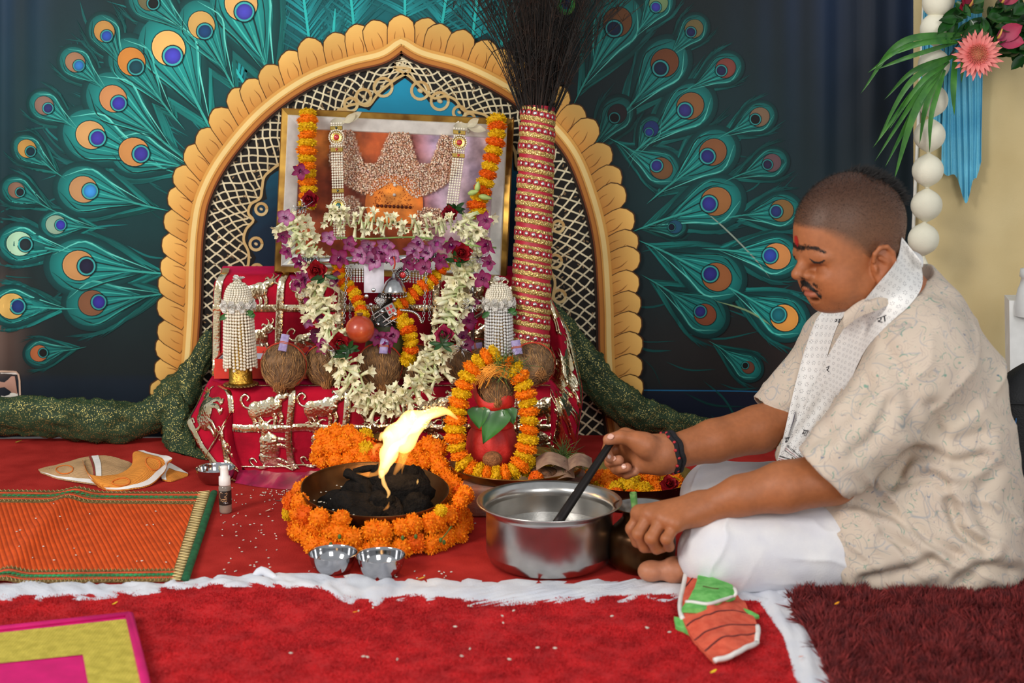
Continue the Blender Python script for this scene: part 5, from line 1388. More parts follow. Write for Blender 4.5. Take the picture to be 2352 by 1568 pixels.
# the pot wrapped in red cloth
m_redcloth = mat('red_chunri', '#d22a20', rough=.6, var=.15, vs=22, bump=.25, bs=60, col2='#b21812', sheen=.2)
kp = P(1131, 1062, 2.905); kx, ky = kp[0], 2.905; kz = ZP + .002
k_ = mm(2.9)
kal = thing('kalash', (kx, ky, kz), 'round pot wrapped in red cloth with mango leaves and a coconut on top', 'kalash')
def kZ(py): return P(1131, py, 2.905)[2]
mb = MB(); rows = []
pr = [(.001, kz), (.028, kz), (.045, kz + .012), (.053, kz + .035), (.054, kz + .06), (.047, kz + .085), (.034, kz + .103), (.028, kz + .112), (.034, kz + .120), (.044, kz + .126), (.043, kz + .128), (.03, kz + .120)]
pr = np.array(pr)
for (r_, z) in curve(np.c_[pr, np.zeros(len(pr))], 40)[:, :2]:
    rows.append([(kx + max(r_, .0005) * (1 + .035 * math.sin(9 * a + 30 * z) * np.clip((r_ - .02) / .03, 0, 1)) * math.cos(a), ky + max(r_, .0005) * (1 + .035 * math.sin(9 * a + 30 * z)) * math.sin(a), z) for a in np.linspace(0, 2 * PI, 48, endpoint=False)])
mb.grid(np.array(rows), wrap=True); mb.build('wrapped_pot', m_redcloth, kal)
zt = kz + .126
mb = MB(); mb.lathe([(.030, zt), (.045, zt + .001), (.0465, zt + .004), (.044, zt + .006), (.030, zt + .005)], 40, (kx, ky, 0)); mb.build('copper_rim', mat('rose_copper', '#b2664a', rough=.35, metal=.8, var=.1), kal)
mb = MB(); rows = []                                        # knot folds of the cloth at the neck
for s in np.linspace(0, 1, 30):
    a = PI * 1.05 + s * PI * .9; rows.append([(kx + r_ * math.cos(a), ky + r_ * math.sin(a), zt - .012 + h) for r_, h in ((.034, .004), (.044 + .003 * math.sin(s * 30), .001), (.047 + .003 * math.sin(s * 24), -.008), (.046, -.018))])
mb.grid(np.array(rows)); mb.build('cloth_collar', m_redcloth, kal)
# cup of red cloth round the coconut
mb = MB(); rows = []
cc = np.array([P(1137, 895, 2.895)[0], 2.90, 0])
for f, r_ in ((0, .030), (.3, .042), (.6, .047), (.85, .046), (1., .044)):
    rows.append([(cc[0] + r_ * (1 + .04 * math.sin(5 * a)) * math.cos(a), cc[1] + r_ * math.sin(a), zt + .004 + f * (.026 + .045 * np.clip(math.sin(a) + .55, 0, 1) + .016 * abs(math.cos(a * 1.0)) + .006 * math.sin(4 * a))) for a in np.linspace(0, 2 * PI, 40, endpoint=False)])
mb.grid(np.array(rows), wrap=True); mb.build('cloth_cup', m_redcloth, kal)
coco = coconut((cc[0] + .002, cc[1] - .004, zt + .043), .036, (.1, -1, -.35), 'coconut nested in red cloth on top of the kalash', None, 21, thr=False, hairs=300, group='coconuts on the altar step')
# mango leaves
m_mango = mat('mango_leaf', '#3f7a34', rough=.35, var=.15, vs=20, coat=.25, attr=True, col2='#2c5c26')
for (p0, p1, w, n_) in (((1098, 936, 2.862), (1100, 985, 2.842), .044, (.1, -1, .2)), ((1150, 938, 2.862), (1112, 1018, 2.832), .056, (-.25, -1, .1)), ((1168, 938, 2.866), (1178, 975, 2.85), .03, (.3, -1, .1))):
    mb = MB(); a, b = P(*p0), P(*p1); leafpatch(mb, a, b - a, n_, np.linalg.norm(b - a) * 1.04, w * 1.15, np.ones(3) * .9, np.ones(3) * 1.05, .04, n=10, fold=.03, pt=True); o = mb.build('mango_leaf', m_mango, kal)
# sacred thread heap and durva grass
m_yth = mat('saffron_thread', '#eda23a', rough=.8, var=.1)
rr = np.random.default_rng(31); mb = MB()
for i in range(46):
    x, y = rr.normal(1132, 14), rr.normal(856, 5); ln = rr.uniform(22, 46); bend = rr.normal(0, 12)
    q = [P(x - ln + rr.normal(0, 4), y + 14 + rr.uniform(0, 22), 2.852 + rr.uniform(-.006, .01)), P(x - ln * .4, y - 4 + bend * .3, 2.846), P(x + ln * .3, y - 6 + rr.normal(0, 4), 2.85), P(x + ln, y + 6 + rr.normal(0, 6), 2.858)]
    mb.tube(curve(q, 12), .00075, 4, cap=False)
mb.build('saffron_thread', m_yth, kal)['kind'] = 'stuff'
m_durva = mat('durva_grass', '#5f7a3c', rough=.6, var=.3, attr=True, vs=40)
def grass(parent, c, n, spread, seed, updir=(0, 0, 1), r=.0006):
    rr = np.random.default_rng(seed); mb = MB()
    for i in range(n):
        d = nrm(np.asarray(updir) * rr.uniform(.1, .7) + rr.normal(0, .6, 3)); p0 = c + rr.normal(0, .006, 3); l = spread * rr.uniform(.4, 1.)
        p2 = p0 + d * l + np.array([0, 0, -l * .15]); p2[2] = max(p2[2], ZP + .003); mb.tube([p0, (p0 + p2) / 2 + rr.normal(0, .004, 3), p2], [r, r, r * .4], 3, col=np.array([.9, 1., .8]) * rr.uniform(.6, 1.5), cap=False)
    o = mb.build('grass_blades', m_durva, parent); o['kind'] = 'stuff'; return o
grass(kal, P(1150, 836, 2.86), 90, .05, 3, (.3, -.2, .3)); grass(kal, P(1175, 842, 2.865), 60, .055, 4, (.9, -.1, .2))
# marigold garland round the kalash
kp_ = curve([P(1136, 812, 2.87), P(1095, 836, 2.86), P(1072, 872, 2.855), P(1055, 918, 2.85), P(1046, 965, 2.845), P(1046, 1010, 2.84), P(1058, 1052, 2.835), P(1085, 1080, 2.825), P(1125, 1090, 2.815), P(1165, 1088, 2.815), P(1194, 1068, 2.825), P(1208, 1030, 2.835), P(1216, 985, 2.84), P(1214, 940, 2.85), P(1206, 895, 2.855), P(1190, 858, 2.862), P(1165, 838, 2.87)], 160)
t = thing('kalash_garland', P(1125, 1095, 2.815), 'striped yellow and orange marigold garland looped round the red kalash', 'garland')
thread(t, kp_); string_marigolds(t, kp_, [MG_Y, MG_O], .0238, .0178, seed=8, jit=.12)
# things on the thali
t = thing('betel_nut', P(1131, 1070, 2.80), 'round brown betel nut leaning on the kalash inside its garland', 'nut')
mb = MB(); mb.ball(P(1131, 1054, 2.825), (.0205, .018, .0165), 20, 14); mb.build('kernel', mat('betel_brown', '#a3693c', rough=.8, var=.25, vs=160, bump=.6, bs=380, col2='#7c4a26'), t)
m_n10 = mat('brown_note', '#a98a72', rough=.7, var=.2, vs=60, col2='#8a6a5a')
for (q0, q1, q2, q3, lab) in (((1232, 1082), (1262, 1068), (1300, 1080), (1318, 1098), 'curled brown banknote arching over another on the thali'), ((1240, 1096), (1270, 1104), (1300, 1098), (1320, 1100), 'flat brown banknote under the curled one on the thali'), ((1300, 1086), (1325, 1072), (1345, 1074), (1362, 1082), 'brown banknote at the thali edge beside the ladle')):
    mb = MB(); a = curve([P(*q0, 2.80), P(*q1, 2.79), P(*q2, 2.79), P(*q3, 2.80)], 20); mb.grid(np.array([[p + (0, d, d * .22 + .002) for d in (0, .02, .04, .055)] for p in a])); tag(mb.build('banknote', m_n10), lab, 'banknote')
for (x, y, me, r_, lab) in ((1232, 1098, MG_D[0], .018, 'loose deep orange marigold head at the thali front'), (1218, 1060, MG_Y[0], .016, 'smallest loose yellow marigold head beside the kalash garland'), (1250, 1062, MG_Y[1], .018, 'loose yellow marigold head by the durva grass on the thali'), (1205, 1075, MG_Y[2], .02, 'loose yellow marigold head touching the kalash garland')): tag(place('marigold', me, None, P(x, y, 2.80 if y > 1080 else 2.85), rot_to((.2, -.7, .6), x), r_), lab, 'flower')
mb = MB(); mb.ball(P(1250, 1085, 2.83), (.03, .028, .012), 18, 10); tag(mb.build('dried_date', mat('brown_date', '#6e4a30', rough=.7, var=.3, vs=80, bump=.5, bs=200)), 'wrinkled brown fruit on the thali behind the banknotes', 'fruit')
t = thing('durva_bunch', P(1296, 1060, 2.87), 'tuft of grey-green durva grass at the side of the thali', 'grass'); grass(t, P(1292, 1052, 2.865), 170, .065, 7, (.2, 0, .5))

# flower tray behind the pot
m_tray = mat('dark_tray', '#3a2a1c', rough=.4, metal=.7, var=.2, col2='#221812')
fc = np.array([P(1462, 1080, 2.86)[0], 2.90, 0]); zt2 = .004; Rt = .125
m_trayg = mat('tray_inside', '#8a7a3e', rough=.4, metal=.7, var=.15)
t = thing('flower_tray', (fc[0], fc[1], zt2), 'dark round metal tray full of plucked marigolds behind the priest\'s hand', 'tray')
mb = MB(); mb.lathe([(.0001, zt2), (Rt * .85, zt2), (Rt * .97, zt2 + .025), (Rt * 1.02, zt2 + .052), (Rt * 1.03, zt2 + .053)], 56, (fc[0], fc[1], 0)); mb.build('outer_wall', m_tray, t)
mb = MB(); mb.lathe([(Rt * 1.03, zt2 + .053), (Rt * 1.0, zt2 + .052), (Rt * .95, zt2 + .027), (Rt * .84, zt2 + .004), (.0001, zt2 + .004)], 56, (fc[0], fc[1], 0)); mb.build('inner_wall', m_trayg, t)
rr = np.random.default_rng(17)
tagl = [('orange', MG_D), ('yellow', MG_Y)]
for i in range(58):
    a = rr.uniform(0, 2 * PI); s = math.sqrt(rr.random()) * .90; z = zt2 + .022 + (.018 if i > 30 else .0) * (1 - s * .5) + rr.uniform(0, .006)
    yl = i % 5 in (1, 4)
    o = place('marigold', random.choice(MG_Y if yl else MG_D + MG_O), None, (fc[0] + Rt * s * .95 * math.cos(a), fc[1] + Rt * s * .95 * math.sin(a), z), rot_to((rr.normal(0, .5), -.4 + rr.normal(0, .4), 1)), rr.uniform(.016, .021)); tag(o, 'plucked %s marigold head heaped in the dark metal tray' % ('yellow' if yl else 'orange'), 'flower', '%s marigold heads in the dark tray' % ('yellow' if yl else 'orange'))
for (x, y, lab) in ((1536, 1112, 'red rose at the tray rim by the white trousers'), (1478, 1062, 'red rose among the tray marigolds behind the stirring hand')): tag(place('rose', ROS[0], None, P(x, y, 2.81), rot_to((0, -.8, .6)), .022), lab, 'flower')

# ================================================================ FIRE BOWL WITH MARIGOLD RINGS
hb_ = np.array([P(866, 1230, 2.66)[0], 2.665, 0.])
hav = thing('fire_bowl', (hb_[0], hb_[1], .03), 'wide hammered bronze fire bowl full of charred offerings', 'bowl')
RB = .1415; zr_ = .100
tl = np.array(Matrix.Rotation(math.radians(5.5), 3, 'X')) @ np.array(Matrix.Rotation(math.radians(3.0), 3, 'Y'))
bc = np.array([P(862, 1121, 2.665)[0], 2.665, 0]); bc[2] = P(862, 1121, 2.665)[2]
def BW(x, y, z): return bc + tl @ np.array([x, y, z])
m_bronze = mat('fire_bronze', '#7a5530', rough=.38, metal=.9, var=.3, vs=10, col2='#4c301a', bump=.12, bs=40)
pr = [(RB, 0), (RB * 1.012, .001), (RB * 1.01, -.003), (RB * .985, -.012), (RB * .90, -.034), (RB * .74, -.054), (RB * .5, -.064), (.0005, -.067)]
pin = [(RB, 0), (RB * .985, -.006), (RB * .95, -.016), (RB * .87, -.034), (RB * .71, -.050), (RB * .48, -.059), (.0005, -.061)]
def lathe_b(mb, prf, n=72):
    mb.grid(np.array([[BW(r_ * math.cos(a) * (1 + .004 * math.sin(7 * a)), r_ * math.sin(a), z) for a in np.linspace(0, 2 * PI, n, endpoint=False)] for r_, z in prf]), wrap=True)
mb = MB(); lathe_b(mb, curve(np.c_[np.array(pr), np.zeros(len(pr))], 30)[:, :2]); mb.build('outer_shell', m_bronze, hav)
mb = MB(); lathe_b(mb, curve(np.c_[np.array(pin), np.zeros(len(pin))], 26)[:, :2]); mb.build('inner_shell', m_bronze, hav)
# charred heap
m_char = mat('charred_wood', '#0e0c0a', rough=.85, spec=.12, var=.4, vs=40, bump=.8, bs=120, col2='#1b1816')
m_ash = mat('ash_crust', '#241f1b', rough=.95, spec=.1, var=.4, vs=30, bump=.8, bs=140, col2='#1c1816')
char = thing('charred_offerings', BW(0, 0, -.06), 'black charred wood and ash heaped in the fire bowl', 'charcoal')
mb = MB(); rows = []
for s in np.linspace(0, 1, 26):
    rows.append([BW(s * RB * .84 * math.cos(a), s * RB * .84 * math.sin(a), -.044 + .020 * (1 - s) + .055 * (fbm(s * math.cos(a) * 5 + 3, s * math.sin(a) * 5, 2.) - .38) * (1 - s ** 4) + .03 * math.exp(-((s * math.cos(a) - .35) ** 2 + (s * math.sin(a) - .1) ** 2) / .16)) for a in np.linspace(0, 2 * PI, 64, endpoint=False)])
mb.grid(np.array(rows), wrap=True); mb.build('ash_heap', m_ash, char)
rr = random.Random(8)
def lump(c, r, seed, st=(1, 1, 1)):
    mb = MB(); rows = []
    for a in np.linspace(.02, PI - .02, 12):
        rows.append([np.asarray(c) + np.array([st[0] * math.sin(a) * math.cos(b), st[1] * math.sin(a) * math.sin(b), st[2] * math.cos(a)]) * r * (.6 + .9 * fbm(math.sin(a) * math.cos(b) * 1.6 + seed, math.sin(a) * math.sin(b) * 1.6, math.cos(a) * 1.6 + seed)) for b in np.linspace(0, 2 * PI, 18, endpoint=False)])
    mb.grid(np.array(rows), wrap=True); return mb
for (x, y, z, r_, st) in ((-.045, -.035, -.026, .032, (1.4, .9, .8)), (-.01, -.055, -.034, .03, (1.5, .9, .7)), (.055, .0, -.008, .042, (1.2, 1, .9)), (.03, .04, -.002, .036, (1.1, 1, 1)), (-.07, .02, -.036, .028, (1.4, 1, .6)), (.085, -.03, -.018, .028, (1, 1, .9)), (.02, -.03, -.02, .03, (1.3, .9, .8)), (-.03, .03, -.018, .03, (1.2, 1, .9)), (.07, .05, .002, .028, (1, 1, 1))):
    lump(BW(x, y, z), r_, x * 90 + y * 40, st).build('charred_lump', m_char, char)
mb = MB(); mb.tube(curve([BW(-.062, .035, .016), BW(-.035, .02, .010), BW(-.012, -.005, -.012), BW(.01, -.03, -.025)], 16), np.array([.009, .0105, .009, .0085, .009, .0095, .009, .009, .010, .0105, .011, .011, .011, .011, .010, .009]), 10); mb.build('charred_stick', m_char, char)
mb = MB(); mb.tube(curve([BW(.02, .07, .014), BW(-.02, .075, .012), BW(-.05, .07, .004)], 10), .007, 8); mb.build('charred_stick', m_char, char)
mb = MB()
for i in range(34):
    a = rr.uniform(2.2, 4.6); s = rr.uniform(.55, .86) * RB; mb.ball(BW(s * math.cos(a), s * math.sin(a), -.034 + .012 * rr.random()), (.0022, .0011, .0011), 6, 4)
mb.build('rice_grains', mat('rice_white', '#d9d4c4', rough=.6), char)['kind'] = 'stuff'
# stand under the bowl
mb = MB(); mb.lathe([(.0001, .004), (.07, .004), (.07, .03), (.05, .038), (.0001, .038)], 24, (hb_[0], hb_[1], 0)); tag(mb.build('fire_bowl_stand', m_brick), 'low stand hidden by marigolds under the fire bowl', 'stand')
# marigold rings
ring = thing('marigold_ring_garland', (hb_[0], hb_[1], .003), 'thick orange marigold garland coiled round the foot of the fire bowl', 'garland')
rr = random.Random(21); cnt = 0
for (R_, z, n_, ph) in ((.158, .022, 36, 0), (.150, .055, 34, .5), (.128, .030, 26, .2), (.138, .074, 22, .3)):
    for i in range(n_):
        a = 2 * PI * (i + ph) / n_
        if z > .07 and not (-.35 < math.cos(a - PI) - .62 or math.cos(a) > .9 and math.sin(a) > -.3): continue
        if z > .07: R_ = .158
        ex = 1 + (.06 if math.cos(a) > .3 else 0)
        p = np.array([hb_[0] + R_ * ex * math.cos(a), hb_[1] + R_ * .98 * math.sin(a), z]) + np.array([rr.gauss(0, .004), rr.gauss(0, .004), rr.gauss(0, .004)])
        p[2] = max(p[2], .019)
        d = np.array([math.cos(a) * .8 - math.sin(a) * .5, math.sin(a) * .8 + math.cos(a) * .5, .3 + rr.gauss(0, .35)])
        place('marigold', rr.choice(MG_O + MG_O + MG_D[:1]), ring, p, rot_to(d, rr.uniform(0, 6)), rr.uniform(.0205, .0245))
place('marigold', MG_Y[0], ring, P(662, 1178, 2.66), rot_to((-1, -.3, .2)), .017); place('marigold', MG_Y[1], ring, P(1012, 1172, 2.57), rot_to((0, -1, .8)), .014)
mb = MB()
for (x, y, Y) in ((780, 1203, 2.52), (955, 1232, 2.50), (1020, 1245, 2.5), (780, 1232, 2.5), (1012, 1240, 2.49), (925, 1235, 2.49), (760, 1250, 2.5)):
    c = P(x, y, Y); mb.ball(c, (.0035, .003, .005), 8, 6)
mb.tube(curve([P(1012, 1240, 2.49), P(1025, 1225, 2.49), P(1037, 1208, 2.49)], 6), .0012, 5)
mb.build('green_sepals', mat('sepal_green', '#4d6a24', rough=.6), ring)
# taller coil behind the bowl
back = thing('marigold_back_garland', P(860, 1070, 2.93), 'heaped orange marigold garland standing behind the fire bowl', 'garland')
for (x, y, Y, kk) in ((742, 1058, 2.93, 0), (735, 1030, 2.93, 0), (742, 1004, 2.94, 0), (770, 994, 2.945, 0), (802, 992, 2.945, 0), (820, 1012, 2.93, 0), (790, 1020, 2.91, 0), (765, 1030, 2.91, 0), (815, 1038, 2.91, 0), (770, 1056, 2.90, 0), (800, 1055, 2.90, 0), (838, 1002, 2.95, 3), (842, 1018, 2.94, 2), (838, 1034, 2.915, 3), (862, 1032, 2.93, 2), (858, 1050, 2.90, 2), (885, 1045, 2.91, 0), (905, 1035, 2.92, 2), (930, 1040, 2.92, 0), (955, 1035, 2.93, 0), (985, 1022, 2.94, 0), (1008, 1030, 2.93, 0), (1000, 1055, 2.91, 0), (970, 1060, 2.90, 0), (1012, 1072, 2.89, 0), (1030, 1098, 2.86, 0), (1045, 1112, 2.83, 0), (1040, 1135, 2.80, 0), (1062, 1130, 2.82, 0), (1055, 1155, 2.78, 0), (940, 1062, 2.89, 0), (835, 1060, 2.89, 0), (905, 1062, 2.89, 0), (730, 1050, 2.95, 0), (756, 1012, 2.93, 0)):
    place('marigold', {0: rr.choice(MG_O), 1: MG_D[0], 2: MG_D[1], 3: MG_Y[1]}[kk], back, P(x, y, Y), rot_to((rr.gauss(0, .4), -1, rr.gauss(.3, .4)), rr.uniform(0, 6)), rr.uniform(.0195, .0235))
mb = MB(); bxx = P(870, 1080, 2.95)
mb.box((bxx[0], 2.965, .05), (.24, .07, .094), bevel=.004); tag(mb.build('brick_plinth', m_brick), 'brick plinth hidden behind the heaped marigolds', 'plinth')
c = P(884, 1010, 2.955); t = thing('small_brass_bowl', (c[0], c[1], .098), 'small brass bowl standing behind the flames', 'bowl')
mb = MB(); zq = .099; mb.lathe([(.0001, zq), (.018, zq), (.030, zq + .012), (.0345, zq + .026), (.036, zq + .027), (.033, zq + .026), (.028, zq + .013), (.017, zq + .003), (.0001, zq + .003)], 36, (c[0], c[1], 0)); mb.build('shell', m_brass, t)

# ---------------------------------------------------------------- flames: glowing gas, hot and thick at the heart
def fire_mat(name, col, st):
    m = bpy.data.materials.new(name); m.use_nodes = True; nt = m.node_tree
    for n in list(nt.nodes): nt.nodes.remove(n)
    o = nt.nodes.new('ShaderNodeOutputMaterial'); e = nt.nodes.new('ShaderNodeEmission'); e.inputs[0].default_value = (*col, 1); e.inputs[1].default_value = st
    nt.links.new(e.outputs[0], o.inputs['Volume']); return m
m_fire = fire_mat('flame_gas', (1., .36, .06), 130.)
m_fire_hot = fire_mat('flame_core', (1., .52, .15), 300.)
fl = thing('flame', BW(.02, 0, 0), 'bright yellow-white flame streaming up and over to one side from the fire bowl', 'flame')
def flame(name, pts, wid, thick, m, n=40):
    p = curve(pts, n); w = np.interp(np.linspace(0, 1, n), np.linspace(0, 1, len(wid)), wid); tg = np.gradient(p, axis=0); mb = MB(); rows = []
    for i in range(n):
        t_ = nrm(tg[i]); sd = nrm(np.cross(t_, (0, -1, 0))); dp = np.cross(sd, t_)
        rows.append([p[i] + sd * w[i] * math.cos(a) * (1 + .18 * math.sin(i * .55 + 2 * a)) + dp * w[i] * thick * math.sin(a) for a in np.linspace(0, 2 * PI, 16, endpoint=False)])
    mb.grid(np.array(rows), wrap=True); mb.add(np.array(rows[0]), [tuple(range(15, -1, -1))]); mb.add(np.array(rows[-1]), [tuple(range(16))]); import bmesh; o = mb.build(name, m, fl); bm = bmesh.new(); bm.from_mesh(o.data); bmesh.ops.remove_doubles(bm, verts=bm.verts, dist=1e-6); bmesh.ops.recalc_face_normals(bm, faces=bm.faces); bm.to_mesh(o.data); bm.free()
YF = 2.62
k = mm(YF)
Fp = lambda x, y, Y=YF: P(x, y, Y)
flame('flame_tongue', [Fp(872, 1098), Fp(884, 1070), Fp(895, 1035), Fp(905, 1005), Fp(935, 975), Fp(975, 955), Fp(1020, 944), Fp(1052, 962)], np.array([3, 14, 20, 24, 27, 25, 14, 9, 2]) * k, .45, m_fire_hot, 60)
flame('flame_tongue', [Fp(880, 1075), Fp(905, 1030), Fp(935, 1020), Fp(965, 975), Fp(990, 955), Fp(1015, 948)], np.array([4, 13, 17, 14, 9, 2]) * k, .4, m_fire_hot)
flame('flame_tongue', [Fp(905, 1090), Fp(925, 1050), Fp(930, 1000), Fp(930, 965), Fp(950, 945)], np.array([3, 12, 17, 15, 3]) * k, .4, m_fire)
flame('flame_tongue', [Fp(818, 1086), Fp(845, 1090), Fp(868, 1085), Fp(878, 1060)], np.array([1, 6, 5, 7]) * k, .5, m_fire)
flame('flame_tongue', [Fp(876, 1080), Fp(882, 1110), Fp(893, 1132), Fp(885, 1150)], np.array([6, 5, 4, 1]) * k, .5, m_fire_hot)
flame('flame_tongue', [Fp(862, 1048), Fp(858, 1035), Fp(868, 1022), Fp(880, 1025), Fp(886, 1038)], np.array([2, 5, 6, 4, 2]) * k, .5, m_fire)
flame('flame_tongue', [Fp(872, 1012), Fp(878, 1000), Fp(893, 996), Fp(902, 1005)], np.array([3, 7, 8, 3]) * k, .5, m_fire_hot)
flame('flame_tongue', [Fp(880, 1172, 2.57), Fp(890, 1164, 2.57), Fp(894, 1152, 2.57)], np.array([1, 4, 1]) * k, .5, m_fire)
flame('flame_tongue', [Fp(958, 1112), Fp(959, 1106), Fp(960, 1100)], np.array([1, 3, 1]) * k, .6, m_fire_hot)
flame('flame_tongue', [Fp(923, 1088), Fp(926, 1068), Fp(936, 1050)], np.array([1, 4, 2]) * k, .5, m_fire)
ld = bpy.data.lights.new('fire_light', 'POINT'); ld.energy = .3; ld.color = (1, .55, .2); ld.shadow_soft_size = .03
lo = bpy.data.objects.new('fire_light', ld); scene.collection.objects.link(lo); lo.location = Fp(910, 1010)

# ================================================================ STEEL BOWLS, BOTTLE, POT, LADLE, JUG
m_steel = mat('polished_steel', '#b6b6b8', rough=.1, metal=1., var=.05)
m_steel2 = mat('brushed_steel', '#c2bfba', rough=.24, metal=1., var=.06, vs=30, aniso=.6)
def steel_bowl(px, py_base, r, h, label, fill=None, grp='small steel bowls'):
    g = G(px, py_base); x, y = g[0], g[1] + r * .62
    t = thing('steel_bowl', (x, y, .003), label, 'bowl', grp)
    mb = MB(); z = .0035
    mb.lathe(curve(np.c_[np.array([(.0003, z), (r * .55, z), (r * .78, z + h * .18), (r * .93, z + h * .55), (r, z + h * .97), (r * 1.03, z + h), (r * .99, z + h * .985), (r * .91, z + h * .55), (r * .75, z + h * .22), (r * .5, z + h * .08), (.0003, z + h * .08)]), np.zeros(11)], 50)[:, :2], 48, (x, y, 0)); mb.build('shell', m_steel, t)
    if fill:
        mb = MB(); mb.lathe([(.0003, z + h * .42), (r * .84, z + h * .4)], 36, (x, y, 0)); mb.build(fill, mat('clear_water', '#d6dade', rough=.05, spec=.8, trans=.7), t)
steel_bowl(762, 1326, .0435, .034, 'shiny steel bowl in front of the marigold ring, nearer the spray bottle')
steel_bowl(872, 1335, .0435, .036, 'shiny steel bowl in front of the marigold ring, nearer the big pot')
steel_bowl(491, 1118, .0425, .033, 'shiny steel bowl at the velvet cloth corner behind the spray bottle')
# spray bottle
g = G(516, 1184); bx_, by_ = g[0], g[1] + .012
t = thing('spray_bottle', (bx_, by_, .003), 'small clear spray bottle with white cap and dark printed label', 'bottle')
m_clear = mat('clear_plastic', '#e8d9c8', rough=.1, trans=.75, var=.03); m_wcap = mat('white_plastic', '#ece9e4', rough=.35, var=.03); m_lab = mat('dark_label', '#2a211c', rough=.45, var=.1)
z0 = .0035; rb = .0128
mb = MB(); mb.lathe([(.0003, z0), (rb * .92, z0), (rb, z0 + .003), (rb, z0 + .054), (rb * .85, z0 + .058), (rb * .6, z0 + .060)], 32, (bx_, by_, 0)); mb.build('vial', m_clear, t)
mb = MB(); mb.lathe([(.0003, z0 + .001), (rb * .93, z0 + .002), (rb * .93, z0 + .016), (.0003, z0 + .016)], 28, (bx_, by_, 0)); mb.build('perfume_liquid', mat('amber_liquid', '#d9b9a0', rough=.1, trans=.5), t)
mb = MB(); mb.lathe([(rb * 1.01, z0 + .018), (rb * 1.015, z0 + .0185), (rb * 1.015, z0 + .0475), (rb * 1.01, z0 + .048)], 32, (bx_, by_, 0)); lab_o = mb.build('label_wrap', m_lab, t)
mb = MB(); mb.lathe([(rb * .62, z0 + .058), (rb * .92, z0 + .058), (rb * .94, z0 + .060), (rb * .90, z0 + .076), (rb * .66, z0 + .078), (rb * .62, z0 + .094), (rb * .55, z0 + .098), (.0003, z0 + .0985)], 28, (bx_, by_, 0)); mb.build('spray_cap', m_wcap, t)
m_gilt_ink = mat('gilt_ink', '#d8a878', rough=.5); m_wink = mat('white_ink', '#d8d6d2', rough=.5)
def label_stroke(pts, w, m, nm_):
    mb = MB(); p = curve(np.c_[np.array(pts), np.zeros(len(pts))], 16)[:, :2]; rows = []
    for i in range(16):
        d = p[min(i + 1, 15)] - p[max(i - 1, 0)]; d = d / (np.linalg.norm(d) + 1e-9); q = np.array([-d[1], d[0]]) * w / 2
        rows.append([(bx_ + rb * 1.03 * math.sin(a / rb), by_ - rb * 1.03 * math.cos(a / rb), z0 + z) for a, z in (p[i] + q, p[i] - q)])
    mb.grid(np.array(rows)); mb.build(nm_, m, lab_o)
label_stroke([(-.002, .044), (-.0085, .044), (-.0085, .032), (.006, .030)], .0009, m_gilt_ink, 'label_mark')
label_stroke([(.002, .043), (.0065, .0445), (.0055, .039), (.0005, .036), (.0055, .034), (.001, .0315), (-.003, .031)], .0010, m_gilt_ink, 'label_mark')
label_stroke([(-.008, .027), (-.005, .0285), (-.003, .026), (0, .028), (.003, .0265), (.006, .0275)], .0010, m_gilt_ink, 'label_mark')
label_stroke([(-.001, .0235), (.003, .025), (.002, .022), (.006, .0235), (.008, .0225)], .0008, m_wink, 'label_mark')
label_stroke([(-.009, .0465), (-.006, .0458), (-.004, .0468)], .0007, m_wink, 'label_mark')
# big pot
gp = G(1258, 1341); RP = .117; pyc = gp[1] + RP * .93; pxc = P(1262, 1160, pyc)[0]
pot = thing('steel_pot', (pxc, pyc, .003), 'large steel cooking pot with a flared rim', 'pot')
zR = P(1262, 1153, pyc)[2]; k1 = .985
mb = MB()
prf = [(.0005, .0035), (RP * .80, .0035), (RP * .93, .010), (RP * k1, .028), (RP * k1, zR - .014), (RP * 1.0, zR - .008), (RP * 1.06, zR - .002), (RP * 1.125, zR + .0015), (RP * 1.13, zR + .004), (RP * 1.12, zR + .0045)]
mb.lathe(prf[:4], 72, (pxc, pyc, 0)); mb.lathe(prf[3:5], 72, (pxc, pyc, 0)); mb.lathe(curve(np.c_[np.array(prf[4:]), np.zeros(6)], 16)[:, :2], 72, (pxc, pyc, 0)); mb.build('outer_wall', m_steel2, pot)
mb = MB(); mb.lathe(curve(np.c_[np.array([(RP * 1.12, zR + .0045), (RP * 1.05, zR + .001), (RP * .985, zR - .008), (RP * .965, zR - .02)]), np.zeros(4)], 12)[:, :2], 72, (pxc, pyc, 0)); mb.lathe([(RP * .965, zR - .02), (RP * .965, .03), (RP * .9, .012), (.0005, .008)], 72, (pxc, pyc, 0)); mb.build('inner_wall', m_steel2, pot)
mb = MB(); mb.lathe([(.0005, zR - .052), (RP * .964, zR - .052)], 60, (pxc, pyc, 0)); tag(mb.build('melted_ghee', mat('pale_ghee', '#8c8a84', rough=.12, spec=.8, var=.1, vs=60, bump=.2, bs=200)), 'pale melted ghee filling the steel pot', 'ghee')
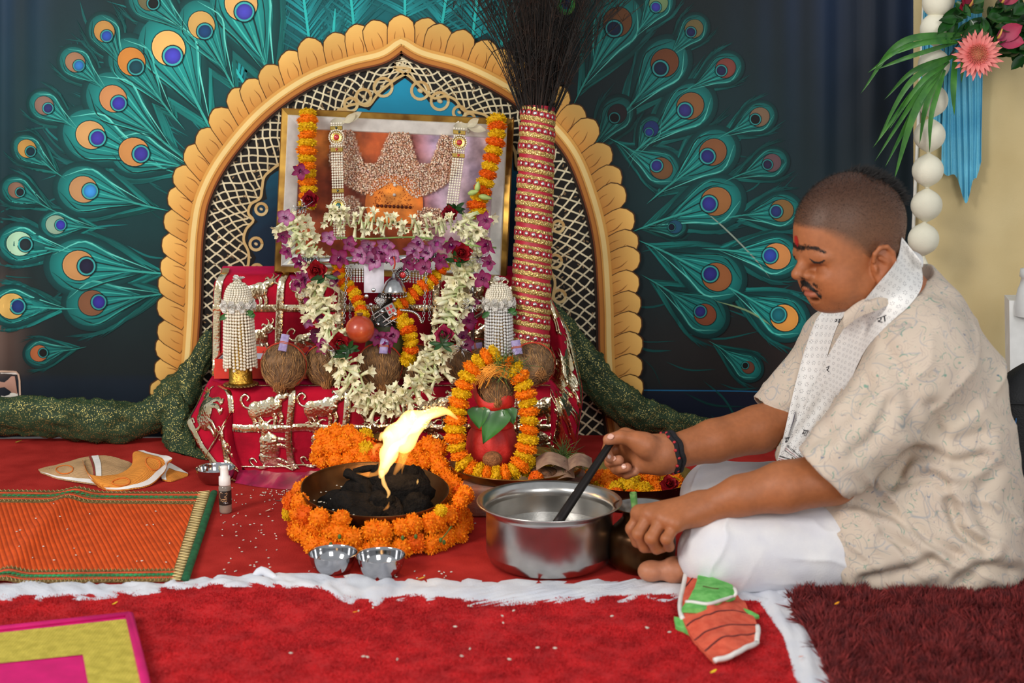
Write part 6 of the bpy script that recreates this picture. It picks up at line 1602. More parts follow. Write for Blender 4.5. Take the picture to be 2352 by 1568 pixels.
# jug behind the hand
gj = G(1475, 1330); RJ = .058; jy = gj[1] + RJ * .9; jx = P(1474, 1250, jy)[0]
jug = thing('brass_jug', (jx, jy, .003), 'squat dark brass water jug under the priest\'s left hand', 'jug')
zj = P(1474, 1165, jy)[2]
m_jug = mat('dark_brass', '#5e3d1e', rough=.3, metal=.85, var=.25, vs=14, col2='#38220f')
mb = MB(); mb.lathe(curve(np.c_[np.array([(.0005, .0035), (RJ * .7, .0035), (RJ * .98, .016), (RJ * 1.05, .04), (RJ * 1.02, .07), (RJ * .82, zj - .032), (RJ * .62, zj - .018), (RJ * .66, zj - .006), (RJ * .88, zj + .002), (RJ * .9, zj + .004), (RJ * .84, zj + .003)]), np.zeros(11)], 50)[:, :2], 48, (jx, jy, 0)); mb.build('body', m_jug, jug)
mb = MB(); mb.lathe([(RJ * .84, zj + .003), (RJ * .60, zj - .008), (RJ * .58, zj - .02), (.0005, zj - .022)], 40, (jx, jy, 0)); mb.build('mouth', mat('tin_lining', '#8e8c88', rough=.3, metal=.8), jug)
mb = MB(); pth = [P(1462, 1184, jy + .01), P(1458, 1165, jy + .008), P(1454, 1132, jy + .004)]
mb.tube(np.array(pth), [.0062, .0062, .0065], 14, cap=False); mb.tube(np.array(pth), [.0052, .0052, .0055], 14, cap=False); tag(mb.build('leaf_roll', mat('rolled_leaf', '#3f8a3c', rough=.4, var=.3, vs=60, col2='#8fb56a')), 'short rolled green leaf standing in the jug mouth', 'leaf')

# ================================================================ MATS, TOWELS, GREEN NET, SCRAPS
def gquad(c4, nu, nv, hf=None, z=.004):
    """bilinear quad on the ground from 4 pixel corners (back-left, back-right, front-right, front-left)"""
    a, b, c, d = [G(*q, z)[:2] for q in c4]
    def f(u, v, h=0.):
        p = (a * (1 - u) + b * u) * (1 - v) + (d * (1 - u) + c * u) * v
        return np.array([p[0], p[1], z + (hf(u, v) if hf else 0) + h])
    return f
def ribbed(name, col, col2, scale, axis='X', rough=.75, rot=0.):
    m = mat(name, col, rough=rough, var=.08, vs=30, spec=.25)
    N = m.node_tree.nodes; L = m.node_tree.links; tc = [n for n in N if n.type == 'TEX_COORD'][0]
    w = N.new('ShaderNodeTexWave'); w.wave_type = 'BANDS'; w.bands_direction = axis; w.inputs['Scale'].default_value = scale; w.inputs['Distortion'].default_value = .6; w.inputs['Detail'].default_value = 1; w.inputs['Detail Scale'].default_value = .4
    mp = N.new('ShaderNodeMapping'); mp.inputs['Rotation'].default_value = (0, 0, rot); L.new(tc.outputs['Object'], mp.inputs[0]); L.new(mp.outputs[0], w.inputs['Vector'])
    b = N['Principled BSDF']; old = b.inputs['Base Color'].links[0].from_socket
    cr = N.new('ShaderNodeMapRange'); cr.inputs[1].default_value = .0; cr.inputs[2].default_value = .30; L.new(w.outputs['Fac'], cr.inputs[0])
    mx = N.new('ShaderNodeMix'); mx.data_type = 'RGBA'; mx.inputs[6].default_value = (*hx(col2), 1); L.new(cr.outputs[0], mx.inputs[0]); L.new(old, mx.inputs[7]); L.new(mx.outputs[2], b.inputs['Base Color'])
    bp = N.new('ShaderNodeBump'); bp.inputs['Strength'].default_value = .6; bp.inputs['Distance'].default_value = .002; L.new(w.outputs['Fac'], bp.inputs['Height']); L.new(bp.outputs[0], b.inputs['Normal'])
    return m
m_omat = ribbed('orange_ribbed_mat', '#e2561a', '#a8380e', 34., rot=-.417)
crease = lambda u, v: .012 * math.exp(-((u - .50 - .06 * (1 - v) - .12 * (.5 - v)) / .035) ** 2) * (.5 + .5 * math.sin(PI * (1 - v) * .8)) + .003 * fbm(u * 4, v * 3, 1.)
OM = gquad([(-330, 1121), (500, 1133), (432, 1337), (-330, 1346)], 2, 2, crease, .0042)
omat = thing('orange_mat', OM(.5, .5), 'orange ribbed floor mat with gold braid and green edging', 'mat')
mb = MB(); mb.grid(np.array([[OM(u, v) for u in np.linspace(0, 1, 90)] for v in np.linspace(0, 1, 24)])); mb.grid(np.array([[OM(u, v) for v in (0, 0.0001)] for u in np.linspace(0, 1, 40)])); mb.build('ribbed_top', m_omat, omat)
m_braid = mat('gold_braid', '#a88a55', rough=.5, metal=.4, var=.35, vs=180, col2='#6d5a30', bump=.5, bs=300)
m_green = mat('green_velvet_edge', '#0f5a34', rough=.8, var=.2, vs=60, sheen=.3)
m_gdia = mat('green_sequin', '#1f9a5a', rough=.35, metal=.3, var=.2)
m_ored = mat('orange_piping', '#d8481c', rough=.7, var=.1)
def mstrip(f, v0, v1, m, nm_, along='u', h=.0015, n=120, a=0., b=1.):
    mb = MB(); rows = []
    for s in np.linspace(a, b, n):
        rows.append([f(s, v0, .0002), f(s, v0 * .9 + v1 * .1, h), f(s, v0 * .1 + v1 * .9, h), f(s, v1, .0002)] if along == 'u' else [f(v0, s, .0002), f(v0 * .9 + v1 * .1, s, h), f(v0 * .1 + v1 * .9, s, h), f(v1, s, .0002)])
    mb.grid(np.array(rows)); return mb.build(nm_, m, omat if f is OM else pmat)
for (v0, v1) in ((.0, .16), (.885, 1.)):
    mstrip(OM, v0, v1, m_braid, 'braid_border', b=.955)
    mstrip(OM, v0 + (v1 - v0) * .22, v0 + (v1 - v0) * .32, m_ored, 'piping', h=.0022, b=.955); mstrip(OM, v0 + (v1 - v0) * .68, v0 + (v1 - v0) * .78, m_ored, 'piping', h=.0022, b=.955)
    for i in range(40):
        u = .415 + .0136 * i
        mb = MB(); c = OM(u, (v0 + v1) / 2, .002); r_ = .0062; mb.add([c + (r_, 0, 0), c + (0, r_ * .9, 0), c + (-r_, 0, 0), c + (0, -r_ * .9, 0), c + (0, 0, .0025)], [(0, 1, 4), (1, 2, 4), (2, 3, 4), (3, 0, 4)], 0, None, False); mb.build('green_sequin', m_gdia, omat)
    mb = MB()
    for vv_ in (v0 + (v1 - v0) * .11, v0 + (v1 - v0) * .89):
        zz = [OM(.40 + .555 * i / 90, vv_ + (.012 if i % 2 else -.012), .0025) for i in range(91)]; mb.tube(np.array(zz), .0011, 4, cap=False, smooth=False)
    mb.build('zigzag_cord', mat('pale_gold_cord', '#c9b27a', rough=.5, metal=.4), omat)
mstrip(OM, .945, .982, m_braid, 'side_braid', 'v')
mb = MB(); zz = [OM(.950 if i % 2 else .978, i / 70, .0028) for i in range(71)]; mb.tube(np.array(zz), .0013, 4, cap=False, smooth=False); mb.build('side_zigzag', MATS['pale_gold_cord'], omat)
mb = MB(); mb.tube(np.array([OM(.992, v, .004) for v in np.linspace(.02, 1, 30)]), .0075, 10, flat=.6, ref=(0, 0, 1)); mb.build('green_edging', m_green, omat)
# pink and yellow mat
PM = gquad([(-330, 1478), (302, 1408), (372, 1700), (-330, 1760)], 2, 2, None, .0165)
pmat = thing('pink_mat', PM(.5, .5), 'bright pink mat with a broad yellow woven border, cut by the picture corner', 'mat')
m_pink = mat('hot_pink', '#d31a70', rough=.6, var=.06, sheen=.2, spec=.3)
m_yel = mat('yellow_weave', '#d3c04c', rough=.6, var=.1, vs=60, col2='#b9a83a')
def weave(m):
    N = m.node_tree.nodes; L = m.node_tree.links; tc = [n for n in N if n.type == 'TEX_COORD'][0]
    v = N.new('ShaderNodeTexVoronoi'); v.inputs['Scale'].default_value = 210; v.inputs['Randomness'].default_value = .15; L.new(tc.outputs['Object'], v.inputs['Vector'])
    bp = N.new('ShaderNodeBump'); bp.inputs['Strength'].default_value = .8; bp.inputs['Distance'].default_value = .003; bp.invert = True; L.new(v.outputs['Distance'], bp.inputs['Height']); L.new(bp.outputs[0], N['Principled BSDF'].inputs['Normal'])
weave(m_yel)
mb = MB(); mb.grid(np.array([[PM(u, v) for u in np.linspace(0, 1, 20)] for v in np.linspace(0, 1, 14)])); mb.build('pink_panel', m_pink, pmat)
mb = MB()
def mitre(u0, v0, u1, v1):      # L-shaped band
    mb.grid(np.array([[PM(u, v, .0015) for u in np.linspace(0, ue, 12)] for v, ue in ((v0, u0), (v0 * .5 + v1 * .5, (u0 + u1) / 2), (v1, u1))])); mb.grid(np.array([[PM(u, v, .0015) for v in np.linspace(ve, 1, 12)] for u, ve in ((u0, v0), ((u0 + u1) / 2, (v0 + v1) / 2), (u1, v1))]))
mitre(.985, .055, .79, .33); mb.build('woven_border', m_yel, pmat)
mb = MB(); mb.tube(np.array([PM(0, .015, .002), PM(.5, .015, .002), PM(.99, .015, .002)]), .007, 8, flat=.5, ref=(0, 0, 1)); mb.tube(np.array([PM(.99, .015, .002), PM(.99, .5, .002), PM(.99, 1, .002)]), .007, 8, flat=.5, ref=(0, 0, 1)); mb.build('pink_binding', m_pink, pmat)
# ================================================================ PERSON: implicit body, meshed once
class Field:
    """signed distance field on a grid; primitives are blended in only near themselves"""
    def __init__(s, lo, hi, h):
        s.lo = np.asarray(lo, float); s.h = h; s.n = np.ceil((np.asarray(hi) - s.lo) / h).astype(int) + 1
        s.F = np.full(s.n, 1.0, np.float32)
    def _box(s, lo, hi, m):
        a = np.clip(np.floor((np.asarray(lo) - m - s.lo) / s.h).astype(int), 0, s.n); b = np.clip(np.ceil((np.asarray(hi) + m - s.lo) / s.h).astype(int) + 1, 0, s.n)
        sl = tuple(slice(i, j) for i, j in zip(a, b))
        ax = [(s.lo[k] + s.h * np.arange(a[k], b[k])).astype(np.float32) for k in range(3)]
        return sl, ax[0][:, None, None], ax[1][None, :, None], ax[2][None, None, :]
    def _mix(s, sl, d, k, mode):
        f = s.F[sl]
        if f.size == 0: return
        if mode == 'sub': d = -d; a, b = -f, -d; 
        else: a, b = f, d
        if k > 0:
            hh = np.maximum(k - np.abs(a - b), 0) / k; r = np.minimum(a, b) - hh * hh * k * .25
        else: r = np.minimum(a, b)
        s.F[sl] = -r if mode == 'sub' else r
    def cone(s, a, b, r1, r2, k=.01, mode='add'):
        a, b = np.asarray(a, float), np.asarray(b, float); R = max(r1, r2)
        sl, X, Y, Z = s._box(np.minimum(a, b) - R, np.maximum(a, b) + R, k + 3 * s.h)
        ab = b - a; L2 = max(ab @ ab, 1e-9)
        px, py, pz = X - np.float32(a[0]), Y - np.float32(a[1]), Z - np.float32(a[2])
        t = np.clip((px * ab[0] + py * ab[1] + pz * ab[2]) / L2, 0, 1)
        d = np.sqrt((px - t * ab[0]) ** 2 + (py - t * ab[1]) ** 2 + (pz - t * ab[2]) ** 2) - (r1 + t * (r2 - r1))
        s._mix(sl, d.astype(np.float32), k, mode)
    def chain(s, pts, rs, k=.008, mode='add'):
        for i in range(len(pts) - 1): s.cone(pts[i], pts[i + 1], rs[i], rs[i + 1], k, mode)
    def ell(s, c, r, M=None, k=.01, mode='add'):
        c = np.asarray(c, float); r = np.asarray(r, float); R = r.max()
        sl, X, Y, Z = s._box(c - R, c + R, k + 3 * s.h)
        M = np.eye(3) if M is None else np.asarray(M)
        q = [((X - c[0]) * M[0, i] + (Y - c[1]) * M[1, i] + (Z - c[2]) * M[2, i]) for i in range(3)]
        k0 = np.sqrt(sum((q[i] / r[i]) ** 2 for i in range(3))); k1 = np.sqrt(sum((q[i] / r[i] ** 2) ** 2 for i in range(3))) + 1e-9
        s._mix(sl, (k0 * (k0 - 1) / k1).astype(np.float32), k, mode)
    def cut(s, p, n):          # keep the side of the plane n points away from
        n = nrm(n); ax = [(s.lo[k] + s.h * np.arange(s.n[k])).astype(np.float32) for k in range(3)]
        d = (ax[0] - p[0])[:, None, None] * n[0] + (ax[1] - p[1])[None, :, None] * n[1] + (ax[2] - p[2])[None, None, :] * n[2]
        s.F = np.maximum(s.F, d.astype(np.float32))
    def net(s):
        """naive surface nets -> vertices, quads"""
        F = s.F; ins = F < 0; n = s.n
        cnt = np.zeros(n - 1, np.uint8)
        for dx in (0, 1):
            for dy in (0, 1):
                for dz in (0, 1): cnt += ins[dx:n[0] - 1 + dx, dy:n[1] - 1 + dy, dz:n[2] - 1 + dz]
        act = np.argwhere((cnt > 0) & (cnt < 8)); idx = np.full(n - 1, -1, np.int32); idx[tuple(act.T)] = np.arange(len(act))
        acc = np.zeros((len(act), 3)); w = np.zeros(len(act))
        cor = [(x, y, z) for x in (0, 1) for y in (0, 1) for z in (0, 1)]
        val = {c: F[act[:, 0] + c[0], act[:, 1] + c[1], act[:, 2] + c[2]].astype(float) for c in cor}
        for c in cor:
            for ax in range(3):
                if c[ax]: continue
                d = list(c); d[ax] = 1; d = tuple(d); a, b = val[c], val[d]; m = (a < 0) != (b < 0)
                t = np.where(m, a / np.where(m, a - b, 1), 0)
                p = np.array(c, float)[None].repeat(len(act), 0); p[:, ax] += t
                acc[m] += p[m]; w[m] += 1
        V = s.lo + s.h * (act + acc / np.maximum(w, 1)[:, None])
        Q = []
        for ax in range(3):
            u, v = (ax + 1) % 3, (ax + 2) % 3
            sl0 = [slice(1, n[k] - 1) for k in range(3)]; sl1 = list(sl0); sl0[ax] = slice(0, n[ax] - 1); sl1[ax] = slice(1, n[ax])
            a, b = ins[tuple(sl0)], ins[tuple(sl1)]
            for flip, m in ((0, a & ~b), (1, ~a & b)):
                e = np.argwhere(m); off = np.array([1, 1, 1]); off[ax] = 0; e = e + off
                def g(du, dv):
                    q = e.copy(); q[:, u] -= du; q[:, v] -= dv; return idx[tuple(q.T)]
                q = np.stack([g(1, 1), g(0, 1), g(0, 0), g(1, 0)], 1)
                Q.append(q[:, ::-1] if flip else q)
        Q = np.concatenate(Q); Q = Q[(Q >= 0).all(1)]
        return V, Q
def lap_smooth(V, Q, it=2, lam=.5):
    E = np.concatenate([Q[:, [0, 1]], Q[:, [1, 2]], Q[:, [2, 3]], Q[:, [3, 0]]]); E = np.concatenate([E, E[:, ::-1]])
    deg = np.bincount(E[:, 0], minlength=len(V))[:, None] + 1e-9
    for _ in range(it):
        S = np.stack([np.bincount(E[:, 0], V[E[:, 1], k], len(V)) for k in range(3)], 1) / deg
        V = V + lam * (S - V)
    return V
def vnormals(V, Q):
    n = np.cross(V[Q[:, 2]] - V[Q[:, 0]], V[Q[:, 3]] - V[Q[:, 1]]); N = np.zeros_like(V)
    for k in range(4): np.add.at(N, Q[:, k], n)
    return N / (np.linalg.norm(N, axis=1)[:, None] + 1e-12)
def qmesh(name, V, Q, m, parent, col=None, uv=None):
    me = bpy.data.meshes.new(name); sh = WORLD_AT[parent.name] if parent is not None else np.zeros(3)
    V2 = (V - sh).astype(np.float32)
    me.vertices.add(len(V2)); me.vertices.foreach_set('co', V2.ravel())
    me.loops.add(Q.size); me.loops.foreach_set('vertex_index', Q.astype(np.int32).ravel())
    me.polygons.add(len(Q)); me.polygons.foreach_set('loop_start', np.arange(0, Q.size, 4, dtype=np.int32))
    me.polygons.foreach_set('use_smooth', np.ones(len(Q), bool))
    for m_ in (m if isinstance(m, list) else [m]): me.materials.append(m_)
    if col is not None:
        at = me.color_attributes.new('Col', 'FLOAT_COLOR', 'POINT'); at.data.foreach_set('color', np.c_[col, np.ones(len(col))].astype(np.float32).ravel())
    me.update(); me.validate()
    o = bpy.data.objects.new(name, me); scene.collection.objects.link(o); o.parent = parent; WORLD_AT[o.name] = sh
    return o
from mathutils.bvhtree import BVHTree
def bvh_of(V, Q): return BVHTree.FromPolygons([tuple(v) for v in V.tolist()], Q.tolist())
CAMP = Vector((0, 0, CAM_H))
def shoot(bv, px, py):
    d = Vector(_ray(px, py)).normalized(); h = bv.ray_cast(CAMP, d)
    return (None, None) if h[0] is None else (np.array(h[0]), np.array(h[1]))

YH = 2.50
S_ = mm(YH) / 1.01 * 1.005
O_ = P(1976, 592, YH)
psi, pit = math.radians(22), math.radians(14)
f0 = np.array([-math.cos(psi), -math.sin(psi), 0]); zz = np.array([0, 0, 1.])
HF = math.cos(pit) * f0 - math.sin(pit) * zz; HU = math.cos(pit) * zz + math.sin(pit) * f0; HL = np.array([math.sin(psi), -math.cos(psi), 0])
HM = np.stack([HF, HL, HU], 1)
def HD(f, l, u): return O_ + (HF * f + HL * l + HU * u) * S_
def to_head(p): return ((np.asarray(p) - O_) @ HM) / S_

person = thing('person', (P(2120, 1300, 2.52)[0], 2.52, .0), 'man in a cream paisley kurta sitting cross-legged, stirring with a ladle, head bowed', 'person')

Bd = Field(P(1370, 1370, 2.5) * [1, 0, 0] + [0, 2.20, .0], [P(2350, 800, 2.5)[0], 2.86, .80], .0022)
hs = S_
def hE(c, r, k, mode='add', rot=None): Bd.ell(HD(*c), np.array(r) * hs, HM if rot is None else HM @ rot, k * hs, mode)
def hC(a, b, r1, r2, k, mode='add'): Bd.cone(HD(*a), HD(*b), r1 * hs, r2 * hs, k * hs, mode)
# skull, face
hE((13, 0, 79), (138, 100, 124), 1); hE((78, 0, 0), (72, 80, 92), 40); hE((72, 0, -46), (64, 68, 42), 30)
hE((110, 0, -60), (25, 30, 24), 22); hE((70, 0, -76), (60, 56, 22), 26)
for sg in (-1, 1):
    hE((92, sg * 46, -22), (42, 34, 40), 26); hE((28, sg * 70, -48), (34, 18, 34), 26)
    hE((141, sg * 38, 17), (18, 25, 14), 14, 'sub'); hE((121, sg * 39, 12), (15.5, 24, 14), 4)
    hC((134, sg * 20, 7), (118, sg * 58, 9), 2.2, 2.0, 3, 'sub')
    hC((139, sg * 10, 49), (127, sg * 58, 45), 9, 7, 16)
hC((139, 0, 48), (167, 0, 15), 9, 13, 10); hE((170, 0, 11), (14, 15, 12), 7)
for sg in (-1, 1):
    hE((150, sg * 15, 4), (13, 9, 9.5), 5); hE((156, sg * 9, -5), (7, 4.5, 4), 3, 'sub')
hE((140, 0, -15), (16, 20, 14), 12)
for sg in (-1, 1): hE((116, sg * 40, -6), (22, 24, 16), 16)
hE((143, 0, -27), (17, 26, 8.5), 5); hE((141, 0, -42), (17, 23, 9.5), 5)
hC((164, -20, -34.5), (164, 20, -34.5), 4, 4, 3, 'sub'); hC((151, 20, -35), (135, 31, -37), 3.4, 2.6, 3, 'sub'); hC((151, -20, -35), (135, -31, -37), 3.4, 2.6, 3, 'sub')
hE((141, 0, -55), (14, 22, 5), 6, 'sub')
# ears
for sg in (-1, 1):
    er = np.array(Matrix.Rotation(-.25, 3, 'Y')) @ np.array(Matrix.Rotation(sg * -.35, 3, 'Z'))
    hE((10, sg * 98, 0), (27, 10, 43), 5, rot=er); hE((22, sg * 111, 4), (15, 12, 27), 4, 'sub', rot=er)
    rim = [(16, 98, 16), (14, 104, 34), (0, 108, 45), (-18, 109, 42), (-31, 109, 24), (-32, 108, 2), (-24, 106, -18), (-10, 102, -30), (4, 100, -36)]
    rim = [(f_ + 18, l_ + 1, u_ - 4) for f_, l_, u_ in rim]
    for a, b in zip(rim[:-1], rim[1:]): hC((a[0], sg * a[1], a[2]), (b[0], sg * b[1], b[2]), 5.2, 5.2, 3)
    hE((20, sg * 98, -37), (13, 8, 14), 6); hC((20, sg * 104, 18), (2, sg * 106, 2), 5, 6, 4); hE((30, sg * 99, -8), (6, 6, 10), 4); hE((24, sg * 106, -10), (7, 6, 9), 3, 'sub')
# neck, trunk
hC((-22, 0, -10), (-70, 0, -140), 72, 80, 34); 
nk = HD(-75, 0, -150)
Bd.cone(nk, P(2080, 900, 2.59), .062, .08, .05); Bd.cone(P(2080, 900, 2.59), P(2150, 1220, 2.56), .08, .09, .04)
LS, RS = P(2122, 800, 2.405), P(1912, 800, 2.735)
Bd.cone(LS, RS, .055, .055, .05)
LE, LW = P(1912, 1098, 2.36), P(1606, 1168, 2.355)
Bd.chain([LS, P(2000, 970, 2.372), LE], [.045, .040, .042], .02); Bd.chain([LE, P(1800, 1118, 2.35), P(1700, 1138, 2.352), LW], [.046, .043, .034, .0245], .012)
RE, RW = P(1806, 966, 2.70), P(1528, 1042, 2.602)
Bd.chain([RS, P(1838, 930, 2.72), RE], [.05, .047, .046], .03); Bd.chain([RE, P(1740, 986, 2.675), P(1640, 1012, 2.64), RW], [.047, .045, .040, .031], .012)
# near hand, closed over the jug
mcp = [P(1470, 1180, 2.378), P(1492, 1182, 2.356), P(1522, 1190, 2.336), P(1552, 1202, 2.322)]
for q, r_ in zip(mcp, (.0155, .016, .0155, .0145)): Bd.cone(LW, q, .0225, r_, .016)
Bd.cone(mcp[0], mcp[3], .013, .012, .012)
NF = [[mcp[0], P(1452, 1214, 2.374), P(1464, 1244, 2.376), P(1484, 1252, 2.386)], [mcp[1], P(1467, 1226, 2.344), P(1480, 1255, 2.350), P(1502, 1256, 2.364)], [mcp[2], P(1496, 1236, 2.322), P(1508, 1259, 2.332), P(1528, 1254, 2.348)], [mcp[3], P(1531, 1238, 2.309), P(1537, 1255, 2.328), P(1533, 1250, 2.346)]]
def fingers(chains, rs): 
    for c, r in zip(chains, rs):
        for i in range(3): Bd.cone(c[i], c[i + 1], r * (1.06 - .06 * i), r * (1.0 - .07 * i), .0016)
        Bd.ell(c[1], [r * 1.08] * 3, None, .003)
fingers(NF, (.0112, .0115, .0112, .0100))
Bd.chain([P(1590, 1180, 2.375), P(1540, 1212, 2.392), P(1508, 1234, 2.396), P(1490, 1246, 2.396)], [.018, .0135, .0115, .010], .006)
# far hand, pinching the ladle handle
mcp2 = [P(1436, 1002, 2.622), P(1428, 1020, 2.634), P(1432, 1040, 2.640), P(1446, 1060, 2.636)]
for q, r_ in zip(mcp2, (.0155, .0165, .016, .0145)): Bd.cone(RW, q, .028, r_, .018)
Bd.cone(mcp2[0], mcp2[3], .013, .012, .012)
Bd.chain([P(1512, 1046, 2.585), P(1482, 1022, 2.574), P(1460, 1011, 2.571)], [.021, .0205, .0175], .016)
Bd.chain([P(1508, 1066, 2.592), P(1472, 1066, 2.602)], [.0185, .0165], .016)
TH = [P(1460, 1010, 2.572), P(1426, 1003, 2.566), P(1398, 1009, 2.566)]
Bd.chain(TH, [.0155, .0125, .0108], .004)
FF = [[mcp2[0], P(1400, 1014, 2.612), P(1393, 1036, 2.594), P(1400, 1052, 2.586)], [mcp2[1], P(1396, 1040, 2.622), P(1402, 1060, 2.602), P(1422, 1056, 2.584)], [mcp2[2], P(1402, 1062, 2.628), P(1416, 1078, 2.602), P(1440, 1073, 2.584)], [mcp2[3], P(1424, 1082, 2.626), P(1440, 1090, 2.606), P(1458, 1083, 2.592)]]
fingers(FF, (.0105, .0110, .0108, .0095))
# foot: big toe and ball showing past the trouser
fy = 2.372
Bd.chain([P(1706, 1292, 2.43), P(1600, 1304, 2.39), P(1548, 1308, fy)], [.038, .026, .0225], .01)
Bd.ell(P(1548, 1309, fy), [.0245, .024, .0215], None, .006); Bd.ell(P(1494, 1311, fy - .002), [.0225, .0205, .0185], None, .003); Bd.cone(P(1530, 1310, fy), P(1502, 1310, fy), .017, .017, .004)
for i, (dx, r_) in enumerate(((1506, .0115), (1514, .0105), (1524, .0098), (1534, .009))):
    yy = fy + .03 + i * .019; a = G(dx + 40, 1300); Bd.cone(np.array([P(dx + 40, 1300, yy)[0], yy, .018]), np.array([P(dx, 1300, yy)[0], yy, .013]), r_ * 1.1, r_, .004)
BV, BQ = Bd.net(); BV = lap_smooth(BV, BQ, 2, .45); BN = vnormals(BV, BQ)
del Bd.F
hl = to_head(BV); hf_, hll, hu_ = hl[:, 0], np.abs(hl[:, 1]), hl[:, 2]
near_head = (np.linalg.norm(hl - [20, 0, 30], axis=1) < 260)
skin = hx('#a8653c'); skin2 = hx('#8f5130')
col = np.tile(skin, (len(BV), 1)); nz = fbm(BV[:, 0] * 30, BV[:, 1] * 30, BV[:, 2] * 30)[:, None]
col = col * (.86 + .28 * nz)
def cmix(c, w, k): w = np.clip(w, 0, 1)[:, None]; return c * (1 - w) + (hx(k) if isinstance(k, str) else k) * w
# scalp: clipped hair fading at the temples
hairline = np.interp(hf_, [-140, -60, -10, 28, 42, 55, 75, 100, 125, 145], [-50, -40, -16, -2, 12, 34, 56, 84, 108, 116]) + 6 * (nz[:, 0] - .5)
fw = np.interp(hf_, [40, 90, 130], [46, 40, 14])
w_h = np.clip((hu_ - hairline) / fw + .3, 0, 1) * near_head * (~((hll > 3 + 100 * np.sqrt(np.clip(1 - ((hf_ - 13) / 138) ** 2 - ((hu_ - 79) / 124) ** 2, 0, 1))) & (np.abs(hf_ - 12) < 42) & (hu_ < 60)))
top = np.clip((hu_ - 70) / 110, 0, 1)
col = cmix(col, w_h * .86, hx('#604430') * (1 - top[:, None]) + hx('#1e130e') * top[:, None])
g3 = lambda f, l, u, sf, sl_, su: np.exp(-((hf_ - f) / sf) ** 2 - ((hll - l) / sl_) ** 2 - ((hu_ - u) / su) ** 2) * near_head
col = cmix(col, .55 * g3(152, 0, -36, 14, 26, 13), '#a2484a'); col = cmix(col, .4 * g3(118, 38, 10, 16, 26, 12), '#7a4630')
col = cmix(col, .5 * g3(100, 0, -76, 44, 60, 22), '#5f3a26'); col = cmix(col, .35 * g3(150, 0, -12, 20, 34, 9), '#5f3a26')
col = cmix(col, .30 * g3(100, 60, -10, 40, 30, 30), '#b9683e'); col = cmix(col, .35 * g3(0, 100, 0, 40, 20, 50), '#a4583a')
pk = hx('#c78a6e')
ftip = np.zeros(len(BV))
for c in FF: ftip = np.maximum(ftip, np.exp(-(np.linalg.norm(BV - c[3], axis=1) / .013) ** 2))
ftip = np.maximum(ftip, np.exp(-(np.linalg.norm(BV - TH[2], axis=1) / .014) ** 2) * .7)
ftip = np.maximum(ftip, .6 * np.exp(-(np.linalg.norm(BV - P(1500, 1030, 2.58), axis=1) / .03) ** 2))
ftip = np.maximum(ftip, .95 * np.exp(-(np.linalg.norm((BV - P(1520, 1310, fy)) * [.55, .8, 1], axis=1) / .032) ** 2))
col = cmix(col, ftip * .75, pk)
m_skin = mat('skin', '#ffffff', rough=.5, var=.05, vs=120, attr=True, spec=.45, sss=.12, bump=.08, bs=500)
body = qmesh('body', BV, BQ, m_skin, person, col)
BB = bvh_of(BV, BQ)

# ---------------------------------------------------------------- short hair, brows, moustache, lashes, tilak, nails
m_hair = mat('black_hair', '#17100c', rough=.55, var=.2, vs=80)
def strands(name, roots, dirs, ln, r, seed, parent=person, m=m_hair):
    rr = np.random.default_rng(seed); mb = MB()
    for p, d in zip(roots, dirs):
        l = ln * rr.uniform(.6, 1.2); e = p + d * l; mb.tube([p, p * .5 + e * .5 + rr.normal(0, l * .06, 3), e], [r, r * .9, r * .3], 3, cap=False)
    return mb.build(name, m, parent)
def mirror_head(p): h = (p - O_) @ HM; h[..., 1] *= -1; return O_ + h @ HM.T
def mirror_dir(d): h = d @ HM; h[..., 1] *= -1; return h @ HM.T
def px_strands(name, line, thick, n, flow, ln, r, seed):
    rr = np.random.default_rng(seed); L = curve(np.c_[np.array(line, float), np.zeros(len(line))], 60)[:, :2]; R, D = [], []
    for i in range(n):
        t = rr.random(); q = L[int(t * 59)] + rr.normal(0, 1, 2) * thick * np.array([.3, .5]) * (1.1 - .6 * t)
        h, nn = shoot(BB, *q)
        if h is None: continue
        tg = L[min(int(t * 59) + 1, 59)] - L[max(int(t * 59) - 1, 0)]; tg = tg / np.linalg.norm(tg) * 8 + np.array(flow) + rr.normal(0, 1.2, 2)
        dw = np.array([tg[0], 0, -tg[1]]); dw = dw - nn * (dw @ nn); R.append(h - nn * .0004); D.append(nrm(nrm(dw) + nn * .2))
    R, D = np.array(R), np.array(D)
    return strands(name, np.concatenate([R, mirror_head(R)]), np.concatenate([D, mirror_dir(D)]), ln, r, seed)
px_strands('eyebrow', [(1830, 568), (1844, 567), (1858, 567), (1874, 570), (1892, 578)], 6, 460, (0, 0), .006, .00032, 1)
px_strands('moustache', [(1840, 643), (1851, 650), (1866, 663), (1884, 679)], 6, 700, (1, 2), .005, .00045, 2)
lash = []
for x_, y_ in curve(np.array([(1860, 594, 0), (1870, 600, 0), (1882, 602, 0), (1894, 597, 0)], float), 14)[:, :2]:
    h, nn = shoot(BB, x_, y_)
    if h is not None: lash.append(h + nn * .0005)
mb = MB(); mb.tube(np.array(lash), .0009, 5); mb.tube(mirror_head(np.array(lash)), .0009, 5); mb.build('lash_line', m_hair, person)
px_strands('eyelash', [(1863, 596), (1872, 601), (1882, 601), (1892, 596)], 2, 110, (-2, 4), .005, .0004, 3)
px_strands('beard_stubble', [(1862, 692), (1885, 702), (1920, 704), (1950, 698)], 20, 240, (2, 4), .0022, .0003, 4)
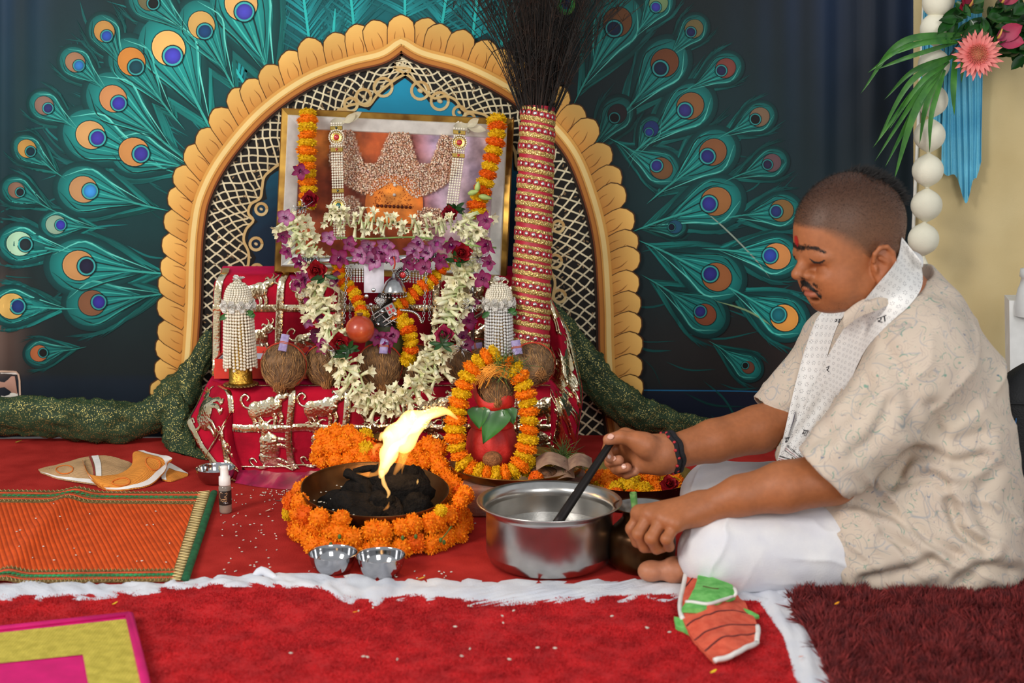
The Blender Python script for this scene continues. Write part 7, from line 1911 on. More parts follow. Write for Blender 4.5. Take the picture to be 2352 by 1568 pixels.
# clipped scalp hair
rr = np.random.default_rng(5); cand = np.where(w_h > .45)[0]; pick = rr.choice(cand, min(16000, len(cand)), replace=False)
n_ = len(pick); d_ = BN[pick] + rr.normal(0, .35, (n_, 3)) + HF * .0 - HU * .25; d_ /= np.linalg.norm(d_, axis=1)[:, None]
b0 = BV[pick] + rr.normal(0, .0008, (n_, 3)); sd_ = np.cross(d_, rr.normal(0, 1, (n_, 3))); sd_ /= np.linalg.norm(sd_, axis=1)[:, None] + 1e-9
l_ = (.0018 + .0028 * np.clip((hu_[pick] - 60) / 120, 0, 1))[:, None]
Vh = np.stack([b0 - sd_ * .00028, b0 + sd_ * .00028, b0 + d_ * l_], 1).reshape(-1, 3); mb = MB(); mb.add(Vh, [(3 * i, 3 * i + 1, 3 * i + 2) for i in range(n_)]); mb.build('clipped_hair', m_hair, person)['kind'] = 'stuff'
# longer tuft on the crown
R, D = [], []
for i in range(1500):
    q = curve(np.array([(-30, 0, 202), (-70, 10, 188), (-100, 10, 155), (-118, 8, 112)], float), 30)[rr.integers(0, 30)] + rr.normal(0, 1, 3) * [10, 26, 8]
    p0 = HD(*q); h = BB.find_nearest(Vector(p0))
    if h[0] is None: continue
    R.append(np.array(h[0])); D.append(nrm(-HF * .55 - HU * .25 + np.array(h[1]) * .6 + rr.normal(0, .22, 3)))
strands('crown_tuft', R, D, .017, .0005, 6)
mb = MB(); rows = []
for s in np.linspace(0, 1, 10):
    y = 541 + 26 * s; xc = 1824 + 4 * s; w = .8 + 3.4 * math.sin(PI * min(1, .15 + s * .75))
    row = []
    for t_ in (-1, -.4, .4, 1):
        h, nn = shoot(BB, xc + 4 + t_ * w, y)
        row.append(h + nn * .0006 if h is not None else (row[-1] if row else (rows[-1][1] if rows else shoot(BB, 1850, y)[0])))
    rows.append(row)
mb.grid(np.array(rows)); mb.build('red_tilak', mat('vermilion', '#a8130f', rough=.6), person)
m_nail = mat('fingernail', '#d9a794', rough=.3, var=.05, coat=.3)
def nail(c, d, n, w, l, nm_='fingernail'):
    mb = MB(); leafpatch(mb, np.asarray(c) - nrm(d) * l * .5, d, n, l, w, np.ones(3), np.ones(3), -.05, n=6); mb.build(nm_, m_nail, person)
for (x, y, w, l, ang) in ((1402, 1003, .011, .013, 3.0), (1412, 1053, .009, .010, .2), (1434, 1071, .0095, .0105, .3), (1399, 1049, .008, .009, 1.4)):
    h, nn = shoot(BB, x, y)
    if h is not None:
        e, _ = shoot(BB, x + 4 * math.cos(ang), y + 4 * math.sin(ang)); d = (e - h) if e is not None else np.array([1., 0, 0]); nail(h + nn * .0008, d, nn, w, l)

# ================================================================ KURTA
Kf = Field([P(1690, 1000, 2.6)[0], 2.20, .0], [P(2400, 800, 2.4)[0], 2.90, .70], .0036)
Kf.cone(P(2130, 792, 2.430), P(1925, 792, 2.725), .072, .070, .04); Kf.cone(P(2100, 690, 2.56), P(2125, 800, 2.45), .052, .07, .05); Kf.cone(P(2085, 690, 2.60), P(1940, 795, 2.71), .048, .065, .05)
Kf.cone(P(2108, 632, 2.555), P(2150, 730, 2.51), .032, .06, .03); Kf.cone(P(2150, 890, 2.470), P(2010, 890, 2.70), .118, .112, .05); Kf.cone(P(2172, 1060, 2.465), P(2060, 1060, 2.67), .124, .120, .06)
Kf.cone(P(2190, 1210, 2.45), P(2110, 1210, 2.66), .118, .118, .06); Kf.cone(P(2220, 1290, 2.43), P(2150, 1300, 2.64), .088, .09, .05)
Kf.cone(P(2210, 1265, 2.40), P(2000, 1262, 2.388), .092, .080, .05); Kf.cone(P(2000, 1262, 2.388), P(1972, 1262, 2.386), .080, .0785, .01); Kf.cone(P(2080, 1140, 2.42), P(1950, 1180, 2.42), .06, .05, .05)
Kf.cone(P(2230, 1335, 2.395), P(2290, 1335, 2.42), .035, .03, .03)
SLa, SLb = P(2105, 850, 2.400), P(1880, 1100, 2.335)
Kf.cone(SLa, P(2000, 970, 2.375), .084, .070, .035); Kf.cone(P(2000, 970, 2.365), SLb, .071, .060, .006)
SRa, SRb = P(1905, 830, 2.735), P(1762, 968, 2.712)
Kf.cone(SRa, SRb, .072, .053, .03)
Kf.cone(P(1850, 1045, 2.64), P(1990, 1050, 2.60), .05, .08, .05)
# hollow the sleeves and trim them at their hems, open the neck
dl_n = nrm(SLb - SLa); dr_n = nrm(SRb - SRa)
def local_cut(Fd, c, n, R):
    sl, X, Y, Z = Fd._box(np.asarray(c) - R, np.asarray(c) + R, 0); d = (X - c[0]) * n[0] + (Y - c[1]) * n[1] + (Z - c[2]) * n[2]
    r = np.sqrt((X - c[0]) ** 2 + (Y - c[1]) ** 2 + (Z - c[2]) ** 2)
    Fd.F[sl] = np.where(r < R, np.maximum(Fd.F[sl], d.astype(np.float32)), Fd.F[sl])
hemL = P(1890, 1086, 2.345); local_cut(Kf, hemL, nrm(P(1836, 1132, 2.345) - P(1890, 1078, 2.345)), .085)
hemR = P(1772, 955, 2.712); local_cut(Kf, hemR, dr_n, .075)
Kf.cone(hemL + dl_n * .03, hemL - dl_n * .05, .052, .050, .004, 'sub'); Kf.cone(hemR + dr_n * .03, hemR - dr_n * .04, .046, .044, .004, 'sub')
Kf.cone(nk + (0, 0, .12), P(2030, 720, 2.575), .070, .052, .01, 'sub')
Kf.cut((0, 0, .010), (0, 0, -1))
KV, KQ = Kf.net(); KV = lap_smooth(KV, KQ, 4, .5); KN = vnormals(KV, KQ)
# cloth folds: drags from armpit, elbow and lap
def folds(V, N, amp=1.):
    x, y, z = V[:, 0], V[:, 1], V[:, 2]; d = np.zeros(len(V))
    n1 = fbm(x * 7, y * 7, z * 7)
    d += .0045 * (fbm(x * 11 + z * 5, y * 8, z * 13) - .5) * 2
    ridge = lambda q: (1 - np.abs(np.sin(q))) ** 2
    d += .005 * ridge(z * 26 + x * 18 + 6 * n1) * np.exp(-((z - .20) / .09) ** 2)
    d += .006 * ridge(z * 20 - x * 30 + 5 * n1) * np.exp(-((z - .40) / .10) ** 2) * .7
    d += .0055 * ridge(x * 34 + z * 44 + 5 * n1) * np.exp(-((z - .10) / .06) ** 2)
    return V + N * (d * amp)[:, None]
KV = folds(KV, KN, 1.6)
rel = KV - np.array([0, 0, CAM_H]); dep = rel[:, 1] * CS - rel[:, 2] * SN; kx_ = 1176 + FPX * rel[:, 0] / dep; ky_ = 784 - FPX * (rel[:, 1] * SN + rel[:, 2] * CS) / dep
face = np.clip(-KN[:, 1] * 2.5, 0, 1)
for pl_, dp, wd in (([(2050, 1110), (2085, 1048), (2125, 1036), (2190, 1062), (2255, 1050)], .014, 15), ([(2080, 1108), (2140, 1092), (2172, 1116)], .009, 13), ([(1960, 1152), (2060, 1182), (2130, 1242), (2195, 1275)], .009, 13), ([(2180, 1150), (2203, 1212), (2262, 1262)], .012, 12), ([(2140, 935), (2172, 1016), (2250, 1004)], .008, 18), ([(2012, 770), (2085, 890), (2108, 990)], .006, 18), ([(1862, 1012), (1932, 962), (1990, 882)], .006, 18), ([(2230, 705), (2262, 800), (2288, 905)], .005, 20), ([(1985, 1334), (2082, 1312), (2142, 1288)], .011, 13), ([(2205, 1334), (2262, 1302), (2322, 1312)], .010, 14), ([(2030, 1230), (2110, 1268), (2170, 1300)], .007, 13), ([(1900, 900), (1880, 960), (1905, 1010)], .005, 16), ([(2280, 1080), (2250, 1150), (2275, 1230)], .007, 16), ([(1960, 1040), (2010, 1000), (2040, 930)], .006, 15)):
    q = curve(np.c_[np.array(pl_, float), np.zeros(len(pl_))], 40)[:, :2]; dm = np.full(len(KV), 1e9)
    for a in q: dm = np.minimum(dm, (kx_ - a[0]) ** 2 + (ky_ - a[1]) ** 2)
    e = np.exp(-dm / wd ** 2); rdg = np.exp(-(np.sqrt(dm) - 2.1 * wd) ** 2 / (wd * 1.1) ** 2)
    KV = KV + KN * (face * dp * (.45 * rdg - e))[:, None]
KV[:, 2] = np.maximum(KV[:, 2], .009); KV = lap_smooth(KV, KQ, 1, .4)
def paisley_mat():
    m = bpy.data.materials.new('paisley_kurta'); m.use_nodes = True; N = m.node_tree.nodes; L = m.node_tree.links; b = N['Principled BSDF']
    tc = N.new('ShaderNodeTexCoord'); nz = N.new('ShaderNodeTexNoise'); nz.inputs['Scale'].default_value = 9; L.new(tc.outputs['Object'], nz.inputs['Vector'])
    ad = N.new('ShaderNodeMix'); ad.data_type = 'RGBA'; ad.blend_type = 'LINEAR_LIGHT'; ad.inputs[0].default_value = .035; L.new(tc.outputs['Object'], ad.inputs[6]); L.new(nz.outputs['Color'], ad.inputs[7])
    base = (*hx('#d2c2b0'), 1); cur = None
    def lay(scale, freq, thr, colr, mask_lo, amt, prev, seed):
        mp = N.new('ShaderNodeMapping'); mp.inputs['Location'].default_value = (seed, seed * 1.7, -seed); L.new(ad.outputs[2], mp.inputs[0])
        v = N.new('ShaderNodeTexVoronoi'); v.inputs['Scale'].default_value = scale; L.new(mp.outputs[0], v.inputs['Vector'])
        mu = N.new('ShaderNodeMath'); mu.operation = 'MULTIPLY'; mu.inputs[1].default_value = freq; L.new(v.outputs['Distance'], mu.inputs[0])
        sn = N.new('ShaderNodeMath'); sn.operation = 'SINE'; L.new(mu.outputs[0], sn.inputs[0])
        gt = N.new('ShaderNodeMapRange'); gt.inputs[1].default_value = thr; gt.inputs[2].default_value = min(1., thr + .10); L.new(sn.outputs[0], gt.inputs[0])
        n2 = N.new('ShaderNodeTexNoise'); n2.inputs['Scale'].default_value = scale * 1.6; n2.inputs['Detail'].default_value = 1; L.new(mp.outputs[0], n2.inputs['Vector'])
        mk = N.new('ShaderNodeMapRange'); mk.inputs[1].default_value = mask_lo; mk.inputs[2].default_value = mask_lo + .06; L.new(n2.outputs[0], mk.inputs[0])
        pr_ = N.new('ShaderNodeMath'); pr_.operation = 'MULTIPLY'; L.new(gt.outputs[0], pr_.inputs[0]); L.new(mk.outputs[0], pr_.inputs[1])
        p2 = N.new('ShaderNodeMath'); p2.operation = 'MULTIPLY'; p2.inputs[1].default_value = amt; L.new(pr_.outputs[0], p2.inputs[0])
        mx = N.new('ShaderNodeMix'); mx.data_type = 'RGBA'; L.new(p2.outputs[0], mx.inputs[0]); mx.inputs[7].default_value = (*hx(colr), 1)
        if prev is None: mx.inputs[6].default_value = base
        else: L.new(prev, mx.inputs[6])
        return mx.outputs[2]
    n3 = N.new('ShaderNodeTexNoise'); n3.inputs['Scale'].default_value = 14; L.new(tc.outputs['Object'], n3.inputs['Vector'])
    m0 = N.new('ShaderNodeMix'); m0.data_type = 'RGBA'; L.new(n3.outputs[0], m0.inputs[0]); m0.inputs[6].default_value = (*hx('#c3b2a4'), 1); m0.inputs[7].default_value = (*hx('#cfc0ac'), 1)
    c = lay(15, 26, .90, '#a89e98', .46, .7, m0.outputs[2], 0.); c = lay(22, 34, .90, '#7f9094', .52, .65, c, 3.3); c = lay(40, 16, .88, '#5f9484', .56, .8, c, 7.1); c = lay(30, 44, .90, '#9a8680', .50, .6, c, 11.); c = lay(19, 15, .92, '#949aa2', .50, .6, c, 23.)
    c = lay(62, 9, .88, '#5a6a86', .64, .8, c, 17.)
    L.new(c, b.inputs['Base Color']); b.inputs['Roughness'].default_value = .8; b.inputs['Specular IOR Level'].default_value = .25
    n4 = N.new('ShaderNodeTexNoise'); n4.inputs['Scale'].default_value = 450; L.new(tc.outputs['Object'], n4.inputs['Vector']); bp = N.new('ShaderNodeBump'); bp.inputs['Strength'].default_value = .12; bp.inputs['Distance'].default_value = .003; L.new(n4.outputs[0], bp.inputs['Height']); L.new(bp.outputs[0], b.inputs['Normal'])
    return m
m_kurta = paisley_mat()
kurta_o = qmesh('kurta', KV, KQ, m_kurta, person)
# ================================================================ DHOTI TROUSERS
Df = Field([P(1520, 1200, 2.6)[0], 2.20, .0], [P(2200, 1200, 2.4)[0], 2.90, .26], .0032)
Df.cone(P(2120, 1262, 2.42), P(1668, 1266, 2.362), .080, .069, .03); Df.cone(P(1690, 1290, 2.375), P(1640, 1272, 2.368), .06, .062, .03)
Df.cone(P(1700, 1310, 2.385), P(1930, 1310, 2.50), .045, .05, .03)
Df.cone(P(2080, 1160, 2.70), P(1648, 1136, 2.722), .082, .066, .03); Df.cone(P(1640, 1142, 2.715), P(1630, 1250, 2.56), .062, .048, .03); Df.cone(P(1630, 1250, 2.56), P(1640, 1300, 2.43), .048, .034, .02)
Df.cone(P(1760, 1225, 2.50), P(1990, 1230, 2.52), .07, .09, .05)
Df.cut((0, 0, .006), (0, 0, -1))
DV, DQ = Df.net(); DV = lap_smooth(DV, DQ, 3, .5); DN = vnormals(DV, DQ)
x, y, z = DV.T; n1 = fbm(x * 9, y * 9, z * 9)
d = .0035 * (fbm(x * 12, y * 12, z * 12) - .5) * 2 + .0035 * (1 - np.abs(np.sin(z * 50 + x * 8 + 5 * n1))) ** 2 * np.clip((x - P(1720, 1200, 2.4)[0]) / .1, 0, 1) + .005 * (1 - np.abs(np.sin(x * 60 - z * 22 + 4 * n1))) ** 3 * np.exp(-((x - P(1610, 1200, 2.5)[0]) / .05) ** 2)
DV = DV + DN * d[:, None]; DV[:, 2] = np.maximum(DV[:, 2], .006)
m_dhoti = mat('white_dhoti', '#e2e1e2', rough=.85, var=.03, vs=20, bump=.12, bs=400, col2='#d6d6dc', spec=.2)
qmesh('dhoti', DV, DQ, m_dhoti, person)

# ================================================================ SCARF
AllV = np.concatenate([BV, KV]); AllQ = np.concatenate([BQ, KQ + len(BV)]); AB = bvh_of(AllV, AllQ)
def scarf_mat():
    m = bpy.data.materials.new('printed_scarf'); m.use_nodes = True; N = m.node_tree.nodes; L = m.node_tree.links; b = N['Principled BSDF']
    uv = N.new('ShaderNodeUVMap'); uv.uv_map = 'UVMap'
    def math_(op, a, b_=None):
        n = N.new('ShaderNodeMath'); n.operation = op
        for i, q in enumerate((a, b_)):
            if q is None: continue
            if isinstance(q, (int, float)): n.inputs[i].default_value = q
            else: L.new(q, n.inputs[i])
        return n.outputs[0]
    sp = N.new('ShaderNodeSeparateXYZ'); L.new(uv.outputs[0], sp.inputs[0])
    U_, V_ = math_('MULTIPLY', sp.outputs[0], 1 / .0145), math_('MULTIPLY', sp.outputs[1], 1 / .0145)
    row = math_('FLOOR', V_); U2 = math_('ADD', U_, math_('MULTIPLY', math_('MODULO', row, 2.), .5))
    fx, fy_ = math_('SUBTRACT', math_('FRACT', U2), .5), math_('SUBTRACT', math_('FRACT', V_), .5)
    r = math_('SQRT', math_('ADD', math_('MULTIPLY', fx, fx), math_('MULTIPLY', fy_, fy_))); th = math_('ARCTAN2', fy_, fx)
    pet = math_('COSINE', math_('MULTIPLY', th, 6.)); ok = math_('MULTIPLY', math_('GREATER_THAN', pet, .35), math_('MULTIPLY', math_('GREATER_THAN', r, .13), math_('LESS_THAN', r, .30)))
    mx = N.new('ShaderNodeMix'); mx.data_type = 'RGBA'; L.new(math_('MULTIPLY', ok, .62), mx.inputs[0]); mx.inputs[6].default_value = (*hx('#e9e7e4'), 1); mx.inputs[7].default_value = (*hx('#4a4452'), 1)
    L.new(mx.outputs[2], b.inputs['Base Color']); b.inputs['Roughness'].default_value = .8; b.inputs['Specular IOR Level'].default_value = .25
    return m
m_scarf = scarf_mat()
def ribbon_px(rows, n_s=60, n_t=12, lift=.007, wav=.004, tree=None):
    """rows: list of ((x,y) edge a, (x,y) edge b); draped on the clothed body"""
    A = curve(np.c_[np.array([r[0] for r in rows], float), np.zeros(len(rows))], n_s)[:, :2]; Bq = curve(np.c_[np.array([r[1] for r in rows], float), np.zeros(len(rows))], n_s)[:, :2]
    Gd = np.zeros((n_s, n_t, 3)); ok = np.zeros((n_s, n_t), bool)
    for i in range(n_s):
        for j in range(n_t):
            q = A[i] * (1 - j / (n_t - 1)) + Bq[i] * (j / (n_t - 1)); h, nn = shoot(tree or AB, *q)
            if h is not None and h[1] < 2.85:
                if nn[1] > 0: nn = -nn
                Gd[i, j] = h + nn * lift; ok[i, j] = True
    Yf_ = np.where(ok, Gd[..., 1], np.nan)
    med = np.nanmedian(Yf_, axis=1); med = np.where(np.isnan(med), np.nanmedian(Yf_), med)
    for i in range(n_s):
        for j in range(n_t):
            if not ok[i, j] or abs(Gd[i, j, 1] - med[i]) > .09: Gd[i, j] = P(*(A[i] * (1 - j / (n_t - 1)) + Bq[i] * (j / (n_t - 1))), med[i])
    Yq = Gd[..., 1].copy()                                      # bridge hollows: smooth the depth but never go behind the body
    for _ in range(14):
        pad = np.pad(Yq, 1, mode='edge'); avg = (pad[:-2, 1:-1] + pad[2:, 1:-1] + pad[1:-1, :-2] + pad[1:-1, 2:]) / 4; Yq = np.minimum(avg, Gd[..., 1])
    for i in range(n_s):
        for j in range(n_t):
            q = A[i] * (1 - j / (n_t - 1)) + Bq[i] * (j / (n_t - 1)); Gd[i, j] = P(*q, Yq[i, j] - wav * (.5 + .5 * math.sin(j * 1.5 + 2.5 * math.sin(i * .12))))
    return Gd
def scarf_obj(Gd, name='scarf'):
    n_s, n_t = Gd.shape[:2]; back = Gd + np.array([0, .0022, -.0004]); mb = MB(); mb.grid(Gd); mb.grid(back)
    for e in (0, n_t - 1): mb.grid(np.stack([Gd[:, e], back[:, e]], 1))
    o = mb.build(name, m_scarf, person); me = o.data; lay = me.uv_layers.new(name='UVMap')
    su = np.concatenate([[0], np.cumsum(np.linalg.norm(np.diff(Gd[:, n_t // 2], axis=0), axis=1))]); tv = np.concatenate([np.zeros((n_s, 1)), np.cumsum(np.linalg.norm(np.diff(Gd, axis=1), axis=2), axis=1)], 1)
    uvv = np.zeros((len(me.vertices), 2)); nn = n_s * n_t; uvv[:nn, 0] = tv.ravel(); uvv[:nn, 1] = np.repeat(su, n_t); uvv[nn:2 * nn] = uvv[:nn]
    lay.data.foreach_set('uv', uvv[[l.vertex_index for l in me.loops]].astype(np.float32).ravel()); return o
near_rows = [((2072, 545), (2116, 600)), ((2058, 600), (2118, 655)), ((2010, 660), (2090, 700)), ((1965, 716), (2040, 745)), ((1926, 775), (1990, 800)), ((1890, 840), (1955, 870)), ((1862, 900), (1925, 940)), ((1838, 960), (1890, 1000)), ((1812, 1010), (1852, 1045)), ((1800, 1035), (1838, 1062))]
far_rows = [((1888, 716), (1948, 712)), ((1872, 740), (1925, 745)), ((1850, 800), (1905, 800)), ((1833, 860), (1888, 866)), ((1818, 920), (1868, 930)), ((1805, 980), (1842, 990)), ((1793, 1030), (1822, 1040)), ((1786, 1058), (1815, 1066))]
GF = ribbon_px(far_rows, 50, 10, .006, .003, bvh_of(KV, KQ)); sc_far = scarf_obj(GF)
GN = ribbon_px(near_rows, 70, 12, .008, .004)
sc_near = scarf_obj(GN)
# roll of cloth round the back of the neck
mb = MB(); q = curve([HD(-108, 62, -46), HD(-120, 30, -34), HD(-122, -30, -32), HD(-100, -80, -62), HD(-60, -92, -100), HD(-30, -92, -130)], 30); mb.tube(q, np.interp(np.arange(30), [0, 6, 20, 29], [.008, .018, .018, .006]), 14, flat=.6); o = mb.build('scarf_roll', m_scarf, person); o.data.uv_layers.new(name='UVMap')
# printed script and border on the scarf
m_ink = mat('black_ink', '#1d1a22', rough=.7); m_rink = mat('red_ink', '#b03a4a', rough=.7)
def on_grid(Gd, s, t, off=.0012):
    i = np.clip(s, 0, 1) * (Gd.shape[0] - 1); j = np.clip(t, 0, 1) * (Gd.shape[1] - 1); a, c = int(i), int(j); b, e = min(a + 1, Gd.shape[0] - 1), min(c + 1, Gd.shape[1] - 1); f, g = i - a, j - c
    p = (Gd[a, c] * (1 - f) + Gd[b, c] * f) * (1 - g) + (Gd[a, e] * (1 - f) + Gd[b, e] * f) * g
    return p + np.array([0, -off, off * .2])
def glyph(Gd, txt, s0, t0, size, ang, ink):
    cu = bpy.data.curves.new('script', 'FONT'); cu.body = txt; cu.size = 1.; ob = bpy.data.objects.new('script_tmp', cu); scene.collection.objects.link(ob)
    dg = bpy.context.evaluated_depsgraph_get(); me = bpy.data.meshes.new_from_object(ob.evaluated_get(dg)); bpy.data.objects.remove(ob)
    if len(me.vertices) == 0: return
    co = np.array([v.co[:2] for v in me.vertices]); F = [tuple(p.vertices) for p in me.polygons]; co = co - co.mean(0)
    L_ = length(Gd[:, Gd.shape[1] // 2]); W_ = length(Gd[Gd.shape[0] // 2])
    c, s_ = math.cos(ang), math.sin(ang); uu = (c * co[:, 0] - s_ * co[:, 1]) * size; ww = (s_ * co[:, 0] + c * co[:, 1]) * size
    mb = MB(); mb.add([on_grid(Gd, s0 - w_ / L_, t0 + u_ / W_, .0022) for u_, w_ in zip(uu, ww)], F, 0, None, False); mb.build('printed_script', ink, sc_near if Gd is GN else sc_far)
glyph(GN, 'रा', .33, .72, .030, .9, m_ink); glyph(GN, 'र', .26, .45, .02, .9, m_ink); glyph(GN, 'र', .56, .18, .022, .7, m_ink); glyph(GN, 'मा', .82, .35, .024, .3, m_ink); glyph(GN, '।', .82, .8, .022, .5, m_ink)
glyph(GF, 'म', .12, .82, .018, .2, m_ink); glyph(GF, 'र', .84, .72, .022, .3, m_ink); glyph(GF, 'म', .80, .22, .022, .3, m_ink)
for Gd in (GN, GF):
    mb = MB(); mr = MB()
    for k in range(14):
        t = .06 + .88 * k / 13
        for (s0, s1, M_) in ((.925, .945, mb), (.962, .972, mr), (.985, .995, mb)):
            a, b = on_grid(Gd, s0, t), on_grid(Gd, s1, t); M_.tube([a, b], .0006, 4)
    so = sc_near if Gd is GN else sc_far; mb.build('printed_border', m_ink, so); mr.build('printed_border_red', m_rink, so)
# dark brush stroke printed on the far end
mb = MB(); mb.tube([on_grid(GF, s, .30 + .02 * math.sin(s * 30)) for s in np.linspace(.62, .78, 12)], np.array([.0004, .002, .003, .003, .0028, .0024, .002, .0015, .001, .0008, .0006, .0003]), 6, flat=.3); mb.build('printed_brush_mark', mat('grey_ink', '#5a5560', rough=.8), sc_far)
# kurta collar
mb = MB(); rows = []
cpts = curve([P(1940, 738, 2.44), P(1975, 712, 2.435), P(2030, 690, 2.44), P(2075, 660, 2.47)], 20)
for p in cpts: rows.append([p + (0, 0, -.012), p + (-.004, -.004, .0), p + (-.002, -.002, .016), p + (.004, .006, .017)])
mb.grid(np.array(rows)); mb.build('collar', m_kurta, kurta_o)
# thread bracelet
m_bthr = mat('black_thread', '#17151a', rough=.8, var=.2, vs=200, bump=.5, bs=600); m_rbd = mat('red_bead', '#b8202a', rough=.5)
wa = nrm(RW - P(1640, 1012, 2.64)); wc = P(1541, 1039, 2.607); Mw = rot_to(wa)
br = thing('wrist_threads', wc, 'black and red knotted thread bracelet on the wrist of the stirring hand', 'bracelet')
for k, (off, r_) in enumerate(((-.006, .0365), (.004, .0365))):
    mb = MB(); mb.tube([wc + wa * (off + .0015 * math.sin(7 * a)) + (Mw[:, 0] * math.cos(a) + Mw[:, 1] * math.sin(a)) * r_ for a in np.linspace(0, 2 * PI, 48)], .0055, 8, cap=False); bco = mb.build('black_cord', m_bthr, br)
mb = MB()
for j in range(16):
    a = 2 * PI * j / 16; mb.ball(wc + wa * (.004 + .004 * (j % 2)) + (Mw[:, 0] * math.cos(a) + Mw[:, 1] * math.sin(a)) * .0398, (.0035, .0035, .003), 8, 5)
mb.build('red_knot', m_rbd, bco)

# ladle: long iron handle pinched in the far hand, cup in the ghee
m_iron = mat('black_iron', '#1e1716', rough=.45, metal=.6, var=.2)
l0, l1 = P(1410, 1006, 2.586), P(1268, 1196, pyc + .0)
l1[2] = zR - .048; l1 = np.array([P(1275, 1190, pyc)[0], pyc, zR - .046])
lad = thing('ladle', l1, 'long black iron ladle held in the stirring hand and dipped in the steel pot', 'ladle')
mb = MB(); dd = nrm(l1 - l0); mb.tube(resample([l0 - dd * .01, l1], 12), np.linspace(.0065, .0095, 12), 8, flat=.45, ref=(0, -1, .6)); mb.build('handle', m_iron, lad)
mb = MB(); mb.lathe([(.0005, -.018), (.015, -.014), (.022, -.004), (.023, .002), (.021, .001), (.0005, -.014)], 24, l1 + (-.012, 0, -.004)); mb.build('cup', m_iron, lad)
# ================================================================ CLOTH BALL GARLAND, SATIN DRAPE, FLOWERS AT THE SIDE
m_ballc = mat('cream_cotton', '#e4e0cc', rough=.9, var=.05, vs=10, bump=.12, bs=420)
YG = 3.335
bg_t = thing('cloth_ball_garland', P(2124, 615, YG), 'hanging string of cream cloth-wrapped balls beside the backdrop edge', 'garland')
balls = [(2158, -76), (2155, 4), (2150, 66), (2145, 149), (2141, 231), (2135, 311), (2131, 391), (2128, 471), (2121, 549)]
for i, (x, y) in enumerate(balls):
    c = P(x, y, YG); r = 35 * mm(YG); mb = MB(); rows = []; nr = 22
    for a in np.linspace(0, PI, nr):
        pin = math.exp(-(a / .28) ** 2) + math.exp(-((PI - a) / .28) ** 2); z = math.cos(a) * r * (1 + .10 * pin); q = math.sin(a) * r
        q = max(q, r * .085)
        rows.append([c + np.array([q * (1 + .10 * pin * math.sin(16 * b + i)) * math.cos(b), q * (1 + .10 * pin * math.sin(16 * b + i)) * math.sin(b), z]) for b in np.linspace(0, 2 * PI, 48, endpoint=False)])
    mb.grid(np.array(rows), wrap=True); mb.build('cloth_ball', m_ballc, bg_t)
    if i < len(balls) - 1:
        n_ = P(*balls[i + 1], YG); m_ = (c + n_) / 2; mb = MB(); th = np.linspace(0, 2 * PI, 15); mb.tube([m_ + (r * .11 * math.cos(a), r * .11 * math.sin(a), 0) for a in th], .0014, 5, cap=False); mb.build('tie_thread', m_string, bg_t)
mb = MB(); c = P(2121, 586, YG)
for k in range(9):
    a = k * .7; mb.tube(curve([c, c + (.006 * math.cos(a), .006 * math.sin(a), -.012), c + (.016 * math.cos(a), .016 * math.sin(a), -.034)], 6), np.array([.003, .004, .005, .0055, .005, .003]), 6, flat=.4)
mb.build('cloth_tail', m_ballc, bg_t)
# satin drape
m_sky = mat('sky_blue_satin', '#7fd2ea', rough=.35, var=.1, vs=8, col2='#5cb8da', sheen=.3, spec=.6)
def drape(x0, x1, ytop, ybot, Y, amp, seed, nfold, label):
    n = 110; rows = []; rr = np.random.default_rng(seed); ph = np.cumsum(rr.uniform(.6, 1.4, n)) / n * 2 * PI * nfold
    for v in np.linspace(0, 1, 40):
        row = []
        for j in range(n):
            u = j / (n - 1); yb = ybot(u); sway = 4 * math.sin(v * 5 + u * 6)
            px = (x0 + (x1 - x0) * u) * 1.0 + (.5 - u) * 10 * (1 - v) + sway * v; py = ytop + (yb - ytop) * v
            row.append(P(px, py, Y - amp * (.5 + .5 * math.sin(ph[j] + .6 * math.sin(v * 4)) + .35 * math.sin(2.3 * ph[j] + 1))))
        rows.append(row)
    mb = MB(); mb.grid(np.array(rows)); o = mb.build('satin_drape', m_sky); tag(o, label, 'drape'); return o
drape(2166, 2258, -130, lambda u: 385 + 70 * math.exp(-((u - .55) / .28) ** 2) + 12 * math.sin(u * 15) - 40 * (u > .86) * (u - .86) * 5, 3.415, .0085, 1, 6, 'gathered sky-blue satin drape hanging on the tan cloth behind the gerbera')
drape(2116, 2168, -130, lambda u: 250 + 60 * u, 3.425, .005, 2, 4, 'narrow sky-blue satin drape behind the cloth balls')
# flower spray: palm fronds, leaves, gerbera, anthurium
m_frond = mat('palm_green', '#2f6a2a', rough=.4, var=.2, vs=30, attr=True, col2='#4c8a34')
spray = thing('flower_spray', P(2290, 120, 3.33), 'flower spray of palm fronds, dark leaves and blooms fixed above the satin drape', 'flower arrangement')
tips = [((2215, 78), (2070, 98), (1976, 216), 13), ((2210, 84), (2080, 108), (1992, 168), 10), ((2212, 92), (2090, 130), (2012, 160), 9), ((2190, 128), (2090, 190), (2010, 335), 12), ((2180, 140), (2100, 210), (2004, 340), 12), ((2170, 150), (2110, 215), (2008, 372), 12), ((2165, 155), (2110, 235), (2032, 385), 14), ((2160, 160), (2100, 260), (2052, 418), 17), ((2165, 150), (2128, 240), (2112, 330), 13), ((2170, 160), (2140, 260), (2135, 350), 12), ((2195, 120), (2190, 200), (2192, 265), 14), ((2205, 95), (2120, 100), (2040, 130), 9), ((2180, 130), (2095, 165), (2030, 230), 10), ((2175, 145), (2115, 190), (2040, 300), 11), ((2215, 110), (2212, 150), (2208, 190), 11)]
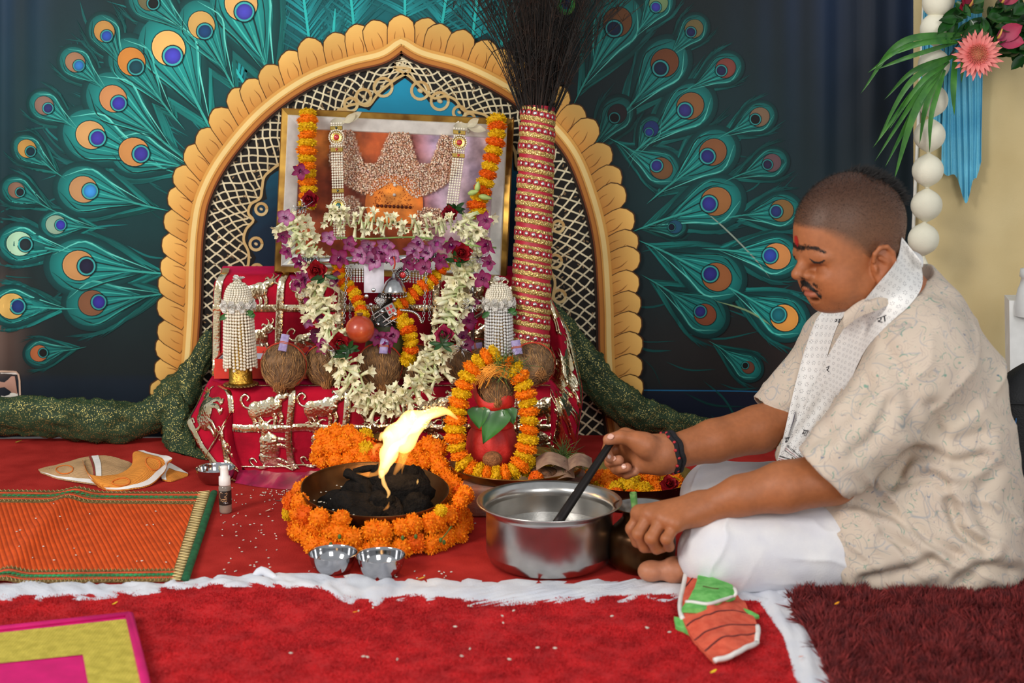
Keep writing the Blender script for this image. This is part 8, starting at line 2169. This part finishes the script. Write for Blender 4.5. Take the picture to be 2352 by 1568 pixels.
for k, (a, b, c, w) in enumerate(tips):
    Yk = 3.29 - .006 * (k % 4); pth = curve([P(*a, 3.30), P(*b, Yk - .02), P(*c, Yk)], 22); tg = np.gradient(pth, axis=0); mb = MB(); rows = []
    for i in range(22):
        t = i / 21; ww = w * 1.15 * mm(3.3) * .5 * math.sin(PI * (.08 + .92 * t) ** .8) ** .8; sd = nrm(np.cross(tg[i], (0.25, -1, .1)))
        rows.append([pth[i] - sd * ww, pth[i] + np.array([0, .002, 0]), pth[i] + sd * ww])
    kcol = np.ones(3) * random.uniform(.7, 1.15); mb.grid(np.array(rows), col=kcol); mb.build('palm_leaflet', m_frond, spray)
mb = MB(); mb.tube(curve([P(2300, 20, 3.31), P(2230, 70, 3.30), P(2180, 130, 3.30), P(2120, 230, 3.29)], 20), np.linspace(.003, .0012, 20), 6); mb.build('frond_stem', m_frond, spray)
rr = random.Random(44); m_dleaf = mat('glossy_leaf', '#24591f', rough=.35, var=.25, vs=25, attr=True, coat=.2, col2='#1a4318')
for k in range(110):
    x, y = rr.uniform(2185, 2420), rr.uniform(-60, 105)
    if y > 60 and x < 2300: continue
    if k > 98: x, y = rr.uniform(2325, 2360), rr.uniform(90, 130)
    mb = MB(); ang = rr.uniform(2.2, 5.2); d = np.array([math.cos(ang), rr.uniform(-.6, .1), -abs(math.sin(ang)) * .7]); leafpatch(mb, P(x, y, 3.33 - rr.uniform(0, .05)), d, (rr.uniform(-.5, .5), -1, .5), rr.uniform(.042, .066), rr.uniform(.02, .03), np.ones(3) * rr.uniform(.6, 1.3), np.ones(3) * rr.uniform(.7, 1.4), .15, n=7, fold=.2); mb.build('leaf', m_dleaf, spray)
m_gerb = mat('gerbera_petal', '#ffffff', rough=.55, var=.05, attr=True, vs=50)
gc = P(2244, 126, 3.265); Mg = rot_to((-.12, -1, .12)); ger = thing('gerbera', gc + (0, .01, -.04), 'coral pink gerbera daisy facing out of the flower spray', 'flower')
for k in range(44):
    a = 2 * PI * k / 22 + (.14 if k >= 22 else 0); ln = (.050 if k < 22 else .040) * rr.uniform(.88, 1.1); d = Mg @ np.array([math.cos(a), math.sin(a), .12 if k < 22 else .3]); mb = MB()
    leafpatch(mb, gc + Mg @ np.array([math.cos(a), math.sin(a), 0]) * .008 + Mg[:, 2] * (.0 if k < 22 else .003), d, Mg[:, 2], ln, .0105, hx('#e05a5e'), hx('#f79a90') * rr.uniform(.85, 1.05), rr.uniform(-.1, .12), n=6); mb.build('petal', m_gerb, ger)
mb = MB()
for k in range(150):
    r_ = .021 * math.sqrt((k + .5) / 150); a = k * 2.4; d = Mg @ np.array([math.cos(a) * r_ * 20, math.sin(a) * r_ * 20, 1.]); p0 = gc + Mg @ np.array([math.cos(a) * r_, math.sin(a) * r_, .004]); f = r_ / .021
    mb.tube([p0, p0 + nrm(d) * (.005 + .008 * f)], [.0011, .0006], 4, col=hx('#9fae52') * (1 - f) + hx('#f07a70') * f)
mb.ball(gc + Mg[:, 2] * .002, (.021, .021, .004), 14, 6, M3=Mg, col=hx('#d8604e')); mb.build('disc_florets', m_gerb, ger)
mb = MB(); mb.tube(curve([gc, gc + (.02, .03, .01), P(2310, 70, 3.32)], 10), .003, 6); mb.build('stem', m_frond, ger)
for (x, y, r_, ang, lab) in ((2292, 88, .036, -.3, 'mauve-pink anthurium bloom just behind the gerbera'), (2228, 14, .022, 1.8, 'small crimson bloom hanging at the top of the flower spray'), (2302, 6, .03, .6, 'crimson curled bloom at the top edge of the flower spray')):
    t = thing('anthurium', P(x, y, 3.28), lab, 'flower', 'blooms in the flower spray'); mb = MB()
    for k in range(3 if r_ < .03 else 2): leafpatch(mb, P(x, y, 3.28), (math.cos(ang + k * .8), -.3, math.sin(ang + k * .8)), (0, -1, .2), r_ * 1.6, r_ * 1.1, hx('#8a2048'), hx('#c04060') if y > 50 else hx('#a8122c'), .25, n=7)
    mb.build('spathe', m_gerb, t); mb = MB(); mb.tube(curve([P(x, y, 3.27), P(x + 6, y - 10, 3.262), P(x + 10, y - 22, 3.265)], 8), np.linspace(.003, .0018, 8), 7, col=hx('#d8a050')); mb.build('spadix', m_gerb, t)

# ---------------------------------------------------------------- white box, urn and black bag behind the priest
m_wpaint = mat('white_paint', '#dcdcda', rough=.5, var=.04)
mb = MB(); c = P(2362, 770, 3.16); pts = [P(2318, 690, 3.14), P(2420, 690, 3.14), P(2440, 860, 3.12), P(2326, 850, 3.12)]
fr_ = np.array(pts); bk = fr_ + (0.02, .09, 0); V = np.concatenate([fr_, bk]); V[:, 2] = np.where(V[:, 2] < .3, .16, V[:, 2])
t = thing('white_pedestal', (c[0], 3.18, 0.0), 'white painted pedestal cut by the picture edge behind the priest', 'pedestal')
mb.add(V, [(0, 1, 2, 3), (4, 7, 6, 5), (0, 4, 5, 1), (1, 5, 6, 2), (2, 6, 7, 3), (3, 7, 4, 0)], 0, None, False); mb.build('block', m_wpaint, t)
zt_ = P(2330, 690, 3.16)[2]
mb = MB(); mb.box((c[0] + .02, 3.19, .08), (.09, .09, .16), bevel=.004); mb.build('foot', m_wpaint, t)
mb = MB(); mb.lathe([(.034, zt_ - .03), (.036, zt_ - .01), (.030, zt_ + .03), (.026, zt_ + .04), (.024, zt_ + .055), (.028, zt_ + .058), (.027, zt_ + .075), (.0005, zt_ + .08)], 28, (P(2372, 690, 3.12)[0], 3.13, 0)); tag(mb.build('white_urn', mat('frosted_white', '#d3d5d4', rough=.35, var=.03)), 'frosted white urn in front of the white pedestal', 'urn')
m_bag = mat('black_nylon', '#101114', rough=.65, var=.15, vs=30, bump=.2, bs=300); m_bagb = mat('blue_piping', '#1a5f9a', rough=.5)
bagY = 2.83; bc_ = P(2356, 1060, bagY); t = thing('black_bag', (bc_[0], bagY, .004), 'black nylon bag with a blue seam standing behind the priest', 'bag')
top_z = P(2330, 836, bagY)[2]; mb = MB(); rows = []; wx, wy = .075, .06
for f in np.linspace(0, 1, 26):
    z = .005 + (top_z - .005) * f; k = (1 - max(0, (f - .72) / .28) ** 2.2 * .75) * (.92 + .08 * math.sin(f * 3)) * (1 - .3 * max(0, (.05 - f) / .05))
    rows.append([(bc_[0] + wx * k * np.sign(math.cos(a)) * abs(math.cos(a)) ** .55, bagY + wy * k * np.sign(math.sin(a)) * abs(math.sin(a)) ** .55, z) for a in np.linspace(0, 2 * PI, 40, endpoint=False)])
mb.grid(np.array(rows), wrap=True); mb.add(np.array(rows[-1]), [tuple(range(40))]); mb.build('shell', m_bag, t)
mb = MB(); mb.tube(curve([P(2318, 1100, bagY - .062), P(2322, 1040, bagY - .064), P(2330, 990, bagY - .064), P(2334, 960, bagY - .062)], 16), np.linspace(.004, .0012, 16), 6); mb.build('blue_seam', m_bagb, t)
mb = MB(); mb.tube(curve([P(2300, 930, bagY - .06), P(2330, 926, bagY - .066), P(2370, 930, bagY - .066)], 12), .0022, 6); mb.build('zip', m_bag, t)

# ================================================================ GREEN GLITTER NET
def net_mat():
    m = bpy.data.materials.new('green_glitter_net'); m.use_nodes = True; N = m.node_tree.nodes; L = m.node_tree.links; b = N['Principled BSDF']
    tc = N.new('ShaderNodeTexCoord'); v = N.new('ShaderNodeTexVoronoi'); v.inputs['Scale'].default_value = 330; L.new(tc.outputs['Object'], v.inputs['Vector'])
    lt = N.new('ShaderNodeMath'); lt.operation = 'LESS_THAN'; lt.inputs[1].default_value = .3; L.new(v.outputs['Distance'], lt.inputs[0])
    sp = N.new('ShaderNodeSeparateColor'); L.new(v.outputs['Color'], sp.inputs[0]); g2 = N.new('ShaderNodeMath'); g2.operation = 'GREATER_THAN'; g2.inputs[1].default_value = .35; L.new(sp.outputs[0], g2.inputs[0])
    mu = N.new('ShaderNodeMath'); mu.operation = 'MULTIPLY'; L.new(lt.outputs[0], mu.inputs[0]); L.new(g2.outputs[0], mu.inputs[1])
    nz = N.new('ShaderNodeTexNoise'); nz.inputs['Scale'].default_value = 25; L.new(tc.outputs['Object'], nz.inputs['Vector'])
    m0 = N.new('ShaderNodeMix'); m0.data_type = 'RGBA'; L.new(nz.outputs[0], m0.inputs[0]); m0.inputs[6].default_value = (*hx('#15261a'), 1); m0.inputs[7].default_value = (*hx('#43583c'), 1)
    m1 = N.new('ShaderNodeMix'); m1.data_type = 'RGBA'; L.new(mu.outputs[0], m1.inputs[0]); L.new(m0.outputs[2], m1.inputs[6]); m1.inputs[7].default_value = (*hx('#d8c878'), 1)
    L.new(m1.outputs[2], b.inputs['Base Color']); L.new(mu.outputs[0], b.inputs['Metallic']); b.inputs['Roughness'].default_value = .55; b.inputs['Specular IOR Level'].default_value = .15
    n2 = N.new('ShaderNodeTexNoise'); n2.inputs['Scale'].default_value = 700; L.new(tc.outputs['Object'], n2.inputs['Vector']); mr = N.new('ShaderNodeMapRange'); mr.inputs[1].default_value = .3; mr.inputs[2].default_value = .5; mr.inputs[3].default_value = .3; mr.inputs[4].default_value = 1.; L.new(n2.outputs[0], mr.inputs[0])
    mxx = N.new('ShaderNodeMath'); mxx.operation = 'MAXIMUM'; L.new(mr.outputs[0], mxx.inputs[0]); L.new(mu.outputs[0], mxx.inputs[1]); L.new(mxx.outputs[0], b.inputs['Alpha'])
    bp = N.new('ShaderNodeBump'); bp.inputs['Strength'].default_value = .6; bp.inputs['Distance'].default_value = .006; L.new(nz.outputs[0], bp.inputs['Height']); L.new(bp.outputs[0], b.inputs['Normal'])
    return m
m_net = net_mat()
def swag(name, pts, widths, label, Yclamp, seed, flat=.55):
    p = curve(pts, 90); w = np.interp(np.linspace(0, 1, 90), np.linspace(0, 1, len(widths)), widths) * mm(3.35); tg = np.gradient(p, axis=0); rows = []
    for i in range(90):
        t_ = nrm(tg[i]); sd = nrm(np.cross(t_, (0, -1, 0))); dp = np.array([0, -1., 0])
        row = []
        for a in np.linspace(0, 2 * PI, 44, endpoint=False):
            k = 1 + .34 * (fbm(i * .2 + seed, math.cos(a) * 1.4, math.sin(a) * 1.4) - .5) * 2 + .16 * (fbm(i * .7 + seed, math.cos(a) * 4, math.sin(a) * 4) - .5) * 2 + .03 * math.sin(9 * a + i * .35)
            q = p[i] + sd * w[i] * k * math.cos(a) + dp * w[i] * flat * k * math.sin(a); q[1] = min(q[1], Yclamp); q[2] = max(q[2], .004); row.append(q)
        rows.append(row)
    mb = MB(); mb.grid(np.array(rows), wrap=True); o = mb.build(name, m_net); tag(o, label, 'net fabric'); return o
swag('glitter_net', [P(-140, 950, 3.40), P(0, 952, 3.40), P(120, 955, 3.39), P(220, 968, 3.38), P(310, 965, 3.38), P(370, 940, 3.39), P(410, 900, 3.40), P(440, 860, 3.42), P(468, 805, 3.43), P(486, 760, 3.44)], [40, 44, 46, 50, 44, 40, 46, 30, 24, 12], 'dark green glitter net bunched along the foot of the backdrop by the towel', 3.46, 1)
swag('glitter_net', [P(398, 905, 3.385), P(404, 960, 3.36), P(412, 1010, 3.33), P(436, 1048, 3.28), P(470, 1066, 3.24), P(500, 1072, 3.22)], [22, 34, 36, 34, 26, 10], 'green glitter net end trailing onto the carpet by the velvet corner', 3.46, 5)
swag('glitter_net', [P(1258, 690, 3.44), P(1290, 740, 3.43), P(1325, 800, 3.41), P(1362, 856, 3.40), P(1412, 915, 3.39), P(1468, 950, 3.39), P(1530, 968, 3.39), P(1600, 985, 3.40), P(1700, 990, 3.40)], [10, 24, 34, 40, 44, 42, 34, 28, 24], 'green glitter net swag falling from the wrapped pole towards the priest', 3.46, 9)

# ================================================================ TOWELS
def sheet(rows, n=30, m_=24, lump=.004, seed=0., thick=.003):
    """rows of (px, py, height) control points, back to front"""
    R = [curve(np.array([G(x, y, z) for x, y, z in r]), n) for r in rows]; R = np.array(R); Gd = np.stack([curve(R[:, j], m_) for j in range(n)], 1)
    Gd[..., 2] += lump * (fbm(Gd[..., 0] * 28 + seed, Gd[..., 1] * 28, seed) - .4) * 2; Gd[..., 2] = np.maximum(Gd[..., 2], .0045); return Gd
def sheet_mesh(mb, Gd, mi=0, thick=.0022):
    lo = Gd - (0, 0, thick); mb.grid(Gd, mi); mb.grid(lo, mi)
    for a, b in ((Gd[0], lo[0]), (Gd[-1], lo[-1]), (Gd[:, 0], lo[:, 0]), (Gd[:, -1], lo[:, -1])): mb.grid(np.stack([a, b], 1), mi)
def hem(Gd, which, w, off=.0012, inset=0.):
    n, m_ = Gd.shape[:2]
    def at_(s, t): return on_grid(Gd, s, t, 0) + np.array([0, -off * .4, off])
    if which == 'front': return np.array([[at_(1 - inset - w * k, t) for k in (1, .5, 0)] for t in np.linspace(0, 1, 40)])
    if which == 'back': return np.array([[at_(inset + w * k, t) for k in (1, .5, 0)] for t in np.linspace(0, 1, 40)])
    if which == 'left': return np.array([[at_(s, inset + w * k) for k in (1, .5, 0)] for s in np.linspace(0, 1, 40)])
    if which == 'right': return np.array([[at_(s, 1 - inset - w * k) for k in (1, .5, 0)] for s in np.linspace(0, 1, 40)])
m_otow = ribbed('orange_towelling', '#e6963f', '#d07a2c', 90., 'Y', .9); m_ttow = ribbed('tan_towelling', '#c9a377', '#ad8658', 90., 'Y', .9); m_whem = mat('white_hem', '#e6e2dc', rough=.85, var=.05); m_redln = mat('maroon_line', '#8e2f2a', rough=.8)
tow = thing('orange_towel', G(250, 1100), 'crumpled orange and white checked towel on the red carpet behind the orange mat', 'towel')
S1 = sheet([[(88, 1080, .004), (140, 1064, .016), (190, 1050, .03), (235, 1046, .034), (285, 1056, .028), (308, 1068, .018)], [(90, 1083, .004), (150, 1082, .018), (200, 1076, .026), (240, 1070, .028), (280, 1078, .02), (305, 1082, .014)], [(94, 1087, .004), (150, 1102, .006), (205, 1110, .007), (240, 1115, .007), (275, 1108, .012), (300, 1098, .012)]], seed=1.)
S2 = sheet([[(188, 1052, .034), (205, 1088, .03), (250, 1094, .022), (300, 1072, .03), (306, 1040, .048), (330, 1036, .05)], [(205, 1094, .022), (225, 1108, .018), (270, 1108, .018), (318, 1088, .028), (350, 1056, .046), (392, 1050, .046)], [(226, 1118, .006), (250, 1124, .005), (300, 1124, .005), (345, 1112, .008), (375, 1086, .02), (386, 1062, .036)]], seed=4.)
S3 = sheet([[(385, 1062, .022), (405, 1072, .016), (432, 1088, .005)], [(370, 1085, .012), (395, 1092, .010), (432, 1090, .005)], [(372, 1102, .006), (395, 1104, .006), (430, 1092, .005)]], 16, 12, seed=7.)
for Gd, m_, nm_ in ((S1, m_ttow, 'rear_fold'), (S2, m_otow, 'front_fold'), (S3, m_otow, 'corner_fold')):
    mb = MB(); sheet_mesh(mb, Gd); mb.build(nm_, m_, tow)
for Gd, wh, w in ((S1, 'front', .13), (S2, 'front', .16), (S2, 'left', .06), (S2, 'back', .0), (S3, 'back', .2), (S3, 'left', .25)):
    if w: mb = MB(); mb.grid(hem(Gd, wh, w)); mb.build('white_hem', m_whem, tow)
mb = MB(); mb.grid(hem(S2, 'left', .02, .002, .065)); mb.grid(hem(S1, 'right', .02, .002, .52)); mb.build('maroon_line', m_redln, tow)
mb = MB(); mb.grid(hem(S2, 'right', .10)); mb.grid(hem(S1, 'right', .07, .0015, .44)); mb.build('white_band', m_whem, tow)
mb = MB()
for (s, t, r_) in ((.55, .42, .03), (.6, .78, .028), (.45, .2, .026)):
    th = np.linspace(0, 2 * PI, 24); mb.tube([on_grid(S2 if t > .3 else S1, s + .22 * math.sin(a), t + .07 * math.cos(a), .001) + (0, 0, .001) for a in th], .0014, 4, cap=False)
mb.build('orange_ring_print', mat('deep_orange_print', '#e07a2a', rough=.9), tow)
# coral and green towel at the carpet edge
m_cor = mat('coral_towelling', '#e8674a', rough=.95, var=.10, vs=60, bump=.4, bs=500, col2='#d65238'); m_gtow = mat('green_towelling', '#7cc86a', rough=.95, var=.12, vs=60, bump=.4, bs=500, col2='#58ab4c'); m_stripe = mat('dark_stripe', '#5a1f22', rough=.9)
ct = thing('coral_towel', G(1650, 1420), 'folded coral and green striped hand towel with white piping on the carpet edge', 'towel')
C1 = sheet([[(1575, 1316, .030), (1610, 1300, .034), (1650, 1304, .030)], [(1562, 1400, .020), (1620, 1380, .034), (1700, 1372, .016)], [(1590, 1460, .016), (1655, 1440, .028), (1738, 1432, .014)], [(1640, 1522, .012), (1690, 1500, .018), (1738, 1476, .012)]], 26, 34, .006, 2.)
mb = MB(); sheet_mesh(mb, C1, thick=.006); mb.build('coral_fold', m_cor, ct)
for s in (.10, .52, .68, .84): mb = MB(); mb.tube([on_grid(C1, s - .05 * math.sin(PI * t) + .03 * (1 - t), t, .0008) for t in np.linspace(0, 1, 24)], .0017, 5, flat=.5); mb.build('dark_stripe', m_stripe, ct)
mb = MB()
for pth in ([on_grid(C1, s, 0, .001) for s in np.linspace(0, .45, 20)], [on_grid(C1, 0, t, .001) for t in np.linspace(0, 1, 14)], [on_grid(C1, 1, t, .001) for t in np.linspace(0, 1, 14)], [on_grid(C1, s, 1, .001) for s in np.linspace(.7, 1, 14)]): mb.tube(np.array(pth), .0042, 7)
mb.build('white_piping', m_whem, ct)
C2 = sheet([[(1604, 1320, .040), (1640, 1328, .042), (1682, 1344, .040)], [(1592, 1356, .042), (1640, 1362, .044), (1690, 1364, .036)], [(1566, 1398, .030), (1620, 1398, .036), (1680, 1374, .028)]], 20, 16, .004, 6.)
mb = MB(); sheet_mesh(mb, C2, thick=.008); mb.build('green_fold', m_gtow, ct)
mb = MB(); mb.tube([on_grid(C2, .84, t, .001) + (0, 0, .001) for t in np.linspace(0, 1, 16)], .003, 6); mb.tube([on_grid(C2, s, 1, .001) for s in np.linspace(0.2, 1, 10)], .003, 6); mb.build('white_piping', m_whem, ct)
mb = MB(); mb.tube([on_grid(C2, .35, t, .001) for t in np.linspace(.2, .6, 8)], .001, 4); mb.build('dark_stripe', m_stripe, ct)
C3 = sheet([[(1548, 1416, .018), (1570, 1420, .02), (1590, 1430, .018)], [(1552, 1436, .014), (1575, 1446, .014), (1594, 1462, .010)]], 12, 10, .003, 3.); C4 = sheet([[(1700, 1394, .016), (1722, 1402, .018), (1742, 1412, .012)], [(1712, 1418, .010), (1726, 1418, .012), (1744, 1416, .010)]], 10, 8, .002, 4.)
for Gd in (C3, C4): mb = MB(); sheet_mesh(mb, Gd, thick=.006); mb.build('green_corner', m_gtow, ct)

# ================================================================ SCRAPS ON THE CARPET
rr = np.random.default_rng(77); mb = MB()
def grain(p, r=.0014):
    a = rr.uniform(0, PI); M = np.array([[math.cos(a), -math.sin(a), 0], [math.sin(a), math.cos(a), 0], [0, 0, 1]]); mb.ball(p, (r * 1.9, r * .8, r * .8), 6, 4, M3=M)
def free(px, py): return not (640 < px < 1090 and 1130 < py < 1310) and not (1095 < px < 1560 and py < 1345) and not (px < 505 and 1118 < py) and not (px < 450 and py < 1130)
n = 0
while n < 90:
    px, py = rr.uniform(505, 1110), rr.uniform(1135, 1335)
    if free(px, py): g = G(px, py); grain((g[0], g[1], .0045)); n += 1
for _ in range(45): g = G(rr.normal(640, 45), rr.normal(1140, 8)); grain((g[0], g[1], .005))
for _ in range(22): u, v = rr.uniform(.45, .93), rr.uniform(.2, .85); grain(OM(u, v, .0022))
for _ in range(26): g = G(rr.uniform(560, 1750), rr.uniform(1400, 1540)); grain((g[0], g[1], .014), .0019)
o = mb.build('rice_grains', mat('rice_white', '#d9d4c4', rough=.6)); tag(o, 'scattered white rice grains on the carpets and mat', 'rice', kind='stuff')
m_ypet = mat('yellow_petal', '#e8b81e', rough=.7, attr=True); 
for (px, py, z, c, s, lab, cat) in ((35, 1016, .005, '#a9b23a', .018, 'small yellowing green leaf near the glitter net on the red carpet', 'leaf'), (258, 1388, .014, '#e6c22a', .010, 'tiny yellow petal on the plush carpet above the pink mat', 'petal'), (810, 1406, .014, '#ef9a1c', .011, 'tiny orange petal on the plush carpet before the steel bowls', 'petal'), (1632, 1545, .014, '#efd02a', .011, 'tiny yellow petal on the plush carpet below the coral towel', 'petal'), (1917, 1388, .028, '#f0a01c', .010, 'tiny orange petal on the maroon shag rug', 'petal'), (1834, 1508, .012, '#d8622a', .008, 'tiny orange petal on the white sheet beside the shag rug', 'petal'), (610, 1174, .005, '#c9a890', .012, 'small pinkish dry husk on the felt carpet by the spray bottle', 'husk'), (960, 1330, .006, '#d9a23a', .014, 'small yellow twig by the steel bowls', 'twig')):
    mb = MB(); p = G(px, py, z); leafpatch(mb, p, (random.uniform(.4, 1), random.uniform(-.5, .5), .12), (0, 0, 1), s, s * .5, hx(c), hx(c) * 1.1, .2); tag(mb.build(lab.split()[2] if False else cat + '_scrap', m_petal), lab, cat)
mb = MB(); mb.tube([G(632, 1149, .006), G(660, 1150, .006), G(700, 1152, .006)], [.001, .0035, .0035], 6, flat=.4, ref=(0, 0, 1)); tag(mb.build('small_knife', mat('dull_steel', '#5c5a5c', rough=.4, metal=.8)), 'small dull knife lying by the marigold ring', 'knife')
bpy.context.view_layer.update()
